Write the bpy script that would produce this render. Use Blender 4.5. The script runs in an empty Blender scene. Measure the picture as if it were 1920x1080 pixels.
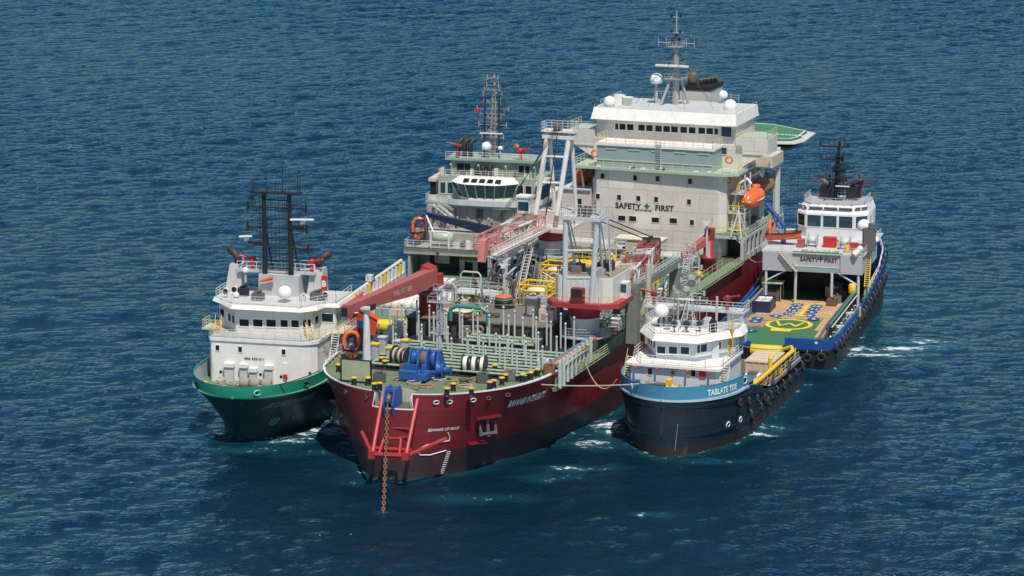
import bpy, math, random
import numpy as np
from mathutils import Vector, Matrix
R = math.radians
scene = bpy.context.scene
COL = scene.collection
rnd = random.Random(7)

# ------------------------------------------------------------------ camera
cam = bpy.data.cameras.new('camera'); cam.sensor_width = 36.0; cam.lens = 108.0
cam.clip_start = 1.0; cam.clip_end = 60000.0
co = bpy.data.objects.new('camera', cam); COL.objects.link(co)
co.location = (0, 0, 100); co.rotation_euler = (R(90 - 11.8), 0, 0)
scene.camera = co
# ------------------------------------------------------------------ light
SUN_EL, SUN_AZ = 62.0, 14.0            # azimuth turned from straight behind the camera towards picture right
sd = Vector((math.cos(R(SUN_EL)) * math.sin(R(SUN_AZ)), -math.cos(R(SUN_EL)) * math.cos(R(SUN_AZ)), math.sin(R(SUN_EL))))
w = bpy.data.worlds.new('World'); scene.world = w; w.use_nodes = True
nt = w.node_tree; bg = nt.nodes['Background']
sk = nt.nodes.new('ShaderNodeTexSky'); sk.sky_type = 'NISHITA'; sk.sun_disc = False
sk.sun_elevation = R(SUN_EL); sk.sun_rotation = R(180 - SUN_AZ); sk.air_density = 1.0; sk.dust_density = 0.3; sk.ozone_density = 3.0
nt.links.new(sk.outputs[0], bg.inputs['Color']); bg.inputs['Strength'].default_value = 0.09
sl = bpy.data.lights.new('sun', 'SUN'); sl.energy = 4.7; sl.angle = R(0.53); sl.color = (1.0, 0.93, 0.83)
so = bpy.data.objects.new('sun', sl); COL.objects.link(so)
so.rotation_euler = sd.to_track_quat('Z', 'Y').to_euler(); so.location = sd * 500
scene.view_settings.view_transform = 'Standard'; scene.view_settings.look = 'None'
scene.view_settings.exposure = 0.0; scene.view_settings.gamma = 1.0

# ------------------------------------------------------------------ materials
MATS = {}
def _new(name):
    m = bpy.data.materials.new(name); m.use_nodes = True
    return m, m.node_tree, m.node_tree.nodes['Principled BSDF']
def noise(nt, scale, detail=4, rough=.6, vec=None, sc=None):
    n = nt.nodes.new('ShaderNodeTexNoise'); n.inputs['Scale'].default_value = scale
    n.inputs['Detail'].default_value = detail; n.inputs['Roughness'].default_value = rough
    if sc:
        mp = nt.nodes.new('ShaderNodeMapping'); mp.inputs['Scale'].default_value = sc
        nt.links.new(vec, mp.inputs[0]); vec = mp.outputs[0]
    if vec: nt.links.new(vec, n.inputs['Vector'])
    return n.outputs['Fac']
def ramp(nt, fac, a, b):
    r = nt.nodes.new('ShaderNodeMapRange'); r.inputs[1].default_value = a; r.inputs[2].default_value = b
    nt.links.new(fac, r.inputs[0]); return r.outputs[0]
def mixc(nt, fac, a, b):
    m = nt.nodes.new('ShaderNodeMix'); m.data_type = 'RGBA'
    for i, x in ((0, fac), (6, a), (7, b)):
        if isinstance(x, (int, float)): m.inputs[i].default_value = x
        elif isinstance(x, tuple): m.inputs[i].default_value = (*x, 1)
        else: nt.links.new(x, m.inputs[i])
    return m.outputs[2]
def paint(name, col, rough=.45, rust=.12, dirt=.25, metal=0.0, bump=.01, rustcol=(.16, .065, .03), plates=None):
    """weathered ship paint: blotchy tone, run-down rust streaks, a slightly wavy plate"""
    if name in MATS: return MATS[name]
    m, nt, b = _new(name); tc = nt.nodes.new('ShaderNodeTexCoord').outputs['Object']
    d = ramp(nt, noise(nt, .7, 6, .65, tc), .35, .75)
    mu = nt.nodes.new('ShaderNodeMath'); mu.operation = 'MULTIPLY'; mu.inputs[1].default_value = dirt
    nt.links.new(d, mu.inputs[0])
    c = mixc(nt, mu.outputs[0], col, tuple(x * .55 + .02 for x in col))
    if rust > 0:
        s = ramp(nt, noise(nt, 1.0, 5, .6, tc, (1.3, 1.3, .16)), .56, .74)
        s2 = ramp(nt, noise(nt, .23, 2, .5, tc), .42, .62)
        m2 = nt.nodes.new('ShaderNodeMath'); m2.operation = 'MULTIPLY'; nt.links.new(s, m2.inputs[0]); nt.links.new(s2, m2.inputs[1])
        m3 = nt.nodes.new('ShaderNodeMath'); m3.operation = 'MULTIPLY'; nt.links.new(m2.outputs[0], m3.inputs[0]); m3.inputs[1].default_value = min(1, rust * 3)
        c = mixc(nt, m3.outputs[0], c, rustcol)
    if plates:      # welded plating: slight tone change from plate to plate and thin dark seams
        sx = nt.nodes.new('ShaderNodeSeparateXYZ'); nt.links.new(tc, sx.inputs[0]); ad = nt.nodes.new('ShaderNodeMath'); nt.links.new(sx.outputs[0], ad.inputs[0]); nt.links.new(sx.outputs[1], ad.inputs[1])
        cb = nt.nodes.new('ShaderNodeCombineXYZ'); nt.links.new(ad.outputs[0], cb.inputs[0]); nt.links.new(sx.outputs[2], cb.inputs[1])
        br = nt.nodes.new('ShaderNodeTexBrick'); nt.links.new(cb.outputs[0], br.inputs['Vector']); br.inputs['Scale'].default_value = 1.0; br.inputs['Brick Width'].default_value = plates[0]; br.inputs['Row Height'].default_value = plates[1]
        br.inputs['Mortar Size'].default_value = .035; br.inputs['Color1'].default_value = (.86, .86, .86, 1); br.inputs['Color2'].default_value = (1.06, 1.06, 1.06, 1); br.inputs['Mortar'].default_value = (.62, .60, .58, 1)
        mm = nt.nodes.new('ShaderNodeMix'); mm.data_type = 'RGBA'; mm.blend_type = 'MULTIPLY'; mm.inputs[0].default_value = 1; nt.links.new(c, mm.inputs[6]); nt.links.new(br.outputs['Color'], mm.inputs[7]); c = mm.outputs[2]
    nt.links.new(c, b.inputs['Base Color'])
    b.inputs['Roughness'].default_value = rough; b.inputs['Metallic'].default_value = metal
    if bump:
        bp = nt.nodes.new('ShaderNodeBump'); bp.inputs['Distance'].default_value = bump; bp.inputs['Strength'].default_value = .6
        nt.links.new(noise(nt, 1.6, 3, .5, tc), bp.inputs['Height']); nt.links.new(bp.outputs[0], b.inputs['Normal'])
    MATS[name] = m; return m
def glass(name, col=(.012, .02, .025)):
    if name in MATS: return MATS[name]
    m, nt, b = _new(name); b.inputs['Base Color'].default_value = (*col, 1); b.inputs['Roughness'].default_value = .06
    MATS[name] = m; return m

WHITE = paint('white_paint', (.80, .78, .73), rust=.16, dirt=.3)
WHITE2 = paint('rusty_white_paint', (.70, .68, .64), rust=.30, dirt=.45)
CREAM = paint('cream_paint', (.62, .575, .53), rust=.06, dirt=.15)
GREY = paint('grey_paint', (.42, .43, .45), rust=.14, dirt=.3)
LGREY = paint('light_grey_paint', (.56, .58, .58), rust=.15, dirt=.3)
DGREY = paint('dark_grey_paint', (.10, .105, .11), rust=.15)
BLACK = paint('black_paint', (.016, .017, .02), rust=.05, dirt=.3)
RED = paint('red_paint', (.36, .032, .035), rust=.08, dirt=.35)
CRANERED = paint('crane_red_paint', (.42, .105, .09), rust=.15, dirt=.45)
BRIGHTRED = paint('bright_red_paint', (.55, .025, .03), rust=.04)
ORANGE = paint('orange_gelcoat', (.78, .15, .03), rough=.35, rust=0, dirt=.25)
YELLOW = paint('yellow_paint', (.78, .52, .02), rust=.10, dirt=.25)
BLUE = paint('machine_blue_paint', (.022, .10, .34), rust=.10, dirt=.3)
GDECK = paint('green_deck_paint', (.11, .20, .13), rough=.7, rust=.22, dirt=.5)
PGREEN = paint('pale_green_paint', (.40, .52, .40), rust=.16, dirt=.3)
MINT = paint('mint_green_paint', (.27, .375, .365), rust=.05, dirt=.2)
TEAL = paint('teal_hose', (.03, .23, .19), rust=.06)
DECKBROWN = paint('worn_steel_deck', (.17, .155, .14), rough=.8, rust=.3, dirt=.5)
WOOD = paint('timber', (.36, .21, .115), rough=.85, rust=0, dirt=.6, bump=.02)
RUBBER = paint('rubber', (.018, .018, .019), rough=.85, rust=0, dirt=.3)
ROPE = paint('rope', (.46, .40, .31), rough=.9, rust=0, dirt=.5, bump=.03)
RUST = paint('rusty_steel', (.20, .09, .05), rough=.85, rust=.3, dirt=.6)
STEEL = paint('bare_steel', (.33, .33, .33), rough=.5, rust=.3, dirt=.4)
TARP = paint('white_sacking', (.78, .77, .73), rough=.9, rust=0, dirt=.35, bump=.05)
BEIGE = paint('beige_paint', (.62, .54, .40), rust=.12, dirt=.3)
BROWNCOVER = paint('brown_canvas', (.26, .15, .075), rough=.9, rust=0, dirt=.4)
GLASS = glass('dark_window_glass')
GLASSB = glass('blue_tinted_glass', (.02, .06, .085))

# ------------------------------------------------------------------ mesh helper
class MB:
    """collects faces and links them as ONE mesh object"""
    def __init__(s, mat=None): s.v = []; s.f = []; s.mi = []; s.mats = []; s.cur = 0; s.sm = []; s.smooth = False; mat and s.use(mat)
    def use(s, m):
        if m not in s.mats: s.mats.append(m)
        s.cur = s.mats.index(m); return s
    def add(s, vs, fs):
        o = len(s.v); s.v += [tuple(p) for p in vs]
        for f in fs: s.f.append([o + i for i in f]); s.mi.append(s.cur); s.sm.append(s.smooth)
        return s
    def quad(s, a, b, c, d): return s.add((a, b, c, d), ((0, 1, 2, 3),))
    def box(s, x0, x1, y0, y1, z0, z1):
        return s.add([(x0, y0, z0), (x1, y0, z0), (x1, y1, z0), (x0, y1, z0), (x0, y0, z1), (x1, y0, z1), (x1, y1, z1), (x0, y1, z1)],
                     ((3, 2, 1, 0), (4, 5, 6, 7), (0, 1, 5, 4), (1, 2, 6, 5), (2, 3, 7, 6), (3, 0, 4, 7)))
    def bbox(s, cx, cy, cz, sx, sy, sz, rz=0, bev=0.0):
        """box centred in plan, standing on cz, turned rz; bev chamfers its upright edges"""
        b = bev; hx, hy = sx / 2, sy / 2
        p = [(-hx, -hy), (hx, -hy), (hx, hy), (-hx, hy)] if not b else [(-hx + b, -hy), (hx - b, -hy), (hx, -hy + b), (hx, hy - b), (hx - b, hy), (-hx + b, hy), (-hx, hy - b), (-hx, -hy + b)]
        c, q = math.cos(rz), math.sin(rz)
        return s.prism([(cx + x * c - y * q, cy + x * q + y * c) for x, y in p], cz, cz + sz)
    def prism(s, poly, z0, z1, top=None):
        """poly counter-clockwise from above; top = other outline for the upper face"""
        n = len(poly); t = top or poly
        za = z0 if callable(z0) else (lambda x, y: z0); zb = z1 if callable(z1) else (lambda x, y: z1)
        vs = [(x, y, za(x, y)) for x, y in poly] + [(x, y, zb(x, y)) for x, y in t]
        return s.add(vs, [tuple(range(n))[::-1], tuple(range(n, 2 * n))] + [(i, (i + 1) % n, n + (i + 1) % n, n + i) for i in range(n)])
    def prismy(s, poly, y0, y1):
        """outline in x,z pulled along y"""
        n = len(poly); vs = [(x, y0, z) for x, z in poly] + [(x, y1, z) for x, z in poly]
        return s.add(vs, [tuple(range(n)), tuple(range(n, 2 * n))[::-1]] + [(n + i, n + (i + 1) % n, (i + 1) % n, i) for i in range(n)])
    def prismx(s, poly, x0, x1):
        n = len(poly); vs = [(x0, y, z) for y, z in poly] + [(x1, y, z) for y, z in poly]
        return s.add(vs, [tuple(range(n))[::-1], tuple(range(n, 2 * n))] + [(i, (i + 1) % n, n + (i + 1) % n, n + i) for i in range(n)])
    def tube(s, p0, p1, r, n=6, r1=None, cap=True):
        p0, p1 = Vector(p0), Vector(p1); d = p1 - p0
        if d.length < 1e-6: return s
        d.normalize(); a = d.orthogonal().normalized(); b = d.cross(a); r1 = r if r1 is None else r1
        vs = []
        for p, q in ((p0, r), (p1, r1)):
            for i in range(n):
                t = 2 * math.pi * i / n; vs.append(p + a * (q * math.cos(t)) + b * (q * math.sin(t)))
        fs = [(i, (i + 1) % n, n + (i + 1) % n, n + i) for i in range(n)]
        if cap: fs += [tuple(range(n))[::-1], tuple(range(n, 2 * n))]
        return s.add(vs, fs)
    def path(s, pts, r, n=6, closed=False):
        pts = [Vector(p) for p in pts]; m = len(pts); vs = []; up = None
        for i in range(m):
            a = pts[(i - 1) % m] if closed or i else pts[0]; b = pts[(i + 1) % m] if closed or i < m - 1 else pts[-1]
            d = (b - a).normalized()
            if up is None: up = d.orthogonal().normalized()
            up = (up - d * up.dot(d)).normalized(); q = d.cross(up)
            for k in range(n):
                t = 2 * math.pi * k / n; vs.append(pts[i] + up * (r * math.cos(t)) + q * (r * math.sin(t)))
        fs = []
        for i in range(m if closed else m - 1):
            j = (i + 1) % m
            for k in range(n): fs.append((i * n + k, i * n + (k + 1) % n, j * n + (k + 1) % n, j * n + k))
        if not closed: fs += [tuple(range(n))[::-1], tuple(range((m - 1) * n, m * n))]
        return s.add(vs, fs)
    def lathe(s, prof, c=(0, 0, 0), n=16, axis='z', smooth=True):
        """prof: (radius, height) pairs, bottom to top"""
        vs = []; m = len(prof); sm = s.smooth; s.smooth = smooth
        for r, h in prof:
            for k in range(n):
                t = 2 * math.pi * k / n; a, b = r * math.cos(t), r * math.sin(t)
                p = (a, b, h) if axis == 'z' else ((h, a, b) if axis == 'x' else (b, h, a))
                vs.append((c[0] + p[0], c[1] + p[1], c[2] + p[2]))
        fs = [(i * n + k, i * n + (k + 1) % n, (i + 1) * n + (k + 1) % n, (i + 1) * n + k) for i in range(m - 1) for k in range(n)]
        s.add(vs, fs); s.smooth = False
        o = len(s.v) - m * n
        s.f.append([o + k for k in range(n)][::-1]); s.mi.append(s.cur); s.sm.append(False)
        s.f.append([o + (m - 1) * n + k for k in range(n)]); s.mi.append(s.cur); s.sm.append(False)
        s.smooth = sm; return s
    def dome(s, c, r, n=16, skirt=.5):
        pr = [(r * .82, -r * skirt - r * .25), (r * .97, -r * skirt)] + [(r * math.cos(t), r * math.sin(t)) for t in [i * math.pi / 14 for i in range(7)]] + [(r * .05, r)]
        return s.lathe(pr, c, n)
    def rail(s, pts, h=1.05, r=.03, nr=3, step=1.6, closed=False):
        """guard rail with stanchions along a polyline"""
        pts = [Vector(p) for p in pts] + ([Vector(pts[0])] if closed else [])
        for a, b in zip(pts, pts[1:]):
            L = (b - a).length
            if L < 1e-3: continue
            for k in range(nr):
                z = h * (k + 1) / nr; s.tube(a + Vector((0, 0, z)), b + Vector((0, 0, z)), r if k == nr - 1 else r * .8, 4, cap=False)
            m = max(1, round(L / step))
            for i in range(m + 1):
                p = a.lerp(b, i / m); s.tube(p, p + Vector((0, 0, h)), r, 4)
        return s
    def stair(s, p0, p1, wid, side, n=None, rail=True):
        """inclined ladder from p0 (low) to p1; side = unit vector across the treads"""
        p0, p1, q = Vector(p0), Vector(p1), Vector(side) * (wid / 2); n = n or max(3, int(abs(p1.z - p0.z) / .28))
        for t in (-1, 1):
            s.tube(p0 + q * t, p1 + q * t, .07, 4)
            if rail: s.tube(p0 + q * t + Vector((0, 0, .95)), p1 + q * t + Vector((0, 0, .95)), .035, 4)
        d = (p1 - p0); h = Vector((d.x, d.y, 0)); h = h.normalized() * .14 if h.length > .01 else Vector((.1, 0, 0))
        for i in range(n):
            c = p0.lerp(p1, (i + .5) / n)
            s.add([c - q - h, c + q - h, c + q + h, c - q + h, c - q - h + Vector((0, 0, .05)), c + q - h + Vector((0, 0, .05)), c + q + h + Vector((0, 0, .05)), c - q + h + Vector((0, 0, .05))],
                  ((0, 3, 2, 1), (4, 5, 6, 7), (0, 1, 5, 4), (1, 2, 6, 5), (2, 3, 7, 6), (3, 0, 4, 7)))
        return s
    def truss(s, p0, p1, w0, h0, w1, h1, n, rc, rb, up=(0, 0, 1)):
        """four-chord lattice boom"""
        p0, p1 = Vector(p0), Vector(p1); d = (p1 - p0).normalized(); q = d.cross(Vector(up)).normalized(); u = q.cross(d)
        def sec(i):
            t = i / n; c = p0.lerp(p1, t); w_ = (w0 + (w1 - w0) * t) / 2; h_ = (h0 + (h1 - h0) * t) / 2
            return [c + q * w_ + u * h_, c - q * w_ + u * h_, c - q * w_ - u * h_, c + q * w_ - u * h_]
        S = [sec(i) for i in range(n + 1)]
        for k in range(4): s.path([S[i][k] for i in range(n + 1)], rc, 6)
        for i in range(n + 1):
            for k in range(4): s.tube(S[i][k], S[i][(k + 1) % 4], rb, 4)
        for i in range(n):
            for k in range(4):
                if (i + k) % 2: s.tube(S[i][k], S[i + 1][(k + 1) % 4], rb, 4)
                else: s.tube(S[i][(k + 1) % 4], S[i + 1][k], rb, 4)
        return s
    def build(s, name, parent=None, loc=None, rz=None, label=None):
        me = bpy.data.meshes.new(name)
        me.from_pydata(s.v, [], s.f)
        for m in s.mats: me.materials.append(m)
        me.polygons.foreach_set('material_index', s.mi); me.polygons.foreach_set('use_smooth', s.sm)
        import bmesh
        bm = bmesh.new(); bm.from_mesh(me); bmesh.ops.recalc_face_normals(bm, faces=bm.faces); bm.to_mesh(me); bm.free()
        o = bpy.data.objects.new(name, me); COL.objects.link(o)
        if parent: o.parent = parent
        if loc: o.location = loc
        if rz is not None: o.rotation_euler = (0, 0, rz)
        if label: o['label'] = label
        return o
def tag(o, label, cat, group=None):
    o['label'] = label; o['category'] = cat
    if group: o['group'] = group
    return o
class Ship:
    """local frame: x towards the camera end, y towards picture right, z up from the waterline"""
    def __init__(s, name, ox, oy, deg, label):
        s.a = R(-90 - deg); s.o = Vector((ox, oy, 0))
        s.e = bpy.data.objects.new(name, None); COL.objects.link(s.e); s.e.location = s.o; s.e.rotation_euler = (0, 0, s.a)
        tag(s.e, label, 'ship')
    def w(s, x, y, z=0):
        c, q = math.cos(s.a), math.sin(s.a)
        return Vector((s.o.x + x * c - y * q, s.o.y + x * q + y * c, z))
    def at(s, u, v, ax, val):
        """measure: the point of the photo's line of sight (u, v) that lies on the plane ax = val of this ship"""
        th = R(11.8); a, b = (u - 960) / 5760, (540 - v) / 5760; c, q = math.cos(th), math.sin(th)
        d = Vector((a, c + b * q, b * c - q)); m = Matrix.Rotation(-s.a, 3, 'Z')
        o = m @ (Vector((0, 0, 100)) - s.o); d = m @ d; i = 'xyz'.index(ax); t = (val - o[i]) / d[i]
        return o + d * t
    def thing(s, name, x, y, z, label, cat, rz=0, group=None):
        e = bpy.data.objects.new(name, None); COL.objects.link(e); e.location = s.w(x, y, z); e.rotation_euler = (0, 0, s.a + rz)
        return tag(e, label, cat, group)
    def solo(s, mb, name, x, y, z, label, cat, rz=0, group=None):
        o = mb.build(name); o.location = s.w(x, y, z); o.rotation_euler = (0, 0, s.a + rz)
        return tag(o, label, cat, group)
def copy_thing(o, loc, rz, label=None):
    c = o.copy(); COL.objects.link(c); c.location = loc; c.rotation_euler = (0, 0, rz)
    if label: c['label'] = label
    for ch in o.children:
        d = ch.copy(); COL.objects.link(d); d.parent = c
        for g in ch.children:
            k = g.copy(); COL.objects.link(k); k.parent = d
    return c
def lerp(a, b, t): return a + (b - a) * t
class Hull:
    def __init__(s, B, xs, Lw, Ld, zd, xend, pw=1.7, pd=2.2, rake=0.0, bend=None, flip=False, q=2.0, cut=0.0):
        s.__dict__.update(locals()); s.bend = bend or (lambda x: 1.0)
    def stem(s, z): h = max(0., min(1.0, z / s.zd)); return s.xs + s.rake * h ** 1.5
    def half(s, x, z, e=0.0):
        h = max(0., min(1.0, z / s.zd)); Le = lerp(s.Lw, s.Ld, h ** .8); p = lerp(s.pw, s.pd, h)
        u = max(0., min(1., (s.stem(z) - x) / Le))
        return max(0, (s.B - s.cut * (1 - h) + e) * (1 - (1 - u) ** p) ** (1 / s.q) * s.bend(x))
    def st(s, z, n=44, xend=None, e=0.0, xfrom=None):
        h = max(0., min(1.0, z / s.zd)); Le = lerp(s.Lw, s.Ld, h ** .8); x0 = s.stem(z); out = []
        xe = s.xend if xend is None else xend
        for i in range(n):
            t = i / (n - 1)
            if t < .7:
                u = 1 - math.cos(t / .7 * math.pi / 2) if s.q == 2 else (t / .7) ** 2
                x = x0 - Le * u
            else: x = lerp(x0 - Le, xe, (t - .7) / .3)
            out.append((max(x, xe), t))
        return out
    def ring(s, z, n=44, xend=None, e=0.0):
        """closed run right side stern -> stem -> left side stern; z may be a function of x"""
        zf = z if callable(z) else (lambda x: z); z0 = zf(s.xs)
        pts = []
        for x, t in s.st(z0, n, xend):
            zz = zf(x); pts.append((x + (e if t == 0 else 0), s.half(x, zz, e), zz))
        return [(x, y, zz) for x, y, zz in pts[::-1]] + [(x, -y, zz) for x, y, zz in pts[1:]]
    def shell(s, mb, zs, n=44, xend=None, e=0.0, close=False, smooth=True):
        rs = [s.ring(z, n, xend, e) for z in zs]; m = len(rs[0]); vs = [p for r in rs for p in r]
        mb.smooth = smooth
        mb.add(vs, [(i * m + k, i * m + k + 1, (i + 1) * m + k + 1, (i + 1) * m + k) for i in range(len(rs) - 1) for k in range(m - 1)])
        mb.smooth = False
        if close: mb.add(vs, [(i * m, (i + 1) * m, (i + 1) * m + m - 1, i * m + m - 1) for i in range(len(rs) - 1)])
        return mb
    def deck(s, mb, z, n=44, xend=None, e=-.02, x0=None):
        r = s.ring(z, n, xend, e); m = len(r); h = m // 2
        mb.add(r, [(i, i + 1, m - 2 - i, m - 1 - i) for i in range(h)]); return mb
    def rim(s, mb, z, w, t, n=44, xend=None, e=0.0):
        """flat strip w wide and t thick along the edge at height z"""
        zf = z if callable(z) else (lambda x: z); zt = lambda x: zf(x) + t
        a, b, c, d = s.ring(z, n, xend, e), s.ring(z, n, xend, e - w), s.ring(zt, n, xend, e), s.ring(zt, n, xend, e - w)
        m = len(a); vs = a + b + c + d
        b2 = [(x - (w if abs(y) < .05 else 0), y, zz) for x, y, zz in b]
        mb.add(vs, [(q * m + k, q * m + k + 1, p * m + k + 1, p * m + k) for q, p in ((0, 2), (2, 3), (3, 1), (1, 0)) for k in range(m - 1)]); return mb
    def run(s, z, side, xa, xb, n=40, e=.0):
        """points along the skin at height z between two x"""
        return [(x, side * s.half(x, z, e), z) for x in [lerp(xa, xb, i / (n - 1)) for i in range(n)]]
def text_mesh(body, size, mat, name, bold=0.0, shear=0.0, extrude=0.0, align='LEFT', space=1.0):
    cu = bpy.data.curves.new('lettering', 'FONT'); cu.body = body; cu.size = size; cu.shear = shear; cu.extrude = extrude; cu.offset = bold; cu.align_x = align; cu.space_character = space
    cu.resolution_u = 3
    o = bpy.data.objects.new('lettering', cu); COL.objects.link(o)
    me = bpy.data.meshes.new_from_object(o.evaluated_get(bpy.context.evaluated_depsgraph_get()))
    bpy.data.objects.remove(o); bpy.data.curves.remove(cu)
    me.name = name; me.materials.clear(); me.materials.append(mat); return me
def lettering(parent, body, size, mat, o, ux, uz, name='lettering', bold=.0, align='CENTER', space=1.0, shear=0.0):
    """flat painted words: origin o, text runs along ux with letters standing along uz (local to parent)"""
    me = text_mesh(body, size, mat, name, bold=bold, align=align, space=space, shear=shear); o, ux, uz = Vector(o), Vector(ux).normalized(), Vector(uz).normalized()
    for v in me.vertices: v.co = o + ux * v.co.x + uz * v.co.y
    ob = bpy.data.objects.new(name, me); COL.objects.link(ob); ob.parent = parent; return ob
def hull_lettering(parent, hull, body, size, mat, x, z, side, name='name_lettering', bold=.02, shear=0.25, slope=0.0, e=.04, ysc=1.0, xsc=1.0):
    """words wrapped on the ship's skin, starting at x and running aft"""
    me = text_mesh(body, size, mat, name, bold=bold, shear=shear)
    import bmesh
    bm = bmesh.new(); bm.from_mesh(me)
    bmesh.ops.triangulate(bm, faces=bm.faces); bmesh.ops.subdivide_edges(bm, edges=[ed for ed in bm.edges if ed.calc_length() > .35], cuts=2); bm.to_mesh(me); bm.free()
    for v in me.vertices: v.co.x *= xsc
    P = [(x, hull.half(x, z))]; S = [0.]
    xx = x
    while S[-1] < 40 and xx > hull.xend:
        xx -= .1; p = (xx, hull.half(xx, z)); S.append(S[-1] + math.hypot(p[0] - P[-1][0], p[1] - P[-1][1])); P.append(p)
    for v in me.vertices:
        sx = float(np.interp(max(0, v.co.x), S, [p[0] for p in P])) + min(0, v.co.x) * -.5
        zz = z + v.co.y * ysc + slope * v.co.x
        y = hull.half(sx, zz)
        nx = -(hull.half(sx + .1, zz) - hull.half(sx - .1, zz)) / .2; L = math.hypot(1, nx)
        nz = -(hull.half(sx, zz + .1) - hull.half(sx, zz - .1)) / .2
        v.co = (sx + e * nx / L, side * (y + e / L), zz + e * nz / L)
    ob = bpy.data.objects.new(name, me); COL.objects.link(ob); ob.parent = parent; return ob
def window(parent, c, w, h, n, glassm=None, frame=None, name='window', up=(0, 0, 1), fr=.09):
    """one window: frame standing proud of the wall and its pane; c centre, n outward normal"""
    c, n, up = Vector(c), Vector(n).normalized(), Vector(up)
    q = up.cross(n).normalized(); u = n.cross(q)
    m = MB(glassm or GLASS); P = lambda a, b, d: c + q * a + u * b + n * d
    m.quad(P(-w / 2, -h / 2, .03), P(w / 2, -h / 2, .03), P(w / 2, h / 2, .03), P(-w / 2, h / 2, .03))
    if frame:
        m.use(frame)
        for a0, a1, b0, b1 in ((-w / 2 - fr, -w / 2, -h / 2 - fr, h / 2 + fr), (w / 2, w / 2 + fr, -h / 2 - fr, h / 2 + fr), (-w / 2, w / 2, h / 2, h / 2 + fr), (-w / 2, w / 2, -h / 2 - fr, -h / 2)):
            m.add([P(a0, b0, 0), P(a1, b0, 0), P(a1, b1, 0), P(a0, b1, 0), P(a0, b0, .07), P(a1, b0, .07), P(a1, b1, .07), P(a0, b1, .07)],
                  ((4, 5, 6, 7), (0, 1, 5, 4), (1, 2, 6, 5), (2, 3, 7, 6), (3, 0, 4, 7)))
    return m.build(name, parent)
def wall_windows(parent, p0, p1, zc, h, specs, frame=None, glassm=None, lean=0.0, off=0.0):
    """windows on the upright wall running p0 -> p1 (outside lies on the right hand of that run seen from above)"""
    a, b = Vector((*p0, 0)), Vector((*p1, 0)); d = (b - a); L = d.length; d.normalize(); n = Vector((d.y, -d.x, 0))
    up = (Vector((0, 0, 1)) + n * lean).normalized(); nn = (n - Vector((0, 0, 1)) * lean).normalized()
    for t, w in specs:
        c = a + d * (L * t) + Vector((0, 0, zc)) + n * off
        window(parent, c, w, h, nn, glassm, frame, up=up)
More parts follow.
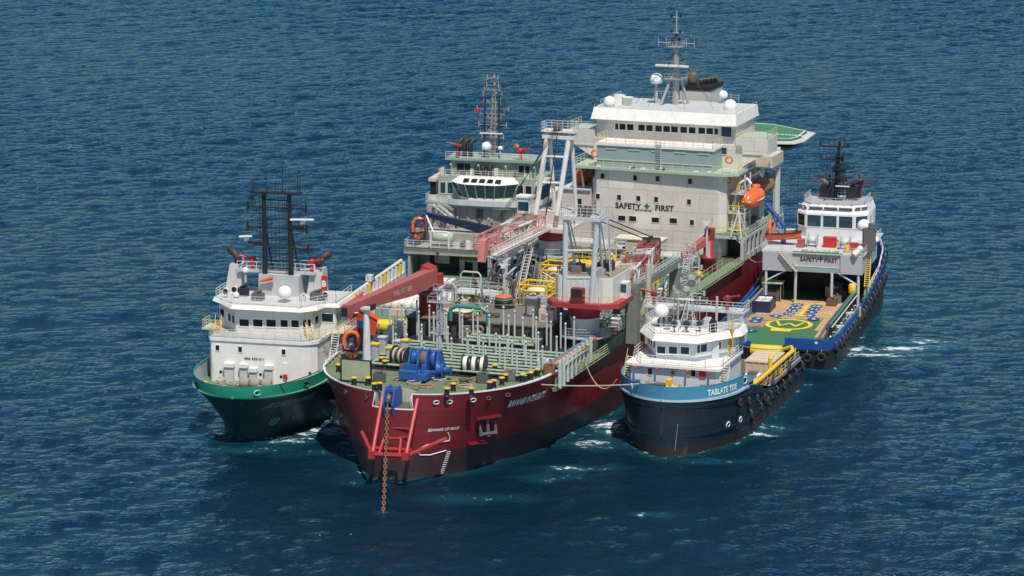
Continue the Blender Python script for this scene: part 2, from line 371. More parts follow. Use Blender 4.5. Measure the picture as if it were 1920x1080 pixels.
# ------------------------------------------------------------------ sea
def build_sea():
    xs = np.concatenate([-np.geomspace(40000, 190, 40), np.arange(-180, 180.1, .9), np.geomspace(190, 40000, 40)])
    ys = np.concatenate([-np.geomspace(20000, 10, 24), np.geomspace(20, 285, 24), np.arange(292, 980, .85), np.geomspace(990, 60000, 50)])
    X, Y = np.meshgrid(xs, ys); Z = np.zeros_like(X); g = np.random.default_rng(5)
    fade = np.clip((230 - np.abs(X)) / 50, 0, 1) * np.clip((1080 - Y) / 100, 0, 1) * np.clip((Y - 150) / 120, 0, 1)
    wind = math.radians(-78)
    for i in range(130):
        lam = 2.5 * (22 / 2.5) ** (g.random() ** 1.25); th = wind + g.normal(0, .75); k = 2 * math.pi / lam
        amp = .0066 * lam ** .62 * g.uniform(.4, 1.3) * (1.0 if lam < 14 else .75)
        Z += amp * np.sin(k * (X * math.cos(th) + Y * math.sin(th)) + g.uniform(0, 6.28))
    env = .75 + .35 * np.sin(X * .021 + Y * .013) * np.sin(Y * .011 - X * .017 + 1)
    Z = Z * fade * env
    foam = np.zeros_like(Z)
    for wx, wy, rx, ry, s in FOAM:
        foam = np.maximum(foam, .86 * s * np.exp(-(((X - wx) / rx) ** 2 + ((Y - wy) / ry) ** 2)))
    near = (np.abs(X) < 75) & (Y > 330) & (Y < 500); px, py = X[near], Y[near]; d2 = np.full(px.shape, 1e9)
    for ring in WATERLINES:
        for wx, wy in ring: d2 = np.minimum(d2, (px - wx) ** 2 + (py - wy) ** 2)
    foam[near] = np.maximum(foam[near], .60 * np.exp(-np.sqrt(d2) / 2.0))
    nx, ny = len(xs), len(ys)
    me = bpy.data.meshes.new('sea')
    v = np.stack([X, Y, Z], -1).reshape(-1, 3)
    i = np.arange((ny - 1) * (nx - 1)); r, c = i // (nx - 1), i % (nx - 1); a = r * nx + c
    q = np.stack([a, a + 1, a + nx + 1, a + nx], -1).ravel()
    me.vertices.add(len(v)); me.vertices.foreach_set('co', v.ravel())
    me.loops.add(len(q)); me.loops.foreach_set('vertex_index', q.astype(np.int32))
    me.polygons.add(len(i)); me.polygons.foreach_set('loop_start', (np.arange(len(i)) * 4).astype(np.int32))
    me.polygons.foreach_set('use_smooth', np.ones(len(i), bool)); me.update(); me.validate()
    at = me.attributes.new('foam', 'FLOAT', 'POINT'); at.data.foreach_set('value', foam.ravel().astype(np.float32))
    o = bpy.data.objects.new('sea', me); COL.objects.link(o); o['kind'] = 'structure'; o['label'] = 'deep blue open sea with short choppy ripples'
    m, nt, b = _new('sea_water'); MATS['sea'] = m; me.materials.append(m)
    tc = nt.nodes.new('ShaderNodeTexCoord').outputs['Object']
    def wv(scale, amp, sc, detail, rough, dist=0.0, rz=.2):
        mp = nt.nodes.new('ShaderNodeMapping'); mp.inputs['Scale'].default_value = sc; mp.inputs['Rotation'].default_value = (0, 0, rz)
        nt.links.new(tc, mp.inputs[0])
        n = nt.nodes.new('ShaderNodeTexNoise'); n.inputs['Scale'].default_value = scale; n.inputs['Detail'].default_value = detail; n.inputs['Roughness'].default_value = rough; n.inputs['Distortion'].default_value = dist
        nt.links.new(mp.outputs[0], n.inputs['Vector'])
        mu = nt.nodes.new('ShaderNodeMath'); mu.operation = 'MULTIPLY'; mu.inputs[1].default_value = amp; nt.links.new(n.outputs['Fac'], mu.inputs[0]); return mu.outputs[0]
    def add(a, c_):
        n = nt.nodes.new('ShaderNodeMath'); n.operation = 'ADD'; nt.links.new(a, n.inputs[0]); nt.links.new(c_, n.inputs[1]); return n.outputs[0]
    h = add(add(wv(.07, .5, (.8, 1, 1), 2, .5, .3), wv(.95, .40, (.8, 1, 1), 3, .6, .6, -.12)), wv(1.8, .23, (.8, 1, 1), 4, .65, .4, .25))
    bp = nt.nodes.new('ShaderNodeBump'); bp.inputs['Distance'].default_value = 1.0; bp.inputs['Strength'].default_value = .9
    nt.links.new(h, bp.inputs['Height'])
    big = ramp(nt, noise(nt, .012, 3, .5, tc), .35, .65)
    base = mixc(nt, big, (.0015, .0155, .031), (.0024, .021, .039))
    fa = nt.nodes.new('ShaderNodeAttribute'); fa.attribute_name = 'foam'
    fn = noise(nt, .9, 7, .72, tc, (.55, 1, 1))
    sub = nt.nodes.new('ShaderNodeMath'); sub.operation = 'MULTIPLY_ADD'; nt.links.new(fa.outputs['Fac'], sub.inputs[0]); sub.inputs[1].default_value = .34; nt.links.new(fn, sub.inputs[2])
    fm = ramp(nt, sub.outputs[0], .745, .83)
    turq = mixc(nt, ramp(nt, fa.outputs['Fac'], .1, 1.0), base, (.012, .085, .12))
    sp = nt.nodes.new('ShaderNodeMath'); sp.operation = 'MULTIPLY'; nt.links.new(ramp(nt, noise(nt, 1.7, 2, .5, tc), .76, .80), sp.inputs[0]); nt.links.new(ramp(nt, noise(nt, .06, 3, .6, tc), .52, .62), sp.inputs[1])  # scattered pale specks, sun glints painted in with the foam colour
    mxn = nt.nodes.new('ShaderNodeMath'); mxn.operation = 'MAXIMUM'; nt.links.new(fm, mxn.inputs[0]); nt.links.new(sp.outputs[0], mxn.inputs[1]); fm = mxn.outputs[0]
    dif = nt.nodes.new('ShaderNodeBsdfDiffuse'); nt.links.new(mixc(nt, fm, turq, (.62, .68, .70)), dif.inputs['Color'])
    gl = nt.nodes.new('ShaderNodeBsdfGlossy'); gl.inputs['Color'].default_value = (.49, .82, 1.0, 1); gl.inputs['Roughness'].default_value = .05
    fr = nt.nodes.new('ShaderNodeFresnel'); fr.inputs['IOR'].default_value = 1.333
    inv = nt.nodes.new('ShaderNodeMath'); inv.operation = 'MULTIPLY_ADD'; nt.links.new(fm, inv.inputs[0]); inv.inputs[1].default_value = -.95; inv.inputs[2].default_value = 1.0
    fx = nt.nodes.new('ShaderNodeMath'); fx.operation = 'MULTIPLY'; nt.links.new(fr.outputs[0], fx.inputs[0]); nt.links.new(inv.outputs[0], fx.inputs[1])
    ms = nt.nodes.new('ShaderNodeMixShader'); nt.links.new(fx.outputs[0], ms.inputs[0]); nt.links.new(dif.outputs[0], ms.inputs[1]); nt.links.new(gl.outputs[0], ms.inputs[2])
    for n_ in (dif, gl, fr): nt.links.new(bp.outputs[0], n_.inputs['Normal'])
    nt.links.new(ms.outputs[0], nt.nodes['Material Output'].inputs['Surface']); nt.nodes.remove(b)
    return o
WATERLINES = []
FOAM = [(-28.8, 382.7, 5, 3, 1), (-25.0, 387.7, 6, 4, 1), (-22.5, 392.7, 4, 5, 1), (-33.3, 378.5, 6, 2, 0.7), (-38.8, 386.6, 3, 5, 0.7), (10.2, 381.1, 5, 3, 0.9), (12.6, 389.9, 4, 5, 1), (8.3, 368.6, 7, 2, 0.75), (5.2, 364.9, 6, 2, 0.6), (32.2, 386.6, 3.5, 1.6, 1.15), (33.9, 389.9, 4, 2, 0.8), (15.0, 380.3, 4, 3, 0.6), (49.6, 435.1, 5, 2.8, 1.15), (52.3, 431.7, 8, 2.0, 1.1), (56.7, 436.1, 8, 1.8, 1.05), (61.1, 440.3, 7, 1.6, 1.0), (48.1, 431.7, 3, 2, 0.9), (43.4, 366.4, 1.3, 0.5, 1.0), (16.4, 347.6, 3, 0.7, 0.95), (24.7, 372.4, 8, 1.5, 0.6), (-15.1, 349.4, 1.2, 0.8, 0.9), (-17.0, 363.6, 5, 3, 0.55), (-3.8, 355.2, 9, 2, 0.55), (-23.0, 376.3, 8, 2, 0.6), (-20.3, 376.3, 3, 3, 0.6)]
# ------------------------------------------------------------------ the big red ship
def ship_b():
    S = Ship('accommodation_barge', -15.598, 362.757, 20.3, 'large red hulled ship with tall white block and two lattice cranes, amid the others'); E = S.e; at = S.at
    hull = Hull(15.0, -1.6, 44, 17.5, 10.5, -128, pw=1.5, pd=2.05, rake=-1.2)
    def zt(x):
        if x > -3.0: return 10.5 - 1.9 * max(0., min(1., (x + 2.99) / .12))
        return 10.5 if x > -21.5 else 8.7
    m = MB(paint('wine_red_hull', (.175, .011, .016), rough=.42, rust=.14, dirt=.5, bump=.03, plates=(5.5, 2.1))); n = 110
    hull.shell(m, [3.3, 5, 6.5, 8.0, zt], n); m.use(paint('boot_top_hull', (.042, .019, .022), rough=.55, rust=.2, dirt=.5, plates=(5.5, 2.1))); hull.shell(m, [-3, 0, 1.2, 2.3, 3.3], n, close=True)
    m.use(MATS['wine_red_hull']); m.quad((-128, 15, 3.3), (-128, -15, 3.3), (-128, -15, 8.7), (-128, 15, 8.7))
    H = m.build('hull', E)
    m = MB(paint('bow_white_paint', (.78, .76, .72), rust=.06)); hull.rim(m, lambda x: zt(x) - .02, .38, .16, n, xend=-21.5, e=.06); m.build('gunwale', H)
    # decks
    m = MB(paint('olive_deck', (.15, .19, .115), rough=.75, rust=.25, dirt=.55)); r = [p for p in hull.ring(10.44, n, -21.5, -.25)]; h = len(r) // 2
    for i in range(len(r) - 1):
        (x0, y0, z0), (x1, y1, z1) = r[i], r[i + 1]
        e = lambda x, sg: sg * 2.3 if x > -6.2 else 0
        sg = 1 if i < h else -1
        if min(abs(y0), abs(y1)) < 2.3 and max(x0, x1) > -4.5: continue
        m.quad((x0, y0, z0), (x1, y1, z1), (x1, e(x1, sg), z1), (x0, e(x0, sg), z0))
    m.box(-21.6, -21.5, -14.9, 14.9, 8.7, 10.43); m.build('forecastle_deck', E)
    m = MB(paint('notch_paint', (.55, .56, .44), rust=.3)); m.quad((-2.95, 2.3, 8.62), (-2.95, -2.3, 8.62), (-6.2, -2.3, 8.62), (-6.2, 2.3, 8.62)); m.box(-6.3, -6.2, -2.4, 2.4, 8.6, 10.43)
    for s in (-1, 1): m.box(-6.2, -3.0, min(s * 2.3, s * 2.4), max(s * 2.3, s * 2.4), 8.6, 10.43)
    m.build('bow_notch', E)
    m = MB(paint('main_deck_green', (.10, .105, .075), rough=.75, rust=.3, dirt=.6)); hull.deck(m, 8.68, 60, e=-.03, x0=-21.5); m.build('main_deck', E)
    # fairleads and anchors on the bow
    for x, s in [(-3.25, -1), (-3.9, 1), (-4.7, 1), (-6.6, 1), (-8.2, 1), (-10.6, 1), (-5.0, -1), (-7.2, -1), (-9.4, -1), (-12.5, -1)]:
        y = s * hull.half(x, 9.6); nx = Vector((1, s * .9, 0)) if x > -8 else Vector((.5, s, 0)); nx.normalize(); q = Vector((-nx.y, nx.x, 0)); c = Vector((x, y, 9.55)) + nx * .05
        m = MB(LGREY if x in (-3.9, -4.7, -9.4, -6.6) else DGREY); m.path([c + q * (.36 * math.cos(t)) + Vector((0, 0, .22 * math.sin(t))) for t in [i * .524 for i in range(12)]], .08, 5, True)
        m.use(BLACK); m.add([c + q * (.33 * math.cos(t)) + Vector((0, 0, .19 * math.sin(t))) for t in [i * .524 for i in range(12)]], [tuple(range(12))]); m.build('fairlead', H)
    for s, x in ((1, -9.3), (-1, -9.0)):
        y = hull.half(x, 5.8); t = math.atan2(1, .75)
        an = bpy.data.objects.new('anchor_recess', None); COL.objects.link(an); an.parent = E; an.location = (x, s * y, 5.6); an.rotation_euler = (0, 0, s * R(48))
        m = MB(MATS['wine_red_hull']); m.bbox(.1, 0, 1.25, 1.9, 3.4, .22); m.build('anchor_shelf', an); m = MB(MATS['wine_red_hull']); m.bbox(-.4, -1.2 * s, -2.0, 1.6, 2.6, .2); m.build('anchor_shelf', an)
        m = MB(DGREY); m.tube((.35, 0, 1.2), (.75, 0, -1.1), .2, 6); m.tube((.75, -1.0, -.7), (.75, 1.0, -.7), .22, 6)
        for k in (-1, 1): m.tube((.75, k * 1.0, -.9), (.45, k * 1.1, .7), .26, 5, r1=.06)
        m.build('anchor', an)
    hl = paint('mark_white', (.70, .67, .66), rust=0)
    hull_lettering(E, hull, 'RAWABI INTEGRITY', 1.25, hl, -11.4, 7.7, 1, bold=.03, shear=.2, xsc=.66)
    hull_lettering(E, hull, 'BEWARE OF BULB', .5, hl, -3.4, 5.9, 1, 'warning_lettering', bold=.01)
    m = MB(hl)
    def hp(x, z, sd=1): return (x + .04, sd * (hull.half(x, z) + .05), z)
    m.path([hp(-5.0, 5.6), hp(-5.3, 4.9), hp(-5.3, 4.5)], .07, 4); m.path([hp(-5.3, 4.5), hp(-4.3, 4.45), hp(-3.3, 4.2), hp(-2.75, 3.6), hp(-2.9, 3.0), hp(-3.7, 2.9), hp(-5.2, 3.25)], .07, 4); m.build('bulb_mark', H)
    m = MB(hl)
    for k in range(11):
        z = .3 + k * .27; x = -5.1 - .02 * k; m.path([hp(x, z), hp(x - .42, z)], .06, 4)
    m.build('draught_mark', H)
    # red yoke hung before the stem
    m = MB(paint('yoke_red', (.42, .03, .03), rust=.2, dirt=.4)); a, b, c, d = Vector((-2.7, -1.3, 9.9)), Vector((-2.6, 3.4, 10.1)), Vector((2.0, -.7, 3.9)), Vector((2.0, 3.7, 4.1))
    for p, q in ((a, c), (b, d)): m.tube(p, q, .26, 8)
    m.tube(c + Vector((0, -.5, 0)), d + Vector((0, .3, 0)), .32, 8); m.tube(c + Vector((-1.0, -.5, .5)), d + Vector((-1.0, .3, .5)), .26, 8)
    e, f = c.lerp(d, .18), c.lerp(d, .8); m.tube(e, e.lerp(a, .3) + Vector((0, .6, 0)), .17, 6); m.tube(f, f.lerp(b, .3) + Vector((0, -.5, 0)), .17, 6); m.tube(e.lerp(a, .3) + Vector((0, .6, 0)), f.lerp(b, .3) + Vector((0, -.5, 0)), .16, 6)
    m.tube(d, (-2.9, 7.0, 5.4), .22, 6); m.tube(c, (-3.0, -4.2, 5.2), .22, 6)
    for p in (c, d): m.bbox(p.x, p.y, p.z - .45, .9, .8, .9)
    m.use(RED); m.tube((-2.2, .1, 6.3), (-2.2, 2.6, 6.4), .12, 5); m.tube((-2.2, .1, 5.2), (-2.2, 2.6, 5.3), .12, 5); m.build('mooring_yoke', E)
    # sheave in the notch, chain
    t = S.thing('chain_fairlead', -3.8, -.3, 8.7, 'blue chain fairlead set in the bow notch of the red ship', 'fairlead')
    m = MB(BLUE)
    for y in (-.6, .6): m.prismy([(-1.2, 0), (.7, -.2), (1.5, -1.0), (1.9, .5), (1.2, 2.2), (-.6, 2.5), (-1.2, 1.8)], y - .1, y + .1)
    m.box(-1.2, .8, -.5, .5, 1.9, 2.2); m.build('cheek_frame', t)
    m = MB(DGREY); m.lathe([(.95, -.3), (.6, -.1), (.6, .1), (.95, .3)], (.75, 0, .9), 14, 'y'); m.build('sheave', t)
    p0, p1 = S.w(-1.9, -.3, 9.3), S.w(12.8, 5.1, -1.2) if False else S.at(718, 964, 'z', 0)
    p1 = S.w(p1.x, p1.y, -.6); m = MB(paint('chain_rust', (.24, .12, .055), rough=.85, rust=.5, dirt=.7)); L = (p1 - p0).length; N = int(L / .5); d = (p1 - p0).normalized(); q = d.cross(Vector((0, 0, 1))).normalized(); u = q.cross(d)
    for i in range(N):
        t_ = (i + .5) / N; c = p0.lerp(p1, t_) - Vector((0, 0, 1.0 * 4 * t_ * (1 - t_) * .35)); k = q if i % 2 else u
        m.path([c + d * (.36 * math.cos(th)) + k * (.19 * math.sin(th)) for th in [j * math.pi / 4 for j in range(8)]],    .06, 5, True)
    tag(m.build('anchor_chain'), 'rusty chain running from the red bow down into the sea', 'chain')
    # windlass
    t = S.thing('windlass', -12.6, .4, 10.45, 'big blue anchor windlass on the green foredeck', 'windlass')
    m = MB(BLUE)
    for y in (-2.6, -.95, .5, 2.6): m.prismy([(-1.9, 0), (1.5, 0), (1.3, 1.6), (.3, 3.6), (-.9, 3.7), (-1.8, 2.2)], y - .16, y + .16)
    m.box(-2.2, 1.8, -3.0, 3.0, 0, .3); m.tube((1.3, -2.5, .9), (1.3, 2.5, .9), .28, 8); m.tube((-.3, -2.9, 3.5), (-.3, 2.9, 3.5), .12, 6); m.build('frame', t)
    m = MB(BLUE); m.lathe([(1.25, -.5), (1.25, -.35), (.95, -.3), (.95, .4), (1.25, .45), (1.25, .6)], (-.4, -1.8, 2.3), 18, 'y'); m.build('gear_case', t); m = MB(BLUE); m.lathe([(1.3, -.4), (1.3, .4)], (-.4, 1.6, 2.3), 18, 'y'); m.build('gear_case', t)
    m = MB(paint('wound_wire', (.17, .12, .09), rough=.8, rust=.3)); m.lathe([(1.1, -.75), (1.15, -.3), (1.1, .2), (1.15, .5)], (-.4, -.1, 2.3), 18, 'y'); m.build('drum', t)
    m = MB(BLUE); m.lathe([(1.0, -.6), (1.15, -.5), (.7, -.25), (.7, .25), (1.15, .5), (1.0, .6)], (.9, 3.3, 1.3), 18, 'y'); m.lathe([(.5, 0), (.42, .2), (.45, 1.2), (.6, 1.3)], (.9, 3.9, 1.3), 14, 'y'); m.build('chain_wheel', t)
    m = MB(BLUE); m.box(2.0, 4.6, -2.9, 2.0, .35, 1.15); m.box(2.0, 2.3, -2.9, -.4, 1.15, 2.0); m.tube((4.3, -2.8, 1.3), (4.3, .4, 1.3), .32, 8); m.tube((3.3, 1.0, 1.2), (3.3, 1.0, 2.3), .3, 8); m.build('brake_bed', t); t.scale = (.8, .72, .95)
    for nm, u, v, wid, rad, cols, lab in (('rope_reel', 748, 688, 2.2, 1.0, (BLACK, ROPE), 'reel of pale and black rope left of the blue windlass'), ('rope_reel', 884, 703, 3.0, .95, (BLACK, WHITE), 'black and white banded hose reel right of the blue windlass')):
        p = at(u, v, 'z', 10.5); t = S.thing(nm, p.x - 1, p.y, 10.45, lab, 'reel', rz=R(-12) if u < 800 else R(8))
        m = MB(cols[0]); m.lathe([(rad + .25, -wid / 2), (rad + .25, -wid / 2 + .12)], (0, 0, rad + .3), 18, 'y'); m.lathe([(rad + .25, wid / 2 - .12), (rad + .25, wid / 2)], (0, 0, rad + .3), 18, 'y'); m.bbox(0, 0, 0, 1.6, wid, .35); m.build('flange', t)
        m = MB(cols[1])
        for k in range(5):
            m.use(cols[1] if k % 2 == 0 else cols[0]); a0 = -wid / 2 + .12 + k * (wid - .24) / 5; m.lathe([(rad - .1, a0), (rad, a0 + .1), (rad, a0 + (wid - .24) / 5 - .1), (rad - .1, a0 + (wid - .24) / 5)], (0, 0, rad + .3), 18, 'y')
        m.build('wound_rope', t)
    # bollards with yellow tops
    bp = [(635, 697), (644, 700), (656, 716), (664, 722), (690, 722), (702, 733), (712, 732), (715, 684), (722, 690), (838, 742), (850, 733), (918, 730), (926, 727), (941, 722), (948, 716), (980, 716), (995, 712), (884, 742), (928, 698), (760, 676), (678, 700), (1008, 706)]
    for u, v in bp:
        p = at(u, v, 'z', 10.46); m = MB(BLACK); m.lathe([(.38, 0), (.31, .1), (.31, .9)], (0, 0, 0), 10, smooth=False); m.use(YELLOW); m.lathe([(.38, .9), (.38, 1.02)], (0, 0, 0), 10, smooth=False)
        m.build('bollard', E, loc=(p.x, p.y, 10.45))
    p = at(668, 718, 'z', 10.46); m = MB(paint('olive_panel', (.38, .40, .27), rust=.2)); m.box(-.08, .08, -1.9, 1.9, .3, 2.9); m.use(BLACK); m.box(-.1, .1, 1.9, 2.1, 0, 3.0); m.box(-.1, .1, -2.1, -1.9, 0, 3.0); m.box(-.1, .1, -2.1, 2.1, 2.9, 3.02)
    o = m.build('breakwater_panel', E, loc=(p.x, p.y, 10.45))
    m = MB(LGREY); m.lathe([(.62, 0), (.55, .3), (.36, 7.6), (.3, 7.8)], (-14.2, -8.2, 10.44), 12); m.box(-14.8, -13.6, -9.0, -7.4, 18.1, 18.35); m.use(BLACK); m.box(-14.9, -13.5, -9.2, -9.0, 18.1, 18.8); m.box(-14.9, -13.5, -7.4, -7.2, 18.1, 18.8); m.build('boom_crutch', E)
    m = MB(paint('mast_grey', (.42, .44, .48), rust=.1)); b = at(825, 697, 'z', 10.5); x, y = b.x, b.y
    m.tube((x, y, 10.4), (x, y, 15.5), .34, 8, r1=.28)
    for k in (-1, 1):
        for j in (-1, 1): m.tube((x + k * .3, y + j * .3, 15.4), (x + k * .22, y + j * .22, 21.2), .06, 4)
    for i in range(9): z = 15.5 + i * .65; m.tube((x - .3, y - .3, z), (x + .3, y + .3, z + .6), .04, 4); m.tube((x + .3, y - .3, z), (x - .3, y + .3, z + .6), .04, 4); m.tube((x - .3, y - .3, z), (x - .3, y + .3, z), .04, 4)
    for z, l in ((15.4, 1.3), (19.4, 1.5), (21.0, .7)): m.box(x - .35, x + .35, y - l, y + l, z, z + .1); m.rail([(x + .35, y - l, z), (x + .35, y + l, z)], .8, .03, 2, .8)
    m.build('foremast', E)
    # timber grid deck with its posts
    m = MB(BLACK); m.box(-34.0, -14.0, -10.8, 13.2, 10.46, 10.5); m.use(paint('grid_green', (.33, .43, .31), rust=.2, dirt=.5))
    for i in range(12):
        x = -15.2 - i * 1.68
        if i < 9: m.box(x - .43, x + .43, -10.6 + (2.5 if i < 3 else 0), 13.0 - (0 if i else 1), 10.95, 11.0)
        else: m.box(x - .5, x + .5, -1.5, 8.3, 11.3, 11.38)
    y = -10.4
    while y < 13: m.box(-30.2, -15.2, y - .17, y + .17, 10.70, 10.76); y += .95
    m.build('cargo_grid', E)
    k = 0
    for i, x in enumerate((-17.0, -21.0, -25.5, -30.0, -33.6)):
        for y in [-11.5 + j * 2.05 for j in range(13)]:
            if i == 0 and (y < -3 or 2.2 < y < 4): continue
            if i == 1 and y < -8: continue
            hh = 3.0 + .8 * rnd.random() + (1.0 if i > 2 else 0); yy = y + rnd.uniform(-.35, .35); m = MB(paint('post_grey', (.50, .53, .51), rust=.1)); m.tube((0, 0, 0), (0, 0, hh), .12, 7); m.lathe([(.16, hh - .3), (.16, hh), (.08, hh + .1)], (0, 0, 0), 7)
            m.build('stanchion_post', E, loc=(x + rnd.uniform(-.5, .5), yy, 10.5)); k += 1
    for i in range(9):
        p = at(1058 + i * 7.2, 706 - i * 5.8, 'z', 10.2); m = MB(MATS['post_grey']); m.tube((0, 0, 0), (0, 0, 3.4), .25, 8); m.build('side_post', E, loc=(p.x, p.y - .6, 8.7))
    for i in range(8):
        p = at(700 + i * 9, 676 - i * 6, 'z', 10.4); m = MB(MATS['post_grey']); m.box(-.25, .25, -.3, .3, 0, 1.7 + .4 * (i % 3)); m.build('side_post', E, loc=(p.x, p.y - 1, 10.4))
    # raised working deck
    m = MB(paint('dark_bulkhead', (.055, .05, .048), rough=.7, rust=.2, dirt=.4)); m.box(-46, -35.0, -11.2, 8.6, 8.66, 12.6); m.use(DECKBROWN); m.box(-46, -34.8, -11.4, 8.8, 12.6, 12.78)
    for j in range(14): m.use(MATS['dark_bulkhead']); m.box(-35.0, -34.85, -11.0 + j * 1.48, -10.8 + j * 1.48, 8.7, 12.55)
    m.build('working_deck', E)
    m = MB(LGREY); m.stair((-34.6, -6.0, 10.6), (-34.75, -6.0, 12.6), .7, (0, 1, 0), rail=False); m.build('ladder', E)
    # port and starboard walkways, outboard of the side
    m = MB(paint('walkway_green', (.14, .23, .13), rough=.7, rust=.15)); m.box(-104, -22.6, 13.2, 15.6, 8.74, 8.8); m.prism([(-22.6, 12.4), (-19.4, 14.9), (-19.4, 15.3), (-22.6, 15.6)], 8.2, 8.5); m.build('walkway', E)
    wy = paint('rail_yellowgreen', (.42, .42, .26), rust=.2)
    m = MB(wy); m.rail([(-104, 15.5, 8.8), (-22.6, 15.5, 8.8), (-19.4, 15.3, 8.5)], 1.3, .06, 4, 2.2); m.build('port_railing', E); m = MB(wy); m.rail([(-100, 13.3, 8.8), (-24, 13.3, 8.8)], 1.15, .05, 2, 2.6); m.build('inner_railing', E)
    m = MB(LGREY); m.rail([(-100, -14.8, 8.7), (-36, -14.8, 8.7)], 1.15, .05, 3, 2.2); m.rail([(-21, -14.7, 10.5), (-12, -13.1, 10.5)], 1.15, .05, 3, 1.8); m.build('starboard_railing', E)
    for y, mt, r, nm, dx in ((13.75, paint('pipe_blue', (.10, .26, .42)), .17, 'blue_pipe', 0), (14.35, paint('pipe_salmon', (.50, .20, .12), rust=.2), .22, 'salmon_pipe', 3)):
        m = MB(mt); m.path([(-41 + dx, y, 11.2), (-30, y, 11.3), (-20.5 + dx * .4, y - .2, 11.2), (-20 + dx * .4, y - .3, 10.6)], r, 6)
        for k in range(9): m.lathe([(r * 1.6, -.1), (r * 1.6, .1)], (-39 + k * 2.1, y, 11.23), 8, 'x', smooth=False)
        m.build(nm, E)
    # superstructure
    wl = paint('block_white', (.71, .665, .60), rust=.14, dirt=.28, bump=.02, plates=(4.2, 3.05))
    m = MB(wl); m.prism([(-126, -10.4), (-109.2, -10.4), (-108, -9.4), (-108, 10.2), (-109.0, 11.2), (-126, 11.2)], 8.7, 21.2); m.prism([(-127, -11.6), (-113, -11.6), (-113, 12.4), (-127, 12.4)], 21.2, 25.2)
    m.use(PGREEN); m.prism([(-118, -13.0), (-107.3, -13.0), (-107.0, 11.0), (-108.5, 13.2), (-118, 13.2)], 21.22, 21.6); BLK = m.build('deck_house', E)
    spec = [(1130, 330, 'n'), (1191, 333.5, 'n'), (1233, 335, 'n'), (1294, 340, 'n'), (1121, 368, 'n'), (1161, 370, 'n'), (1197, 372, 'n'), (1230.5, 374, 'n'), (1292, 378.5, 'n'), (1166, 409, 'w'), (1186.5, 410, 'w'), (1229, 412.5, 'w'), (1262.5, 414, 'w'), (1297.5, 417, 'n')]
    for u, v, kk in spec:
        p = at(u, v, 'x', -108); window(BLK, p, .62 if kk == 'n' else 1.15, .8, (1, 0, 0), GLASS, wl)
    p, q = at(1155, 383, 'x', -108), at(1262, 390, 'x', -108); lettering(BLK, 'SAFETY', 1.2, BLACK, (-107.96, p.y - .1, p.z - .55), (0, 1, 0), (0, 0, 1), bold=.04, space=1.05, align='LEFT'); lettering(BLK, 'FIRST', 1.2, BLACK, (-107.96, q.y + .1, p.z - .55), (0, 1, 0), (0, 0, 1), bold=.04, space=1.05, align='RIGHT')
    p = at(1213, 386.5, 'x', -108); m = MB(paint('cross_green', (.0, .16, .05), rust=0)); m.box(-107.98, -107.95, p.y - .42, p.y + .42, p.z - .13, p.z + .13); m.box(-107.97, -107.94, p.y - .13, p.y + .13, p.z - .42, p.z + .42); m.build('green_cross', BLK)
    p = at(1206, 395, 'x', -108); lettering(BLK, 'IMO NO 8007008', .36, BLACK, (-107.96, p.y, p.z - .1), (0, 1, 0), (0, 0, 1), 'number_lettering', bold=.01)
    for u, v in ((1117, 313), (1180, 315), (1200, 318), (1237, 318), (1300, 324), (1325, 325)): p = at(u, v, 'x', -107); m = MB(WHITE); m.tube((p.x - .9, p.y, p.z), (p.x - .4, p.y, p.z - .1), .2, 8); m.use(BLACK if u in (1180, 1237) else WHITE); m.tube((p.x - .9, p.y + .35, p.z), (p.x - .4, p.y + .35, p.z - .1), .24, 8); m.build('floodlight', BLK)
    # mint coloured casing in front of the bridge
    m = MB(MINT); m.prism([(-113.1, -9.4), (-108.0, -9.4), (-108.0, 9.2), (-113.1, 9.2)], 21.6, 24.9); m.use(WHITE); m.prism([(-113.1, -9.6), (-107.8, -9.6), (-107.8, 9.4), (-113.1, 9.4)], 24.9, 25.3)
    for k in range(5): m.use(PGREEN); m.box(-107.99, -107.9, -8.0 + k * 3.7, -6.2 + k * 3.7, 24.3, 24.5)
    m.use(LGREY); m.box(-107.99, -107.9, -9.4, 9.2, 22.6, 22.72); m.stair((-107.85, .6, 21.6), (-107.8, .6, 26.2), .8, (0, 1, 0), rail=False); m.build('forward_casing', E)
    ry = paint('cream_rail', (.62, .57, .40), rust=.1)
    m = MB(ry); m.rail([(-113, -9.4, 25.3), (-108, -9.4, 25.3), (-108, 9.2, 25.3), (-113, 9.2, 25.3)], 1.2, .045, 3, 1.5); m.rail([(-117, -12.9, 21.6), (-107.4, -12.9, 21.6), (-107.2, 11.0, 21.6), (-108.6, 13.1, 21.6), (-118, 13.1, 21.6)], 1.15, .04, 3, 1.6); m.build('railing', E)
    # bridge
    m = MB(wl); m.prism([(-124, -11.4), (-113.6, -11.4), (-113.6, 11.2), (-124, 11.2)], 25.2, 28.2)
    for s, y0, y1 in ((-1, -15.6, -11.5), (1, 11.3, 16.4)): m.prism([(-118.5, y0), (-113.0, y0), (-113.0, y1), (-118.5, y1)], 23.9, 26.4); m.use(PGREEN); m.prism([(-118.4, y0 + .1), (-113.15, y0 + .1), (-113.15, y1 - .1), (-118.4, y1 - .1)], 26.4, 26.46); m.use(wl)
    BR = m.build('bridge', E)
    m = MB(WHITE); m.prism([(-125, -11.9), (-112.3, -11.9), (-112.3, 11.6), (-125, 11.6)], 28.2, 29.9, [(-125, -11.6), (-113.0, -11.6), (-113.0, 11.3), (-125, 11.3)]); m.use(LGREY); m.box(-124.5, -113.4, -11.2, 10.9, 29.9, 29.94); m.build('bridge_roof', BR)
    us = [1157, 1167, 1182, 1203, 1218, 1235, 1250, 1265, 1282, 1298, 1316, 1331, 1343]
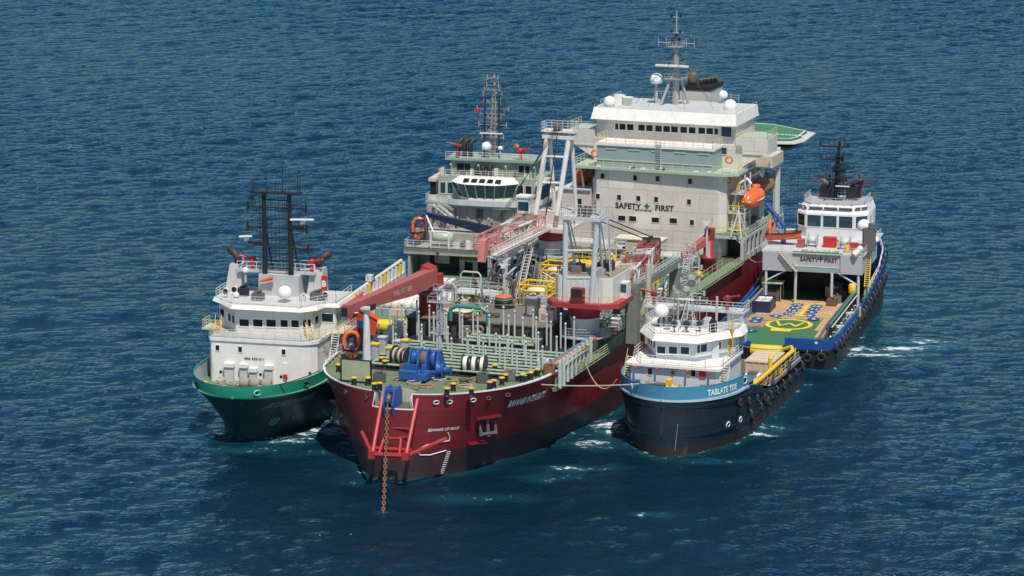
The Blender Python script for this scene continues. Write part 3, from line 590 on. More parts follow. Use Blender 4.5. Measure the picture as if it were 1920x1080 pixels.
    for i, u in enumerate(us):
        p = at(u, 237 + (u - 1155) * .05, 'x', -113.6); window(BR, p, .62 if i in (0, 12) else 1.08, .95, (1, 0, 0), GLASS, WHITE)
    p = at(1362, 247, 'x', -113.6); window(BR, p, 1.6, 1.5, (1, 0, 0), GLASSB, wl)
    m = MB(ry); m.rail([(-113.2, -11.6, 29.9), (-113.2, 11.3, 29.9), (-124.5, 11.3, 29.9)], .0 + .5, .03, 1, 2); m.rail([(-118.3, -15.5, 26.45), (-113.1, -15.5, 26.45), (-113.1, -11.6, 26.45)], 1.1, .04, 3, 1.2); m.rail([(-113.1, 11.4, 26.45), (-113.1, 16.3, 26.45), (-118.4, 16.3, 26.45)], 1.1, .04, 3, 1.2); m.build('wing_railing', BR)
    for s, y in ((-1, -11.6), (1, 12.4)): m = MB(wl); m.prismx([(y, 22.0), (y, 23.9), (y + s * 3.4, 23.9)], -117.5, -113.2); m.build('wing_bracket', BR)
    # side of the block above the boat deck
    for x, z in ((-117.5, 23), (-117.5, 19.8), (-114.8, 23.4), (-122, 22.6), (-124.5, 22.6), (-127.5, 22.6), (-122, 19.2), (-126, 19.2)): window(BLK, (x, 12.4 if z > 21.2 else 11.2, z), .6, .9, (0, 1, 0), GLASS, wl)
    window(BLK, at(1358, 283, 'x', -113.0), .8, 1.0, (1, 0, 0), GLASSB, wl)
    # stair tower on the right corner of the block, life rings
    m = MB(LGREY)
    for z in (12.6, 15.2, 18.2): m.box(-112.5, -109.4, 11.3, 14.0, z, z + .2)
    for x, y in ((-109.5, 13.9), (-112.4, 13.9)): m.tube((x, y, 12.4), (x, y, 21.3), .12, 6)
    for z in (12.6, 15.2, 18.2): m.rail([(-109.4, 11.4, z + .2), (-109.4, 13.9, z + .2), (-112.4, 13.9, z + .2)], 1.1, .04, 3, 1)
    m.use(YELLOW); m.stair((-109.2, 12.4, 12.5), (-112, 12.4, 15.3), .9, (0, 1, 0)); m.stair((-109.4, 12.4, 15.3), (-112.2, 12.4, 18.4), .9, (0, 1, 0)); m.stair((-109.4, 12.4, 18.4), (-112.2, 12.4, 21.4), .9, (0, 1, 0)); m.build('stair_tower', E)
    for i, (u, v, ax, val, wh) in enumerate(((1365, 338, 'x', -109.2, 'the stair landing right'), (1367, 300, 'x', -108.4, 'the deck edge right of the mint green casing'), (1115, 288, 'x', -107.2, 'the deck edge left of the mint green casing'))):
        p = at(u, v, ax, val); m = MB(ORANGE)
        m.path([(0, .5 * math.cos(t), .5 * math.sin(t)) for t in [k * math.pi / 6 for k in range(12)]], .13, 6, True); S.solo(m, 'life_ring', p.x, p.y, p.z, 'orange life ring on ' + wh, 'life ring', group='life rings on the white block')
    # raised boat deck, port quarter
    m = MB(paint('boat_deck_grey', (.50, .52, .49), rust=.12)); m.box(-128, -106.2, 9.0, 15.1, 11.9, 12.35); m.use(GDECK); m.box(-127.9, -106.3, 9.1, 15.0, 12.35, 12.4); m.use(MATS['boat_deck_grey'])
    for i in range(10): x = -106.4 - i * 2.35; m.box(x - .42, x + .2, 14.75, 15.12, 8.7, 11.9)
    m.box(-106.8, -106.2, 14.3, 15.1, 8.7, 11.9); m.box(-128, -106.3, 14.8, 15.05, 8.7, 9.5); m.prismx([(15.0, 11.9), (13.4, 11.9), (15.0, 10.6)], -106.7, -106.3); m.build('boat_deck', E)
    m = MB(BLACK); m.box(-127.8, -110, 11.3, 14.4, 8.75, 11.85); m.build('side_shade_block', E)  # solid black block, painted shade filling the space under the boat deck
    m = MB(YELLOW); m.rail([(-106.4, 9.1, 12.4), (-106.4, 15.0, 12.4)], 1.1, .05, 2, 1.2); m.use(LGREY); m.rail([(-106.4, 15.0, 12.4), (-127.5, 15.0, 12.4)], 1.1, .04, 3, 1.8); m.build('boat_deck_railing', E)
    def lifeboat(x, y, z, mt, lab):
        t = S.thing('lifeboat', x, y, z, lab, 'lifeboat')
        m = MB(mt); sec = []
        for i in range(13):
            u = -1 + 2 * i / 12; k = (1 - abs(u) ** 2.6) ** .5; sec.append((u * 4.0, max(.08, 1.5 * k), max(.15, 1.62 * k ** .8)))
        N = 14; vs = []
        for X, a, b in sec:
            for q in range(N):
                th = 2 * math.pi * q / N; sn = math.sin(th); vs.append((X, a * math.cos(th), b * sn * (1.0 if sn > 0 else .85)))
        m.smooth = True; m.add(vs, [(i * N + q, i * N + (q + 1) % N, (i + 1) * N + (q + 1) % N, (i + 1) * N + q) for i in range(12) for q in range(N)] + [tuple(range(N)), tuple(range(12 * N, 13 * N))]); m.smooth = False
        m.build('boat_hull', t)
        m = MB(mt); m.lathe([(.75, 0), (.7, .55), (.45, .65)], (-1.6, 0, 1.25), 10); m.build('conning_dome', t)
        m = MB(BLACK); m.box(3.0, 3.4, -.28, .28, .1, .8); m.box(-2.1, -1.0, -.5, .5, 1.75, 1.8); m.build('hatch', t)
        m = MB(WHITE2 if mt == ORANGE else RUST); m.path([(3.95 * math.cos(a) * .98, 1.52 * math.sin(a) if abs(math.sin(a)) > .3 else 1.5 * math.sin(a), 0) for a in [i * math.pi / 12 for i in range(24)]], .09, 5, True); m.build('fender_strake', t)
    a = at(1402, 378, 'y', 14.3); lifeboat(a.x - 3.2, 14.2, a.z, ORANGE, 'orange enclosed lifeboat hung in davits beside the tall white block')
    a = at(1427, 357, 'y', 14.3); lifeboat(-121.5, 13.4, 17.6, BROWNCOVER, 'brown weathered lifeboat hung just behind the bright orange one')
    for x in (-110.5, -117.0, -124.0): m = MB(WHITE); m.path([(x, 11.6, 12.4), (x, 12.0, 16.0), (x, 12.4, 19.6), (x, 14.0, 20.6), (x, 14.6, 19.8)], .22, 6); m.build('davit', E)
    m = MB(WHITE); m.tube((-105.4, 14.6, 12.4), (-105.2, 14.2, 16.6), .14, 5); m.tube((-105.4, 13.0, 12.4), (-105.2, 14.2, 16.6), .14, 5); m.tube((-106.9, 15.0, 12.4), (-105.2, 14.2, 16.6), .1, 5); m.build('boat_rest', E)
    # posts aft carrying the helideck
    m = MB(LGREY)
    for x, y in ((-122, 12.9), (-126.5, 14.2)): m.tube((x, y, 12.4), (x, y, 23.0), .6, 8)
    m.use(BEIGE); m.box(-127.4, -121, 11.9, 15.0, 20.6, 22.4); m.build('helideck_column', E)
    outl = [at(u, v, 'z', 23.6) for u, v in ((1529, 246), (1451, 230.5), (1396, 227), (1360, 238), (1420, 262), (1443, 265), (1491, 265.5), (1509, 261))]
    P = [(p.x, p.y) for p in outl]; cx, cy = sum(p[0] for p in P) / 8, sum(p[1] for p in P) / 8
    sh = lambda k: [(cx + (x - cx) * k, cy + (y - cy) * k) for x, y in P]
    if sum(P[i][0] * P[(i + 1) % 8][1] - P[(i + 1) % 8][0] * P[i][1] for i in range(8)) < 0: P.reverse()
    m = MB(paint('helideck_net', (.62, .60, .55), rust=.05)); m.prism(sh(1.0), 23.15, 23.35); m.build('safety_net', E)
    m = MB(paint('helideck_green', (.045, .19, .09), rough=.8, rust=0, dirt=.3)); m.prism(sh(.8), 23.2, 23.75); HD = m.build('helideck', E)
    m = MB(WHITE); q = sh(.78); q2 = sh(.74)
    for i in range(8): j = (i + 1) % 8; m.quad((*q[i], 23.756), (*q[j], 23.756), (*q2[j], 23.756), (*q2[i], 23.756))
    m.build('edge_line', HD)
    m = MB(DGREY)
    for k in (.3, .55, .75): q = sh(k); m.prism(q, 22.0, 22.25); m.prism(sh(k - .04), 22.9, 23.15)
    for p in sh(.6): m.tube((*p, 21.8), (*p, 23.1), .15, 5)
    m.build('truss', HD)
    c = S.at(1478, 253, 'z', 23.8); lettering(HD, 'RAWABI', 1.3, WHITE, (c.x, c.y, 23.757), (.1, 1, 0), (-1, .1, 0), 'deck_lettering', bold=.04)
    m = MB(BRIGHTRED)
    for u, v in ((1410, 237), (1404, 240), (1397, 248)): p = at(u, v, 'z', 24.0); m.bbox(p.x, p.y, 23.76 if u > 1400 else 26.5, .8, .7, 1.0, 0, .2)
    m.build('foam_monitor', HD)
    # main mast
    m = MB(paint('mast_weathered', (.40, .38, .36), rust=.35, dirt=.4)); x, y = -120, -.5
    m.tube((x, y, 29.9), (x, y, 38.8), .55, 8, r1=.42); m.tube((x + 1.6, y - 2.0, 29.9), (x + .2, y - .2, 35.4), .22, 6); m.tube((x - 1.6, y + 1.6, 29.9), (x - .2, y + .2, 35.4), .22, 6)
    m.tube((x, y, 38.8), (x, y, 44.6), .14, 6, r1=.09)
    for z, l in ((34.0, 1.6), (35.9, 1.3), (39.0, 1.1)): m.bbox(x, y, z, l * 1.6, l * 1.9, .12); m.rail([(x + l * .8, y - l * .95, z), (x + l * .8, y + l * .95, z), (x - l * .8, y + l * .95, z)], .9, .035, 2, .8)
    for z, l in ((39.6, 2.9), (43.6, .8), (41.2, 1.0)): m.tube((x, y - l, z), (x, y + l, z), .08, 5)
    for k in (-2.9, -1.6, 1.6, 2.9): m.tube((x, y + k, 39.0), (x, y + k, 40.4), .05, 4)
    for k in (-.7, .7): m.use(BLACK); m.bbox(x + .3, y + k, 43.6, .3, .3, .5); m.bbox(x + .3, y + k, 41.2, .3, .3, .4)
    for k, z in ((-.5, 39.7), (.6, 40.0), (.1, 40.6)): m.bbox(x + .4, y + k, z, .4, .4, .5)
    MA = m.build('mast', E)
    m = MB(WHITE); m.box(x + 1.0, x + 1.3, y - 3.0, y + 2.4, 36.0, 36.3); m.build('radar_bar', MA)
    m = MB(BLACK)
    for dx, dy in ((2, -6), (3, 7), (-3, 5), (-2, -6), (5, 3), (5, -3)): m.tube((x, y, 38.6), (x + dx, y + dy, 30), .035, 3)
    m.build('stay', MA)
    m = MB(paint('funnel_white', (.60, .57, .50), rust=.1)); m.prism([(-136, -2.6), (-129, -2.6), (-129, 2.4), (-136, 2.4)], 25.2, 31.0); m.use(BLACK); m.prism([(-136.1, -2.7), (-128.9, -2.7), (-128.9, 2.5), (-136.1, 2.5)], 31.0, 31.7)
    m.use(paint('exhaust_brown', (.13, .10, .08), rough=.5, rust=.3)); m.lathe([(.75, 0), (.8, .8), (.8, 1.8), (.6, 2.0)], (-130.2, -.9, 31.7), 12)
    for k in range(5): m.lathe([(.35, 0), (.3, .7), (.42, .9)], (-130.5 - k * .9, .4 + .35 * k, 31.7), 8)
    m.build('funnel', E)
    for u, v, x_, r, pole in ((1143, 191, -115, .92, .9), (1231, 149, -120, 1.0, 4.2), (1369, 199, -118, 1.05, 1.2), (1356, 178, -124, .72, 3.0), (1229, 184, -121, .45, 2), (1315, 205, -123, .7, .6)):
        p = at(u, v, 'x', x_); m = MB(paint('radome_white', (.80, .80, .78), rough=.35, rust=0, dirt=.12)); m.dome((0, 0, 0), r, 18, .35); m.use(GREY); m.tube((0, 0, -r * .5), (0, 0, -r * .5 - pole), .22, 7); m.build('satellite_dome', E, loc=p)
    m = MB(LGREY); m.rail([(-114, -10.8, 29.94), (-124, -10.8, 29.94)], 1.1, .035, 3, 1.5); m.rail([(-128, -6, 29.9), (-126, -6, 29.9), (-126, 8, 29.9)], 1.1, .035, 3, 1.3); m.use(WHITE); m.lathe([(.7, 0), (.75, 1.2), (.9, 1.3)], (-117, -7.4, 29.9), 10); m.bbox(-117.5, -8.9, 29.9, 1.4, 1.5, 1.5); m.build('roof_fitting', BR)
    return S, hull
SB, HB = ship_b()
# ------------------------------------------------------------------ shared ship fittings
def radome(S, u, v, x_, r, pole, parent=None):
    p = S.at(u, v, 'x', x_); m = MB(paint('radome_white', (.80, .80, .78), rough=.35, rust=0, dirt=.12)); m.dome((0, 0, 0), r, 18, .35); m.use(GREY); m.tube((0, 0, -r * .5), (0, 0, -r * .5 - pole), .2, 7)
    return m.build('satellite_dome', parent or S.e, loc=p)
def monitor(S, p, dirx, diry, mat, h=1.0, parent=None):
    m = MB(mat); m.tube((0, 0, 0), (0, 0, h), .28, 8, r1=.2); m.lathe([(.3, 0), (.38, .2), (.38, .5), (.25, .7)], (0, 0, h), 10); d = Vector((dirx, diry, .25)).normalized()
    m.tube(Vector((0, 0, h + .4)) - d * .5, Vector((0, 0, h + .4)) + d * 1.7, .2, 7, r1=.13); m.tube(Vector((0, 0, h + .4)) + d * 1.6, Vector((0, 0, h + .4)) + d * 1.8, .2, 7); m.tube((0, -.5, h + .2), (0, .5, h + .2), .2, 6)
    return m.build('fire_monitor', parent or S.e, loc=p)
def exhaust(S, pts, r, parent=None, mt=None):
    m = MB(mt or paint('exhaust_soot', (.035, .032, .03), rough=.6, rust=.25)); m.smooth = True; m.path(pts, r, 10); m.smooth = False; return m.build('exhaust_pipe', parent or S.e)
def tyre(S, p, ax, r=.62, lab='black tyre fender', group=None, t=None):
    """tyre fender hung flat against the side; ax = outward direction in the ship's frame"""
    m = MB(RUBBER); a = Vector(ax).normalized(); q = Vector((0, 0, 1)).cross(a).normalized(); m.smooth = True
    m.path([q * (r * .72 * math.cos(k)) + Vector((0, 0, r * .72 * math.sin(k))) for k in [i * math.pi / 6 for i in range(12)]], r * .34, 7, True); m.smooth = False
    m.use(STEEL); m.path([(0, 0, r * .9), Vector((0, 0, r * 1.5)) - a * .3], .04, 4)
    return S.solo(m, 'tyre_fender', p[0], p[1], p[2], lab, 'tyre', group=group)
def rescue_boat(S, x, y, z, lab, rz=0.0, arch=True):
    """open orange fast rescue craft with its wheel console and self righting hoop"""
    t = S.thing('rescue_boat', x, y, z, lab, 'rescue boat', rz=rz)
    m = MB(ORANGE); sec = []
    for i in range(9):
        u = i / 8; w_ = 1.05 * (1 - max(0, u - .45) ** 2 * 2.9); k = .55 + .35 * u * u; sec.append([(-2.6 + 5.4 * u, 0, -.55 + .35 * u * u), (-2.6 + 5.4 * u, w_ * .75, -.25 + .3 * u * u), (-2.6 + 5.4 * u, w_, k), (-2.6 + 5.4 * u, w_ * .78, k), (-2.6 + 5.4 * u, w_ * .6, .05 + .3 * u * u)])
    for sgn in (1, -1):
        vs = [(a, sgn * b, c) for s_ in sec for a, b, c in s_]; m.add(vs, [(i * 5 + j, i * 5 + j + 1, (i + 1) * 5 + j + 1, (i + 1) * 5 + j) for i in range(8) for j in range(4)])
    m.box(-2.6, 1.8, -.6, .6, .0, .08); m.build('boat_hull', t)
    m = MB(RUBBER); m.path([(-2.6, 1.08, .55), (0, 1.1, .62), (1.6, .78, .8), (2.8, .1, .95), (2.8, -.1, .95), (1.6, -.78, .8), (0, -1.1, .62), (-2.6, -1.08, .55)], .13, 6); m.build('rubbing_band', t)
    if arch:
        m = MB(ORANGE); m.path([(-1.9, -.95, .5), (-2.0, -.95, 1.5), (-2.0, -.6, 2.2), (-2.0, 0, 2.4), (-2.0, .6, 2.2), (-2.0, .95, 1.5), (-1.9, .95, .5)], .26, 8); m.build('righting_hoop', t)
    m = MB(paint('console_grey', (.3, .3, .3))); m.bbox(-.3, 0, 0, .9, .7, 1.1, 0, .15); m.bbox(-1.2, 0, 0, .8, .8, .7); m.bbox(-2.75, 0, .1, .5, .5, 1.2); m.build('console', t)
    return t
# ------------------------------------------------------------------ green hulled ship, front left
def ship_a():
    S = Ship('supply_ship', -34.8, 381.36, 14, 'green hulled supply ship with white house and tall black twin mast, leftmost in the raft'); E = S.e; at = S.at
    hull = Hull(8.5, -2.4, 26, 12.5, 6.6, -39, pw=1.45, pd=2.1, rake=5.2); n = 90
    zh = lambda x: 6.5 if x > -21 else max(3.9, 6.5 + (x + 21) * .9)
    m = MB(paint('deep_green_hull', (.007, .048, .047), rough=.42, rust=.10, dirt=.5, bump=.03, plates=(5, 1.9))); hull.shell(m, [-3, -1, 1, 2.5, 3.8, lambda x: min(5.2, zh(x)), zh], n, close=True); H = m.build('hull', E)
    bz = lambda x: 6.6; zt = lambda x: 8.0 if x > -14 else max(6.7, 8.0 + (x + 14) * .5)
    g = paint('sea_green_bulwark', (.012, .26, .165), rust=.08, dirt=.3); gl = paint('light_green_strake', (.20, .55, .42), rust=.1)
    m = MB(g); hull.shell(m, [6.5, 7.2, zt], n, xend=-21); m.use(paint('bulwark_inside', (.42, .48, .46), rust=.2)); hull.shell(m, [5.7, zt], n, e=-.14, xend=-21); m.use(g); hull.rim(m, zt, .22, .1, n, e=.03, xend=-21); m.build('bulwark', H)
    m = MB(gl); hull.rim(m, 6.42, .3, .26, n, xend=-14, e=.18); m.build('rubbing_strake', H)
    m = MB(GDECK); hull.deck(m, 5.7, 60, xend=-22); m.build('foredeck', E); m = MB(paint('steel_deck_blue', (.10, .13, .15), rough=.8, rust=.3)); m.box(-38.8, -22, -8.3, 8.3, 3.6, 3.7); m.box(-22.1, -22, -8.3, 8.3, 3.7, 5.7); m.build('cargo_deck', E)
    ml = paint('faded_lettering', (.22, .27, .30), rust=0)
    hull_lettering(E, hull, 'BOURSON PHEDI', 1.15, ml, -.2, 4.75, 1, bold=.04, shear=.25, xsc=.95)
    for x in (-3.4, -6.6):
        m = MB(ml); y = hull.half(x, 2.2); m.path([(x + .5 * math.cos(k) + .03, hull.half(x + .5 * math.cos(k), 2.3 + .5 * math.sin(k)) + .04, 2.3 + .5 * math.sin(k)) for k in [i * math.pi / 6 for i in range(12)]], .05, 4, True)
        m.path([(x - .3, hull.half(x - .3, 2.0) + .04, 2.0), (x + .3, hull.half(x + .3, 2.6) + .04, 2.6)], .05, 4); m.path([(x + .3, hull.half(x + .3, 2.0) + .04, 2.0), (x - .3, hull.half(x - .3, 2.6) + .04, 2.6)], .05, 4); m.build('thruster_mark', H)
    for x, s in ((-.4, -1), (-3.8, 1), (2.0, 1)):
        y = hull.half(x, 7.3); m = MB(BLACK if x != 2.0 else gl); nx = Vector((1, s * 1.2, 0)).normalized(); q = Vector((-nx.y, nx.x, 0)); c = Vector((x, s * y, 7.3)) + nx * .04
        m.path([c + q * (.5 * math.cos(t)) + Vector((0, 0, .32 * math.sin(t))) for t in [i * .524 for i in range(12)]], .12, 5, True); m.use(BLACK); m.add([c + q * (.45 * math.cos(t)) + Vector((0, 0, .28 * math.sin(t))) for t in [i * .524 for i in range(12)]], [tuple(range(12))]); m.build('fairlead', H)
    # forward house
    m = MB(WHITE); ho = [(-22, -7.3), (-9.6, -7.3), (-9, -6.9), (-9, 5.4), (-9.4, 6.4), (-10.4, 7.2), (-22, 7.3)]; m.prism(ho, 5.7, 11.5); m.prism([(-22.2, -7.45), (-9.5, -7.45), (-8.85, -7.0), (-8.85, 5.5), (-9.25, 6.5), (-10.3, 7.4), (-22.2, 7.45)], 11.2, 11.62)
    m.use(GREY); m.prism([(-22, -7.3), (-9.5, -7.3), (-9.0, -6.9), (-9.0, 5.4), (-9.5, 6.5), (-10.4, 7.2), (-22, 7.2)], 11.62, 11.66); HO = m.build('deck_house', E)
    for u, v in ((408, 652), (450.5, 655), (532, 660)): window(HO, at(u, v, 'x', -9), .5, .72, (1, 0, 0), GLASS, WHITE)
    window(HO, (-12.5, 7.2, 10.2), .4, .8, (0, 1, 0), GLASS, WHITE)
    p = at(477, 673, 'x', -9); lettering(HO, 'IMO 9331511', .42, BLACK, (-8.96, p.y, p.z - .15), (0, 1, 0), (0, 0, 1), 'number_lettering', bold=.02, space=1.2)
    for u, v, b, c in ((430, 693, 1.25, 1.9), (457, 694, 1.0, 1.8), (475, 699, .95, 1.0), (504, 697, 1.05, 1.9)):
        p = at(u, v, 'x', -8.7); m = MB(LGREY); m.bbox(-8.75, p.y, 5.72, .5, b, p.z - 5.5 + c / 3); m.use(WHITE); m.bbox(-8.7, p.y, p.z + c / 4 - .1, .75, b + .15, .5); m.build('deck_locker', E)
    m = MB(BRIGHTRED); p = at(535, 706, 'x', -8.9); m.bbox(-8.9, p.y, p.z - .3, .25, .55, .6); m.use(WHITE); m.bbox(-8.95, p.y, p.z - .1, .12, .8, 1.9); m.build('hose_box', E)
    for u, v in ((414, 697), (488.5, 702), (527, 706), (581, 700)):
        p = at(u, v, 'x', -9); m = MB(BLACK); m.tube((-9.02, p.y, p.z), (-8.95, p.y, p.z), .2, 10); m.build('vent', HO)
    # ropes piled on the foredeck, winch
    t = S.thing('mooring_winch', -5.8, .2, 5.72, 'mooring winch with tangled rope on the green foredeck before the white house', 'winch')
    m = MB(DGREY); m.bbox(0, 0, 0, 1.6, 4.6, .35); m.build('bed', t)
    for i in range(3):
        m = MB(paint('tangled_rope', (.34, .30, .25), rough=.95, rust=.1, dirt=.6)); m.lathe([(.3, -.6), (.72, -.55), (.68, -.2), (.75, .1), (.66, .4), (.72, .55), (.3, .6)], (0, -1.5 + i * 1.5, .8), 12, 'y'); m.build('rope_drum', t)
    for i in range(9):
        m = MB(MATS['tangled_rope'] if i % 2 else ROPE); cx, cy = -4.6 - rnd.random() * 2.6, -5 + i * 1.0; m.path([(.55 * math.cos(k) * rnd.uniform(.7, 1.2), .7 * math.sin(k) * rnd.uniform(.7, 1.2), .12 + .05 * k + .3 * rnd.random()) for k in [j * .62 for j in range(18)]], .07, 5)
        S.solo(m, 'rope_coil', cx, cy, 5.74, 'loose coil of mooring rope on the foredeck of the green hulled ship', 'rope', group='rope coils on the green ship foredeck')
    for x, y in ((-.6, -3.4), (-1.6, -4.3), (1.2, -1.2), (.8, 2.6), (-1.4, 4.6), (-2.6, 5.6), (-4.6, -6.3), (1.8, .9)):
        m = MB(BLACK); m.lathe([(.3, 0), (.27, .85)], (0, 0, 0), 9, smooth=False); m.use(YELLOW); m.lathe([(.36, .85), (.36, .98)], (0, 0, 0), 9, smooth=False); m.build('bollard', E, loc=(x, y, 5.72))
    # wheelhouse
    wp = [(-22, -7.2), (-16, -7.2), (-14.6, -6.6), (-12.3, -4.6), (-12.3, 4.3), (-13.6, 5.6), (-15.6, 5.9), (-15.8, 8.0), (-22, 8.0)]; wp[0:2] = [(-22, -8.2), (-16, -8.2)]
    m = MB(paint('wheelhouse_white', (.72, .69, .63), rust=.25, dirt=.35)); m.prism(wp, 11.62, 15.0); W = m.build('wheelhouse', E)
    m = MB(WHITE); ro = [(-22.6, -9.0), (-15.6, -9.0), (-14.4, -7.6), (-11.2, -4.9), (-11.2, 4.7), (-13.0, 6.4), (-15.2, 6.8), (-15.3, 8.7), (-22.6, 8.7)]; m.prism(ro, 15.0, 15.5, [(x - .25, y * .98) for x, y in ro]); m.use(LGREY); m.prism([(x - .5, y * .95) for x, y in ro], 15.5, 15.56); m.build('roof', W)
    for u in (458, 483.5, 508.5, 533, 553.5): window(W, at(u, 605 + (u - 458) * .02, 'x', -12.3), 1.32 if u < 520 else (1.0 if u > 550 else .98), .95, (1, 0, 0), GLASS, WHITE, fr=.13)
    wall_windows(W, (-14.6, -6.6), (-12.3, -4.6), 13.25, 1.0, [(.3, 1.0), (.74, 1.0)], WHITE)
    wall_windows(W, (-12.3, 4.3), (-13.6, 5.6), 13.25, .95, [(.3, .45), (.7, .45)], WHITE)
    wall_windows(W, (-15.6, 5.9), (-15.8, 8.0), 13.5, 1.1, [(.5, 1.5)], WHITE); wall_windows(W, (-13.6, 5.6), (-15.6, 5.9), 13.4, 1.0, [(.5, 1.0)], WHITE)
    wall_windows(W, (-16, -8.2), (-14.6, -6.6), 13.5, 1.0, [(.4, 1.1)], WHITE); wall_windows(W, (-15.8, 8.0), (-22, 8.0), 13.4, 1.2, [(.1, .6), (.22, .6), (.34, .6)], WHITE)
    yl = paint('cream_rail', (.62, .57, .40), rust=.1)
    m = MB(yl); m.rail([(-14, -7.3, 11.65), (-9.2, -7.2, 11.65), (-8.95, -6.8, 11.65), (-8.95, 5.4, 11.65), (-9.4, 6.4, 11.65), (-11, 7.3, 11.65)], 1.1, .04, 3, 1.7); m.build('railing', E)
    m = MB(yl); m.prism([(-17, -10.0), (-14, -10.0), (-14, -7.3), (-17, -7.3)], 11.4, 11.6); m.rail([(-17, -9.9, 11.6), (-14.1, -9.9, 11.6), (-14.1, -7.4, 11.6)], 1.1, .045, 3, 1.2); m.use(YELLOW); m.stair((-11.2, -6.8, 11.65), (-14.0, -7.6, 12.6), .8, (0, 1, 0)); m.build('port_wing', E)
    m = MB(yl); m.prism([(-20, 7.3), (-15.2, 7.3), (-15.2, 9.6), (-20, 9.6)], 11.5, 11.65); m.rail([(-11, 7.2, 11.65), (-15, 9.5, 11.65), (-20, 9.5, 11.65)], 1.1, .045, 3, 1.2); m.build('starboard_wing', E)
    m = MB(WHITE2); m.stair((-12.0, 8.4, 5.8), (-15.4, 8.2, 11.6), .9, (0, 1, 0)); m.build('side_ladder', E); m = MB(YELLOW); m.stair((-10.2, 6.4, 11.65), (-12.6, 5.2, 12.6), 1.0, (.3, 1, 0)); m.build('yellow_steps', E)
    # roof furniture
    gl2 = paint('casing_grey', (.50, .50, .50), rust=.12, dirt=.3)
    a, b = at(490, 515, 'x', -18), at(558, 563, 'x', -18); m = MB(gl2); m.prism([(-21, a.y - .4), (-18, a.y - .4), (-18, b.y + .2), (-21, b.y + .2)], 15.5, 18.4); CA = m.build('casing', E)
    for (u0, v0, u1, v1, s) in ((443, 494, 441, 556, -1), (595, 506, 594, 567, 1)):
        tp, bt = at(u0, v0, 'x', -20), at(u1, v1, 'x', -20); m = MB(gl2); y0, y1 = bt.y, tp.y
        m.prism([(-21.6, y0 - 1.15), (-19.2, y0 - 1.15), (-19.2, y0 + 1.15), (-21.6, y0 + 1.15)], 15.5, 19.2, [(-21.6, y1 - .85), (-19.8, y1 - .85), (-19.8, y1 + .85), (-21.6, y1 + .85)]); F = m.build('funnel', E)
        if s < 0: exhaust(S, [(-20.7, y1, 19.2), (-20.7, y1, 19.9), (-20.9, y1 - .5, 20.5), (-21.2, y1 - 1.4, 21.1)], .5, F)
        else: exhaust(S, [(-20.7, y1, 19.2), (-20.7, y1, 19.9), (-20.9, y1 + .5, 20.5), (-21.2, y1 + 1.4, 21.1)], .5, F)
        if s > 0:
            m = MB(BRIGHTRED); m.box(-19.6, -19.3, y1 + .75, y1 + 1.5, 16.4, 18.3); m.build('badge_plate', F); lettering(F, 'B', 1.1, WHITE, (-19.27, y1 + 1.12, 16.9), (0, 1, 0), (0, 0, 1), 'letter_mark', bold=.05)
    m = MB(gl2); m.box(-21.4, -19.0, -6.6, 4.2, 18.4, 18.75); m.use(WHITE); m.rail([(-19.0, -6.6, 18.75), (-19.0, 4.2, 18.75)], 1.1, .04, 2, 1.3); m.rail([(-21.4, -6.6, 18.75), (-21.4, 4.2, 18.75)], 1.1, .04, 2, 1.3); m.build('monitor_platform', E)
    p = at(472, 502, 'x', -19.2); monitor(S, (-19.6, p.y, 18.75), .3, -1, BRIGHTRED, 1.0); p = at(583, 508, 'x', -19.2); monitor(S, (-19.6, p.y, 18.75), .3, 1, BRIGHTRED, 1.0)
    m = MB(ORANGE); p = at(492, 526, 'x', -17.6); m.tube((-17.6, p.y - .3, p.z - .1), (-17.4, p.y + 1.5, p.z + .45), .16, 8, r1=.3); tag(m.build('windsock', None), 'orange windsock before the grey casing of the green hulled ship', 'windsock'); o = bpy.data.objects['windsock']; me = o.data; me.transform(Matrix.Translation(-Vector((-17.6, p.y, p.z)))); o.location = S.w(-17.6, p.y, p.z); o.rotation_euler = (0, 0, S.a)
    radome(S, 534, 549, -14.6, .95, .8); radome(S, 460, 507, -19, .45, 1.4); radome(S, 443, 553, -15.5, .4, .5)
    # twin mast
    bm = paint('mast_black', (.014, .014, .016), rust=.12, dirt=.2); m = MB(bm); A0, A1 = at(497, 505, 'x', -18.5), at(494, 361, 'x', -18.5); B0, B1 = at(546, 508, 'x', -18.5), at(541, 364, 'x', -18.5); tz = lambda P, Q, z: P.lerp(Q, (z - P.z) / (Q.z - P.z))
    for P, Q in ((A0, A1), (B0, B1)):
        m.tube((-18.5, P.y, 18.4), (-18.7, Q.y, Q.z), .36, 8, r1=.28); m.tube((-20.4, P.y + .5, 18.5), (-18.7, lerp(P.y, Q.y, .5) + .1, 24.5), .12, 6)
        for j in range(18): z = 18.8 + j * .58; m.tube((-18.3, lerp(P.y, Q.y, j / 18) - .22, z), (-18.3, lerp(P.y, Q.y, j / 18) - .62, z), .03, 4)
        m.tube((-18.3, P.y - .6, 18.6), (-18.5, Q.y - .6, 29), .03, 4)
    hs = [(20.2, 0, 0), (21.9, 0, 2.4), (24.6, -2.3, 2.3), (27.3, -2.2, 2.2)]
    for z, l, r_ in hs:
        m.box(-18.75, -18.35, A0.y + l, B0.y + r_, z, z + .16); m.rail([(-18.4, A0.y + l, z + .16), (-18.4, B0.y + r_, z + .16)], .9, .025, 2, .55)
        for k in (l, r_):
            if k: y = A0.y + l if k < 0 else B0.y + r_; m.tube((-18.5, y, z), (-18.5, (A0.y if k < 0 else B0.y), z - 1.0), .05, 4); m.bbox(-18.4, y, z - .5, .28, .28, 1.2)
    for z in (19.2, 21.2, 23.2, 25.9, 28.4): m.tube((-18.6, A0.y, z), (-18.6, B0.y, z), .08, 5)
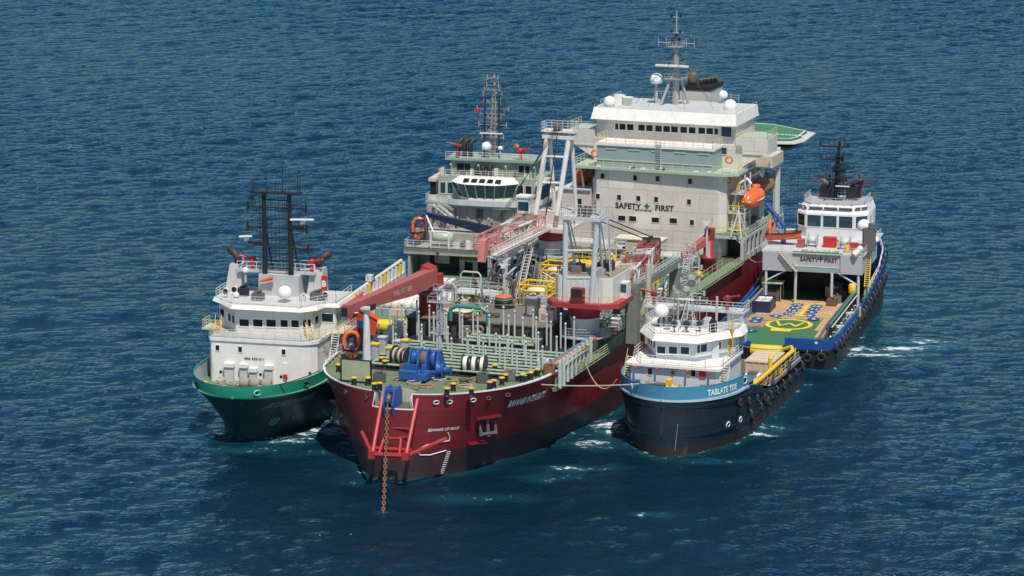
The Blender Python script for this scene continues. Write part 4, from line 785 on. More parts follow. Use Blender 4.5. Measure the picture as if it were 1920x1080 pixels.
    for k in range(6): yk = lerp(A0.y + .5, B0.y - .5, k / 5); m.tube((-18.4, yk, 20.3), (-18.4, yk, 29.3 - .6 * (k % 3)), .035, 4)
    for k in (-2.2, -1.5, -.9): m.tube((-18.4, A0.y + k, 24.7), (-18.4, A0.y + k, 26.2 + .5 * k), .04, 4); m.tube((-18.4, B0.y - k, 27.4), (-18.4, B0.y - k, 28.8), .04, 4)
    m.box(-19.2, -18.0, A1.y - 1.7, B1.y + 1.7, 29.3, 29.5); m.rail([(-18.0, A1.y - 1.7, 29.5), (-18.0, B1.y + 1.7, 29.5)], 1.2, .025, 2, .5)
    for k, h in ((.05, 1.8), (.3, 3.0), (.5, 1.5), (.64, 3.7), (.95, 2.3), (1, 2.0), (0, 1.5)): y = lerp(A1.y - 1.6, B1.y + 1.6, k); m.tube((-18.5, y, 29.5), (-18.5, y, 29.5 + h), .06, 5)
    for y0, y1, z in ((A0.y, A0.y - 2.3, 22.7), (B0.y, B0.y + 1.9, 25.1)): m.prismx([(y0, z - .5), (y0, z), (y1, z), (y1, z - .2)] if y1 > y0 else [(y1, z - .2), (y1, z), (y0, z), (y0, z - .5)], -18.9, -18.2)
    MA = m.build('mast', E)
    for y0, y1, z in ((A0.y - 3.4, A0.y - 1.6, 23.3), (B0.y + .1, B0.y + 3.4, 25.9)): m = MB(WHITE); m.tube((-18.2, y0, z), (-17.9, y1, z + .2), .15, 6); m.bbox(-18.4, (y0 + y1) / 2, z - .5, .5, .5, .45); m.build('radar_scanner', MA)
    m = MB(paint('flag_green', (.01, .12, .07), rust=0)); m.box(-18.5, -18.45, A1.y - 1.9, A1.y - 1.3, 27.6, 28.8); m.build('flag', MA)
    m = MB(BLACK); p = at(556, 500, 'x', -21); m.tube((-21.5, 3.0, 18.7), (-21.5, 2.6, 27.5), .03, 4); m.tube((-16, 8.0, 15.5), (-16, 8.0, 21.5), .03, 4); m.build('whip_aerial', E)
    m = MB(WHITE); m.rail([(-22.2, -8.5, 15.56), (-15.6, -8.5, 15.56), (-12, -5.0, 15.56), (-11.8, 4.6, 15.56), (-15.2, 6.8, 15.56), (-15.5, 8.3, 15.56), (-22.2, 8.3, 15.56)], 1.1, .035, 3, 1.5); m.build('roof_railing', E)
    for x, y, nm in ((-17, -6.2, 1), (-16.5, 6.6, 1), (-15.5, -6.9, 1)):
        m = MB(WHITE); m.tube((0, -.1, .9), (.35, -.1, .9), .45, 12); m.tube((0, 0, 0), (0, 0, .6), .1, 6); m.use(BLACK); m.tube((.36, -.1, .9), (.4, -.1, .9), .36, 12); m.build('searchlight', E, loc=(x, y, 15.56))
    for x, y, sx, sy, sz, mt in ((-15.0, -2.4, 1.3, 1.6, .9, DGREY), (-17, -5.1, 1.0, 1.4, 1.1, BLACK), (-17, 5.2, 1.6, 1.8, 1.0, DGREY), (-15.5, 3.6, .8, .8, .7, LGREY)): m = MB(mt); m.bbox(0, 0, 0, sx, sy, sz, 0, .15); m.tube((0, -sy / 3, sz), (0, sy / 3, sz + .4), .2, 7); m.build('roof_machine', E, loc=(x, y, 15.56))
    # after deck seen past the house
    m = MB(WHITE2); m.box(-26, -22.2, -7.0, 7.0, 3.7, 6.4); m.build('after_house', E)
    return S, hull
SA, HA = ship_a()
# ------------------------------------------------------------------ small blue ship, front right
def ship_c():
    S = Ship('supply_boat', 18.23, 373.68, 19, 'small supply boat with pale blue bow band and white house, in front on the right'); E = S.e; at = S.at
    hull = Hull(8.0, -2.0, 17, 11.0, 7.0, -45, pw=1.55, pd=2.2, rake=-.2); n = 90
    sh = lambda x: 7.0 if x > -12 else max(3.1, 7.0 - ((-12 - x) / 10) ** 1.3 * 1.9)
    m = MB(paint('navy_hull', (.010, .022, .042), rough=.45, rust=.18, dirt=.5, bump=.03, plates=(4.6, 1.8))); hull.shell(m, [1.0, 2.6, 3.8, lambda x: min(5.4, sh(x)), sh], n); m.use(paint('rust_boot_top', (.022, .013, .014), rough=.7, rust=.5, dirt=.5)); hull.shell(m, [-3, 0, .5, 1.0], n, close=True); m.use(MATS['navy_hull']); m.quad((-45, 7.7, 1.0), (-45, -7.7, 1.0), (-45, -7.7, 3.1), (-45, 7.7, 3.1)); H = m.build('hull', E)
    top = lambda x: 8.75 if x > -11.5 else max(sh(x) + .05, 8.75 + (x + 11.5) * .62)
    pb = paint('pale_blue_bulwark', (.06, .27, .42), rough=.4, rust=.24, dirt=.35, rustcol=(.24, .13, .05)); m = MB(pb); hull.shell(m, [sh, lambda x: (sh(x) + top(x)) / 2, top], n, xend=-19); m.use(MATS['bulwark_inside']); hull.shell(m, [sh, top], n, xend=-19, e=-.15); m.use(pb); hull.rim(m, top, .2, .1, n, xend=-19, e=.03); m.build('bulwark', H)
    m = MB(paint('pale_strake', (.46, .60, .66), rust=.2)); hull.rim(m, lambda x: sh(x) - .15, .3, .3, n, xend=-14, e=.22); m.build('bow_strake', H)
    m = MB(MATS['navy_hull']); hull.rim(m, lambda x: max(2.6, sh(x) - 1.0), .2, .3, n, xend=-45, e=.2); hull.rim(m, 2.2, .2, .3, n, xend=-45, e=.2)
    for s in (1,):
        for i in range(10): x = -11 - i * 3.3; y = hull.half(x, 3); m.box(x - .12, x + .12, y, y + .2, 1.8, min(6, sh(x) - .2))
    m.build('side_fender', H)
    lw = paint('letter_white', (.78, .78, .76), rust=0)
    hull_lettering(E, hull, 'TABLATE TIDE', 1.05, lw, -4.6, 7.5, 1, bold=.04, shear=0, e=.06, xsc=.82)
    hull_lettering(E, hull, 'EDIT'[::-1], 1.05, lw, -9.2, 7.5, -1, bold=.03, shear=0, e=.05)
    m = MB(MATS['faded_lettering']); m.use(lw)
    for x in (-9.0, -12.0): m.path([(x + .35 * math.cos(k), hull.half(x + .35 * math.cos(k), 2.8 + .4 * math.sin(k)) + .05, 2.8 + .4 * math.sin(k)) for k in [i * math.pi / 6 for i in range(12)]], .07, 4, True)
    m.build('thruster_mark', H)
    m = MB(lw)
    for k in range(12): z = .6 + k * .3; x = hull.stem(z) - .4; y = hull.half(x, z) + .05; m.box(x - .12, x + .12, y, y + .03, z, z + .12)
    m.build('draught_mark', H)
    for x, s in ((-12.2, 1), (-4.0, -1)):
        y = hull.half(x, 8.0); nx = Vector((.55, s, 0)).normalized(); q = Vector((-nx.y, nx.x, 0)); c = Vector((x, s * y, 8.0)) + nx * .05; m = MB(MATS['pale_strake']); m.path([c + q * (.42 * math.cos(t)) + Vector((0, 0, .42 * math.sin(t))) for t in [i * .524 for i in range(12)]], .1, 5, True); m.use(BLACK); m.add([c + q * (.38 * math.cos(t)) + Vector((0, 0, .38 * math.sin(t))) for t in [i * .524 for i in range(12)]], [tuple(range(12))]); m.build('fairlead', H)
    m = MB(paint('blue_deck', (.06, .13, .20), rough=.75, rust=.3, dirt=.5)); hull.deck(m, 7.05, 60, xend=-19); m.build('foredeck', E)
    m = MB(paint('after_deck', (.13, .11, .09), rough=.8, rust=.4, dirt=.6)); m.box(-44.8, -18.5, -7.5, 7.5, 2.85, 2.98); m.use(WHITE2); m.box(-19.1, -19, -7.4, 7.4, 2.98, 7.0); m.build('cargo_deck', E)
    hw = paint('lilac_white', (.66, .65, .67), rust=.14, dirt=.25)
    m = MB(hw); ho = [(-19, -6.2), (-8.4, -6.2), (-8, -5.9), (-8, 5.4), (-8.5, 5.7), (-19, 5.7)]; m.prism(ho, 7.05, 10.1); m.use(WHITE); m.prism([(-19, -6.6), (-7.7, -6.6), (-7.5, -6.3), (-7.5, 5.7), (-7.9, 6.0), (-19, 6.0)], 9.95, 10.25); HO = m.build('deck_house', E)
    for u, v, mt in ((1219, 696.5, BRIGHTRED), (1300, 700, GLASS)): window(HO, at(u, v, 'x', -8), .55, .85, (1, 0, 0), GLASS if mt is GLASS else paint('red_curtain_glass', (.10, .02, .03), rough=.15, rust=0), hw)
    for u, v, b, c, mt, nm in ((1317, 702, .85, .95, BRIGHTRED, 'fire_locker'), (1290, 701, .6, .45, YELLOW, 'notice_plate'), (1261, 699, .4, .5, DGREY, 'vent')): p = at(u, v, 'x', -7.9); m = MB(mt); m.bbox(-7.95, p.y, p.z - c / 2, .2, b, c); m.build(nm, HO)
    p = at(1260, 691, 'x', -8); lettering(HO, 'IMO 9431422', .32, BLACK, (-7.95, p.y, p.z - .1), (0, 1, 0), (0, 0, 1), 'number_lettering', bold=.01)
    m = MB(BRIGHTRED)
    for u in (1190, 1230, 1287, 1330): p = at(u, 687, 'x', -7.6); m = MB(BRIGHTRED); m.tube((-7.6, p.y, 9.9), (-7.1, p.y + .3, 9.7), .13, 6); m.build('lamp', HO)
    # wheelhouse
    wp = [(-18.5, -5.9), (-15.2, -5.9), (-11, -3.4), (-11, 1.8), (-16.6, 5.6), (-18.5, 5.6)]; m = MB(hw); m.prism(wp, 10.25, 12.75); m.use(paint('blue_grey_band', (.25, .33, .40))); m.prism([(x + .04 * (x > -18), y * 1.01) for x, y in wp], 10.25, 10.75); W = m.build('wheelhouse', E)
    ro = [(-19.5, -6.9), (-15.0, -6.9), (-10.2, -3.8), (-10.2, 2.2), (-16.6, 6.5), (-19.5, 6.5)]; m = MB(WHITE); m.prism(ro, 12.75, 13.6, [(x - .5, y * .93) for x, y in ro]); m.build('roof', W)
    for u in (1240, 1262, 1284.5): window(W, at(u, 656 + (u - 1240) * .03, 'x', -11), 1.1, .95, (1, 0, 0), GLASSB, WHITE, fr=.14)
    wall_windows(W, (-11, 1.8), (-16.6, 5.6), 11.85, 1.0, [(.07, .5), (.2, 1.0), (.56, .85), (.86, .75)], WHITE, GLASSB); wall_windows(W, (-15.2, -5.9), (-11, -3.4), 11.9, .95, [(.25, .9), (.5, .9), (.78, .9)], WHITE, GLASSB)
    m = MB(LGREY); p = at(1328, 655, 'x', -13.4); m.bbox(-13.5, 3.75, 10.3, .1, .95, 2.2, R(34)); m.build('door', W)
    rl = paint('rail_white', (.72, .72, .71), rust=.15)
    m = MB(rl); m.rail([(-15, -6.5, 10.25), (-11.5, -6.5, 10.25), (-7.7, -4.6, 10.25), (-7.7, 4.0, 10.25), (-9.5, 5.9, 10.25), (-19, 5.9, 10.25)], 1.2, .045, 3, 1.8); m.build('railing', E)
    m = MB(rl); m.rail([(-19, -6.2, 13.62), (-15.3, -6.2, 13.62), (-10.8, -3.6, 13.62), (-10.8, 1.9, 13.62), (-16.9, 5.9, 13.62), (-19, 5.9, 13.62)], 1.25, .04, 3, .8); m.build('roof_railing', E)
    m = MB(BEIGE); m.stair((-7.6, 6.3, 7.1), (-9.4, 6.3, 10.3), 1.0, (0, 1, 0)); m.build('side_ladder', E); m = MB(BEIGE); m.stair((-9.4, -7.0, 7.1), (-11.4, -6.9, 10.3), .9, (0, 1, 0)); m.build('side_ladder', E)
    m = MB(YELLOW); m.stair((-15.0, 5.4, 10.4), (-15.6, 5.2, 14.8), .8, (.6, .8, 0)); m.build('roof_ladder', E)
    # monkey island and after platform
    m = MB(GREY); m.box(-19.5, -15.5, -5.6, 5.6, 13.55, 13.62); m.use(LGREY)
    for y in (-6.6, 4.2): m.box(-21.5, -20.0, y - .7, y + 1.6, 11.0, 15.0)
    m.box(-22, -19.4, -7.6, 6.0, 15.0, 15.25); m.build('monitor_platform', E); m = MB(rl); m.rail([(-22, -7.5, 15.25), (-19.5, -7.5, 15.25), (-19.5, 5.9, 15.25), (-22, 5.9, 15.25)], 1.2, .04, 3, 1.5); m.build('platform_railing', E)
    p = at(1226, 566, 'x', -20.3); monitor(S, (-20.5, p.y, 15.25), .2, -1, paint('worn_red', (.27, .03, .035), rust=.2), 1.2); p = at(1363, 570, 'x', -20.3); monitor(S, (-20.5, p.y, 15.25), .2, 1, MATS['worn_red'], 1.2)
    radome(S, 1240, 584, -14.8, .98, 1.8)
    m = MB(STEEL); m.path([(-13.6, -2.7, 14.0), (-13.5, -2.6, 15.0), (-13.1, -2.3, 15.1)], .42, 10); m.use(BLACK); m.tube((-13.1, -2.3, 15.1), (-13.05, -2.27, 15.12), .34, 10); m.build('horn', E)
    mm = paint('mast_grey_worn', (.46, .47, .46), rust=.2); m = MB(mm); b, t = at(1292, 610, 'x', -16), at(1290, 440, 'x', -16.5)
    for dx, dy in ((-.7, -.7), (.7, -.7), (.7, .7), (-.7, .7)): m.tube((-16 + dx, b.y + dy, 13.6), (-16.3 + dx * .35, b.y + dy * .35, 18.0), .07, 5)
    for j in range(6): z = 13.9 + j * .7; k = lerp(.7, .28, j / 6); m.path([(-16 - k, b.y - k, z), (-16 + k, b.y - k, z), (-16 + k, b.y + k, z), (-16 - k, b.y + k, z)], .04, 4, True); m.tube((-16 - k, b.y - k, z), (-16 + k, b.y - k, z + .65), .035, 4); m.tube((-16 + k, b.y - k, z), (-16 + k, b.y + k, z + .65), .035, 4); m.tube((-16 + k, b.y + k, z), (-16 - k, b.y + k, z + .65), .035, 4)
    m.tube((-16.3, b.y, 17.5), (-16.5, t.y, 25.2), .14, 6, r1=.07)
    for z, l in ((18.0, 1.9), (19.6, 1.2), (21.4, 1.5), (23.0, .9), (24.2, .6)): m.tube((-16.4, b.y - l, z), (-16.4, b.y + l, z), .07, 5); m.bbox(-16.3, b.y - l, z - .2, .25, .25, .6); m.bbox(-16.3, b.y + l, z - .2, .25, .25, .6)
    for dx, dy, h in ((.6, -1.3, 3.0), (.3, 1.5, 2.4), (-.8, .8, 4.2), (-.5, -2.2, 3.4), (.2, 2.4, 2.0), (-1.0, -1.0, 5.0)): m.tube((-16 + dx, b.y + dy, 13.6), (-16 + dx, b.y + dy, 15.4 + h), .05, 4); m.bbox(-16 + dx, b.y + dy, 15.4 + h - .5, .25, .25, .5)
    for z, l in ((17.0, 2.4), (18.8, 1.2), (20.5, 1.0), (22.2, .8), (15.6, 1.8)): m.box(-16.5, -16.3, b.y - l, b.y + l, z, z + .08); m.rail([(-16.2, b.y - l, z), (-16.2, b.y + l, z)], .6, .025, 2, .5)
    for k in range(5): m.tube((-16.2, b.y - .4 + .2 * k, 17.5), (-16.4, b.y - .2 + .1 * k, 24), .025, 3)
    for y, z in ((-.3, 18.4), (.35, 19.9)): m.bbox(-15.9, b.y + y, z, .6, .8, .5)
    MA = m.build('mast', E)
    m = MB(WHITE); m.box(-15.7, -15.5, b.y - 1.6, b.y + .8, 17.2, 17.4); m.build('radar_scanner', MA)
    m = MB(mm)
    for sy in (-1, 1): m.tube((-12.5, b.y + sy * .5, 13.7), (-15.8, b.y + sy * .1, 17.6), .06, 4)
    for y in (-2.6, 2.6): m.tube((-18.0, y, 13.6), (-18.2, y, 17.4), .16, 6); m.tube((-18, y, 15.8), (-20, y * 1.6, 15.2), .05, 4)
    m.build('mast_stay', MA)
    for x, y, r in ((-12.8, .1, .5), (-12.2, -1.4, .45), (-13.6, 1.6, .4)): m = MB(DGREY); m.tube((0, 0, 0), (0, 0, .9), .1, 6); m.tube((-.2, 0, 1.1), (.3, 0, 1.1), r, 12); m.use(GLASSB); m.tube((.31, 0, 1.1), (.33, 0, 1.1), r * .85, 12); m.build('searchlight', E, loc=(x, y, 13.62))
    for x, y, sx, sy, sz, mt in ((-16, -4.2, 1.2, .9, .8, BLUE), (-14.2, 3.2, .8, .9, 1.4, BLACK), (-17.6, 1.6, .9, 1.4, .8, LGREY), (-15.2, -1.8, .7, .7, .6, WHITE2)): m = MB(mt); m.bbox(0, 0, 0, sx, sy, sz, 0, .12); m.bbox(0, 0, sz, sx * .6, sy * .6, .25); m.build('roof_machine', E, loc=(x, y, 13.62))
    # foredeck gear
    t = S.thing('mooring_winch', -5.6, -1.1, 7.06, 'small yellow and black mooring winch behind the pale blue bow', 'winch')
    m = MB(DGREY); m.bbox(0, -.9, 0, 1.2, 2.6, 1.3, 0, .1); m.build('casing', t); m = MB(YELLOW); m.lathe([(.6, -.3), (.35, -.2), (.35, .5), (.6, .6)], (0, 1.7, .8), 12, 'y'); m.bbox(-.2, .9, 0, .9, .7, 1.9); m.build('warping_drum', t); m = MB(WHITE2); m.path([(.3, .6, 0), (.2, .8, 1.0), (-.2, 1.1, 1.6), (-.4, 1.2, .2)], .16, 7); m.build('hose', t)
    for x, y in ((-4.4, -3.6), (-4.9, -4.1), (-4.6, 2.6), (-5.4, 3.3), (-6.6, -6.0), (-7.6, 4.6), (-3.9, .8), (-6.8, -6.6)): m = MB(YELLOW if x > -6 else BLACK); m.lathe([(.26, 0), (.24, .8), (.32, .8), (.32, .92)], (0, 0, 0), 9, smooth=False); m.build('bollard', E, loc=(x, y, 7.06))
    for x, y, mt in ((-7.3, -5.2, BLUE), (-7.2, 4.2, DGREY)): m = MB(mt); m.bbox(0, 0, 0, .8, 1.3, 1.0, 0, .1); m.bbox(0, 0, 1.0, .9, 1.4, .08); m.build('deck_locker', E, loc=(x, y, 7.06))
    # side rails, cargo deck
    m = MB(YELLOW); m.path([(-17.5, 6.9, 5.5), (-25, 7.1, 5.4), (-42, 7.0, 5.3), (-44.2, 6.3, 5.3), (-44.6, 5.0, 4.8), (-44.6, 4.6, 3.6)], .28, 8)
    for i in range(10): x = -19 - i * 2.7; m.tube((x, 7.05, 3), (x, 7.05, 5.4), .12, 5)
    m.build('cargo_rail', E)
    m = MB(YELLOW); m.path([(-30, 6.9, 5.3), (-30, 6.9, 6.8), (-31.0, 6.9, 7.1)], .3, 8); m.build('rail_horn', E)
    m = MB(STEEL); m.box(-44.8, -18, 7.35, 7.55, 3, 3.9); m.rail([(-18, 7.4, 3.9), (-44, 7.4, 3.9)], .9, .05, 2, 1.6)
    for i in range(9): x = -18 - i * 3; m.box(x - .5, x + .5, 7.56, 7.6, 3.1, 3.9)
    m.build('side_bulwark', E)
    for i in range(5):
        p = (-19.5 - i * 4.6, 7.62, 4.2); m = MB(YELLOW if i % 2 else DGREY); m.box(-.9, .9, -.02, .04, -.5, .5); m.build('side_panel', E, loc=p)
    m = MB(BEIGE); m.box(-40.5, -34, 2.4, 6.2, 3.0, 5.2); m.use(paint('pinkish_tank_top', (.62, .52, .42), rust=.1)); m.box(-40.6, -33.9, 2.3, 6.3, 5.2, 5.35)
    for q in range(5): m.use(BEIGE); m.box(-34, -33.93, 2.5 + q * .9, 2.6 + q * .9, 3, 5.2); m.box(-40.3 + q * 1.5, -40.2 + q * 1.5, 2.3, 6.3, 5.35, 5.45)
    S.solo(m, 'cargo_tank', 0, 0, 0, 'beige box tank on the after deck of the small blue boat', 'tank')
    for k, (x, y, c, l) in enumerate(((-21.5, 3.6, RED, 'red container box behind the white house of the small blue boat'), (-25.5, 5.0, YELLOW, 'yellow pump unit on the small blue boat after deck'), (-28.8, 4.8, WHITE, 'white water tank on the small blue boat after deck'), (-24, -2, BEIGE, 'beige crate amidships on the small blue boat after deck'))):
        m = MB(c); m.bbox(0, 0, 0, 2.2, 2.0, 1.8, 0, .15); m.use(DGREY); m.bbox(0, 0, 1.8, 1.2, 1.2, .35); m.tube((1.1, -.6, .6), (1.5, -.6, .6), .3, 8); m.tube((1.1, .5, .9), (1.4, .5, .9), .25, 8); S.solo(m, ('container', 'pump', 'water_tank', 'crate')[k], x, y, 2.99, l, ('container', 'pump', 'tank', 'crate')[k])
    for i in range(9):
        m = MB((RUST, ORANGE, DGREY, BRIGHTRED)[i % 4]); x = -26 - i * 1.9; m.tube((0, 0, 0), (0, 0, 1.7), .16, 6); m.path([(0, 0, 1.5), (-.5, -.1, 2.0), (-1.3, 0, 1.4), (-1.5, .1, .2)], .1, 6); m.build('hose_stand', E, loc=(x, 6.4, 2.99))
    # tyres along the side
    for i, (x, z) in enumerate([(-10.5, 5.4), (-14, 4.7), (-18.3, 4.1), (-22, 3.4), (-25.5, 2.9), (-29, 2.7), (-32.5, 2.6), (-36, 2.6), (-39.5, 2.7), (-43, 2.9), (-15.5, 2.6), (-20.5, 2.4), (-24, 2.4), (-16.2, 1.6)]):
        tyre(S, (x, hull.half(x, z) + .3, z), (.05, 1, 0), .52 if i % 3 else .62, 'black tyre fender hung along the side of the small blue boat', 'tyres along the small blue boat')
    for y in (-5, -2, 1, 4, 6.4): tyre(S, (-45.3, y, 3.2), (-1, 0, 0), .65, 'black tyre fender hung on the stern of the small blue boat', 'tyres on the small blue boat stern')
    return S, hull
SC, HC = ship_c()
# ------------------------------------------------------------------ blue anchor handler, stern towards us, right
def ship_d():
    S = Ship('anchor_handler', 36.027, 421.041, 15.5, 'blue workboat on the far right with W circle painted on its timber deck'); E = S.e; at = S.at
    pts = lambda z, e=0: [(-64, 0), (-61, 4.2 + e), (-56, 7.2 + e), (-49, 9.0 + e), (-6.5, 9.0 + e), (-3.2, 8.3 + e), (-2.6, 7.0)]
    zs = lambda x: 4.6 if x > -30 else 4.6 + ((-30 - x) / 34) ** 1.4 * 5.2
    def skin(m, z0, z1, e=0.0, xs=None):
        st = [-2.4, -2.9, -3.6, -5, -7] + [-9 - 2.8 * i for i in range(15)] + [-51, -54, -57, -60, -62, -64]
        def hb(x, z): f = max(.0, min(1, (z) / 8)); b = 8.2 + .8 * min(1, max(0, (-2.4 - x) / 3)); u = max(0, (-44 - x) / 20); return max(0, b * (1 - u ** (2.0 + 1.2 * f)) ** .6 + e)
        A = [[(x, s * hb(x, z(x) if callable(z) else z), z(x) if callable(z) else z) for x in st] for z in (z0, z1) for s in (1,)]
        for s in (1, -1):
            for i in range(len(st) - 1):
                a, b, c, d = A[0][i], A[0][i + 1], A[1][i + 1], A[1][i]; m.quad(*[(p[0], p[1] * s, p[2]) for p in (a, b, c, d)])
        return hb
    bl = paint('cobalt_hull', (.012, .085, .30), rough=.4, rust=.10, dirt=.35); nv = paint('black_hull', (.012, .014, .02), rough=.5, rust=.15, dirt=.4)
    m = MB(nv); skin(m, -2, 1.5); skin(m, 1.5, 3.0); m.quad((-2.4, 8.2, -2), (-2.4, -8.2, -2), (-2.4, -8.2, 3.0), (-2.4, 8.2, 3.0)); m.use(bl); skin(m, 3.0, zs); H = m.build('hull', E)
    m = MB(bl); hb = skin(m, lambda x: 3.3, zs, -.35)
    for s in (1, -1):
        for i in range(20): x = -4 - i * 2.9; z = zs(x); y = hb(x, z); x2 = x - 2.9; m.quad((x, s * (y + .35), z), (x2, s * (hb(x2, zs(x2)) + .35), zs(x2)), (x2, s * hb(x2, zs(x2)), zs(x2)), (x, s * y, z))
    m.box(-2.9, -2.3, 1.9, 8.2, 3.0, 4.5); m.box(-2.9, -2.3, -8.2, -3.0, 3.0, 3.7); m.use(WHITE); m.box(-2.29, -2.27, 6.2, 6.6, 3.9, 4.2); m.build('bulwark', H)
    m = MB(BLACK); m.box(-2.28, -2.2, 1.7, 8.3, 2.7, 3.0); m.tube((-5.2, 2.0, 3.0), (-2.7, 2.2, 3.1), .2, 6); m.build('stern_fender', H)
    gp = paint('deck_green_bright', (.045, .165, .07), rough=.7, rust=.12, dirt=.45)
    m = MB(gp); m.prism([(-64, 0), (-49, -8.6), (-3.2, -8.4), (-2.6, -8.0), (-2.6, 8.0), (-49, 8.6)], 3.2, 3.28); m.build('deck', E)
    m = MB(YELLOW); m.lathe([(.85, -2.9), (.9, -2.8), (.9, 1.5), (.85, 1.6)], (-2.2, 0, 2.45), 20, 'y'); m.build('stern_roller', E)
    # timber sheathing as planks
    for x0, x1, y0, y1 in ((-33.5, -21.6, -6.2, 6.4), (-21.5, -17.8, -6.6, -2.5), (-17.7, -13.4, -6.6, -3.4), (-21.5, -13.0, 4.2, 6.6), (-12.9, -8.5, 5.0, 6.6), (-21.5, -20.0, -2.4, 4.1)):
        m = MB(paint('deck_plank_%d' % (len(MATS) % 3), ((.50, .31, .15), (.42, .25, .12), (.55, .36, .19))[len(MATS) % 3], rough=.9, rust=.12, dirt=.75, bump=.02)); y = y0
        while y < y1 - .1:
            m.box(x0, x1 - rnd.random() * .5, y, min(y1, y + .42), 3.285, 3.36 + rnd.random() * .03); y += .46
        m.build('timber_sheathing', E)
    ov = paint('deck_mark_blue', (.012, .075, .27), rough=.7, rust=.08, dirt=.4); yw = paint('deck_mark_yellow', (.75, .58, .04), rough=.7, rust=.06, dirt=.35)
    def flat(mt, poly, z, nm='deck_marking', par=None): m = MB(mt); m.add([(x, y, z) for x, y in poly], [tuple(range(len(poly)))]); return m.build(nm, par or E)
    ell = lambda cx, cy, a, b, n=24: [(cx + a * math.cos(2 * math.pi * i / n), cy + b * math.sin(2 * math.pi * i / n)) for i in range(n)]
    c = at(1479, 608, 'z', 3.3); N = 40; m = MB(yw); o_, i_ = ell(c.x, c.y, 3.6, 3.5, N), ell(c.x, c.y, 2.95, 2.85, N); 
    for i in range(N): j = (i + 1) % N; m.quad((*o_[i], 3.30), (*o_[j], 3.30), (*i_[j], 3.30), (*i_[i], 3.30))
    m.build('winching_circle', E)
    m = MB(yw); zz = 3.302; pl = [(-1.4, -1.9), (1.0, -1.15), (-.7, .05), (1.0, 1.15), (-1.4, 1.9)]
    for (a0, b0), (a1, b1) in zip(pl, pl[1:]):
        d = Vector((a1 - a0, b1 - b0, 0)).normalized() * .2; q = Vector((-d.y, d.x, 0)); A, B = Vector((c.x + a0, c.y + b0, zz)), Vector((c.x + a1, c.y + b1, zz)); m.quad(A + q - d, B + q + d, B - q + d, A - q - d); zz += .003
    m.build('letter_mark', E)
    p = at(1465, 618.5, 'z', 3.3); flat(yw, [(p.x - .8, p.y - 1.6), (p.x + .8, p.y - 1.5), (p.x + .8, p.y + 1.4), (p.x - .8, p.y + 1.5)], 3.301)
    nums = [(1409, 619, '1'), (1416, 602, '2'), (1421, 596.5, '4'), (1455, 592, '5'), (1526, 597.5, '6'), (1479, 588, '10'), (1518, 591, '8'), (1485, 582, '12'), (1522, 585, '9'), (1491, 576.5, '14'), (1527, 579.5, '11'), (1495, 571, '16'), (1531, 574, '13')]
    for u, v, tx in nums:
        p = at(u, v, 'z', 3.42); z = 3.401; flat(ov, ell(p.x, p.y, 1.05, .95), z, 'number_spot'); lettering(E, tx, 1.25, paint('pale_number', (.55, .68, .58), rust=0), (p.x + .45, p.y, z + .004), (0, 1, 0), (-1, 0, 0), 'number_lettering', bold=.04)
    a, b = at(1500, 591, 'z', 3.42), at(1518, 570, 'z', 3.42); flat(yw, [(a.x, a.y - .2), (b.x, b.y - .2), (b.x, b.y + .2), (a.x, a.y + .2)], 3.402); flat(yw, [(a.x - .3, a.y - 1), (a.x + .3, a.y - 1), (a.x + .3, a.y + 1), (a.x - .3, a.y + 1)], 3.405)
    p = at(1520, 568.5, 'z', 3.42); lettering(E, 'SAFETY AREA', 1.1, yw, (p.x + .5, p.y, 3.41), (0, 1, 0), (-1, 0, 0), 'deck_lettering', bold=.04)
    # crash rails
    gr = paint('crash_rail_green', (.18, .25, .22), rust=.3, dirt=.5)
    m = MB(gr); m.box(-31, -11, -6.95, -6.6, 5.2, 5.45); m.use(BLUE); m.tube((-10, -7.7, 4.9), (-36, -7.7, 5.3), .18, 6); m.use(gr)
    for i in range(14): x = -11.2 - i * 1.5; m.box(x - .2, x + .2, -6.9, -6.65, 3.3, 5.2)
    for i in range(5): m.use(WHITE); x = -11.9 - i * 1.5; m.box(x - .15, x + .15, -6.72, -6.58, 3.5, 4.7)
    m.build('crash_rail', E)
    m = MB(DGREY); m.box(-33.6, -8, 6.7, 7.0, 5.2, 5.5); m.use(TEAL); m.tube((-8.5, 7.25, 5.4), (-33, 7.25, 5.6), .16, 6); m.use(WHITE2); m.tube((-9.5, 7.4, 4.8), (-33, 7.4, 5.0), .1, 5); m.use(DGREY)
    for i in range(13): x = -8.4 - i * 2.0; m.box(x - .25, x + .25, 6.75, 6.98, 3.3, 5.2)
    m.tube((-3.2, 6.0, 3.3), (-8.3, 6.9, 5.5), .2, 6); m.tube((-4.2, 6.6, 3.3), (-8.3, 6.9, 4.4), .15, 6); m.build('crash_rail', E)
    for x, y in ((-33.0, -6.9), (-31.5, 6.7)): m = MB(YELLOW); m.lathe([(.55, 0), (.6, .2), (.6, 1.2), (.4, 1.5)], (x, y, 5.3), 12); m.build('rail_cap', E)
    for i in range(8): m = MB((WHITE, STEEL, LGREY)[i % 3]); x = -6 - i * 3.1; m.bbox(0, 0, 0, .9, .7, .6 + .3 * (i % 3), .3 * i, .08); m.tube((0, 0, .5), (.6, 0, 1.1), .12, 6); m.build('deck_fitting', E, loc=(x, 7.9, 3.3))
    # cargo
    p = at(1432, 580, 'z', 3.4)
    t = S.thing('cargo_basket', p.x, p.y, 3.4, 'navy open cargo basket with pale boxes by the left crash rail', 'basket'); m = MB(paint('navy_basket', (.02, .03, .10), rust=.2)); m.box(-2.3, 2.3, -1.4, 1.4, 0, .15)
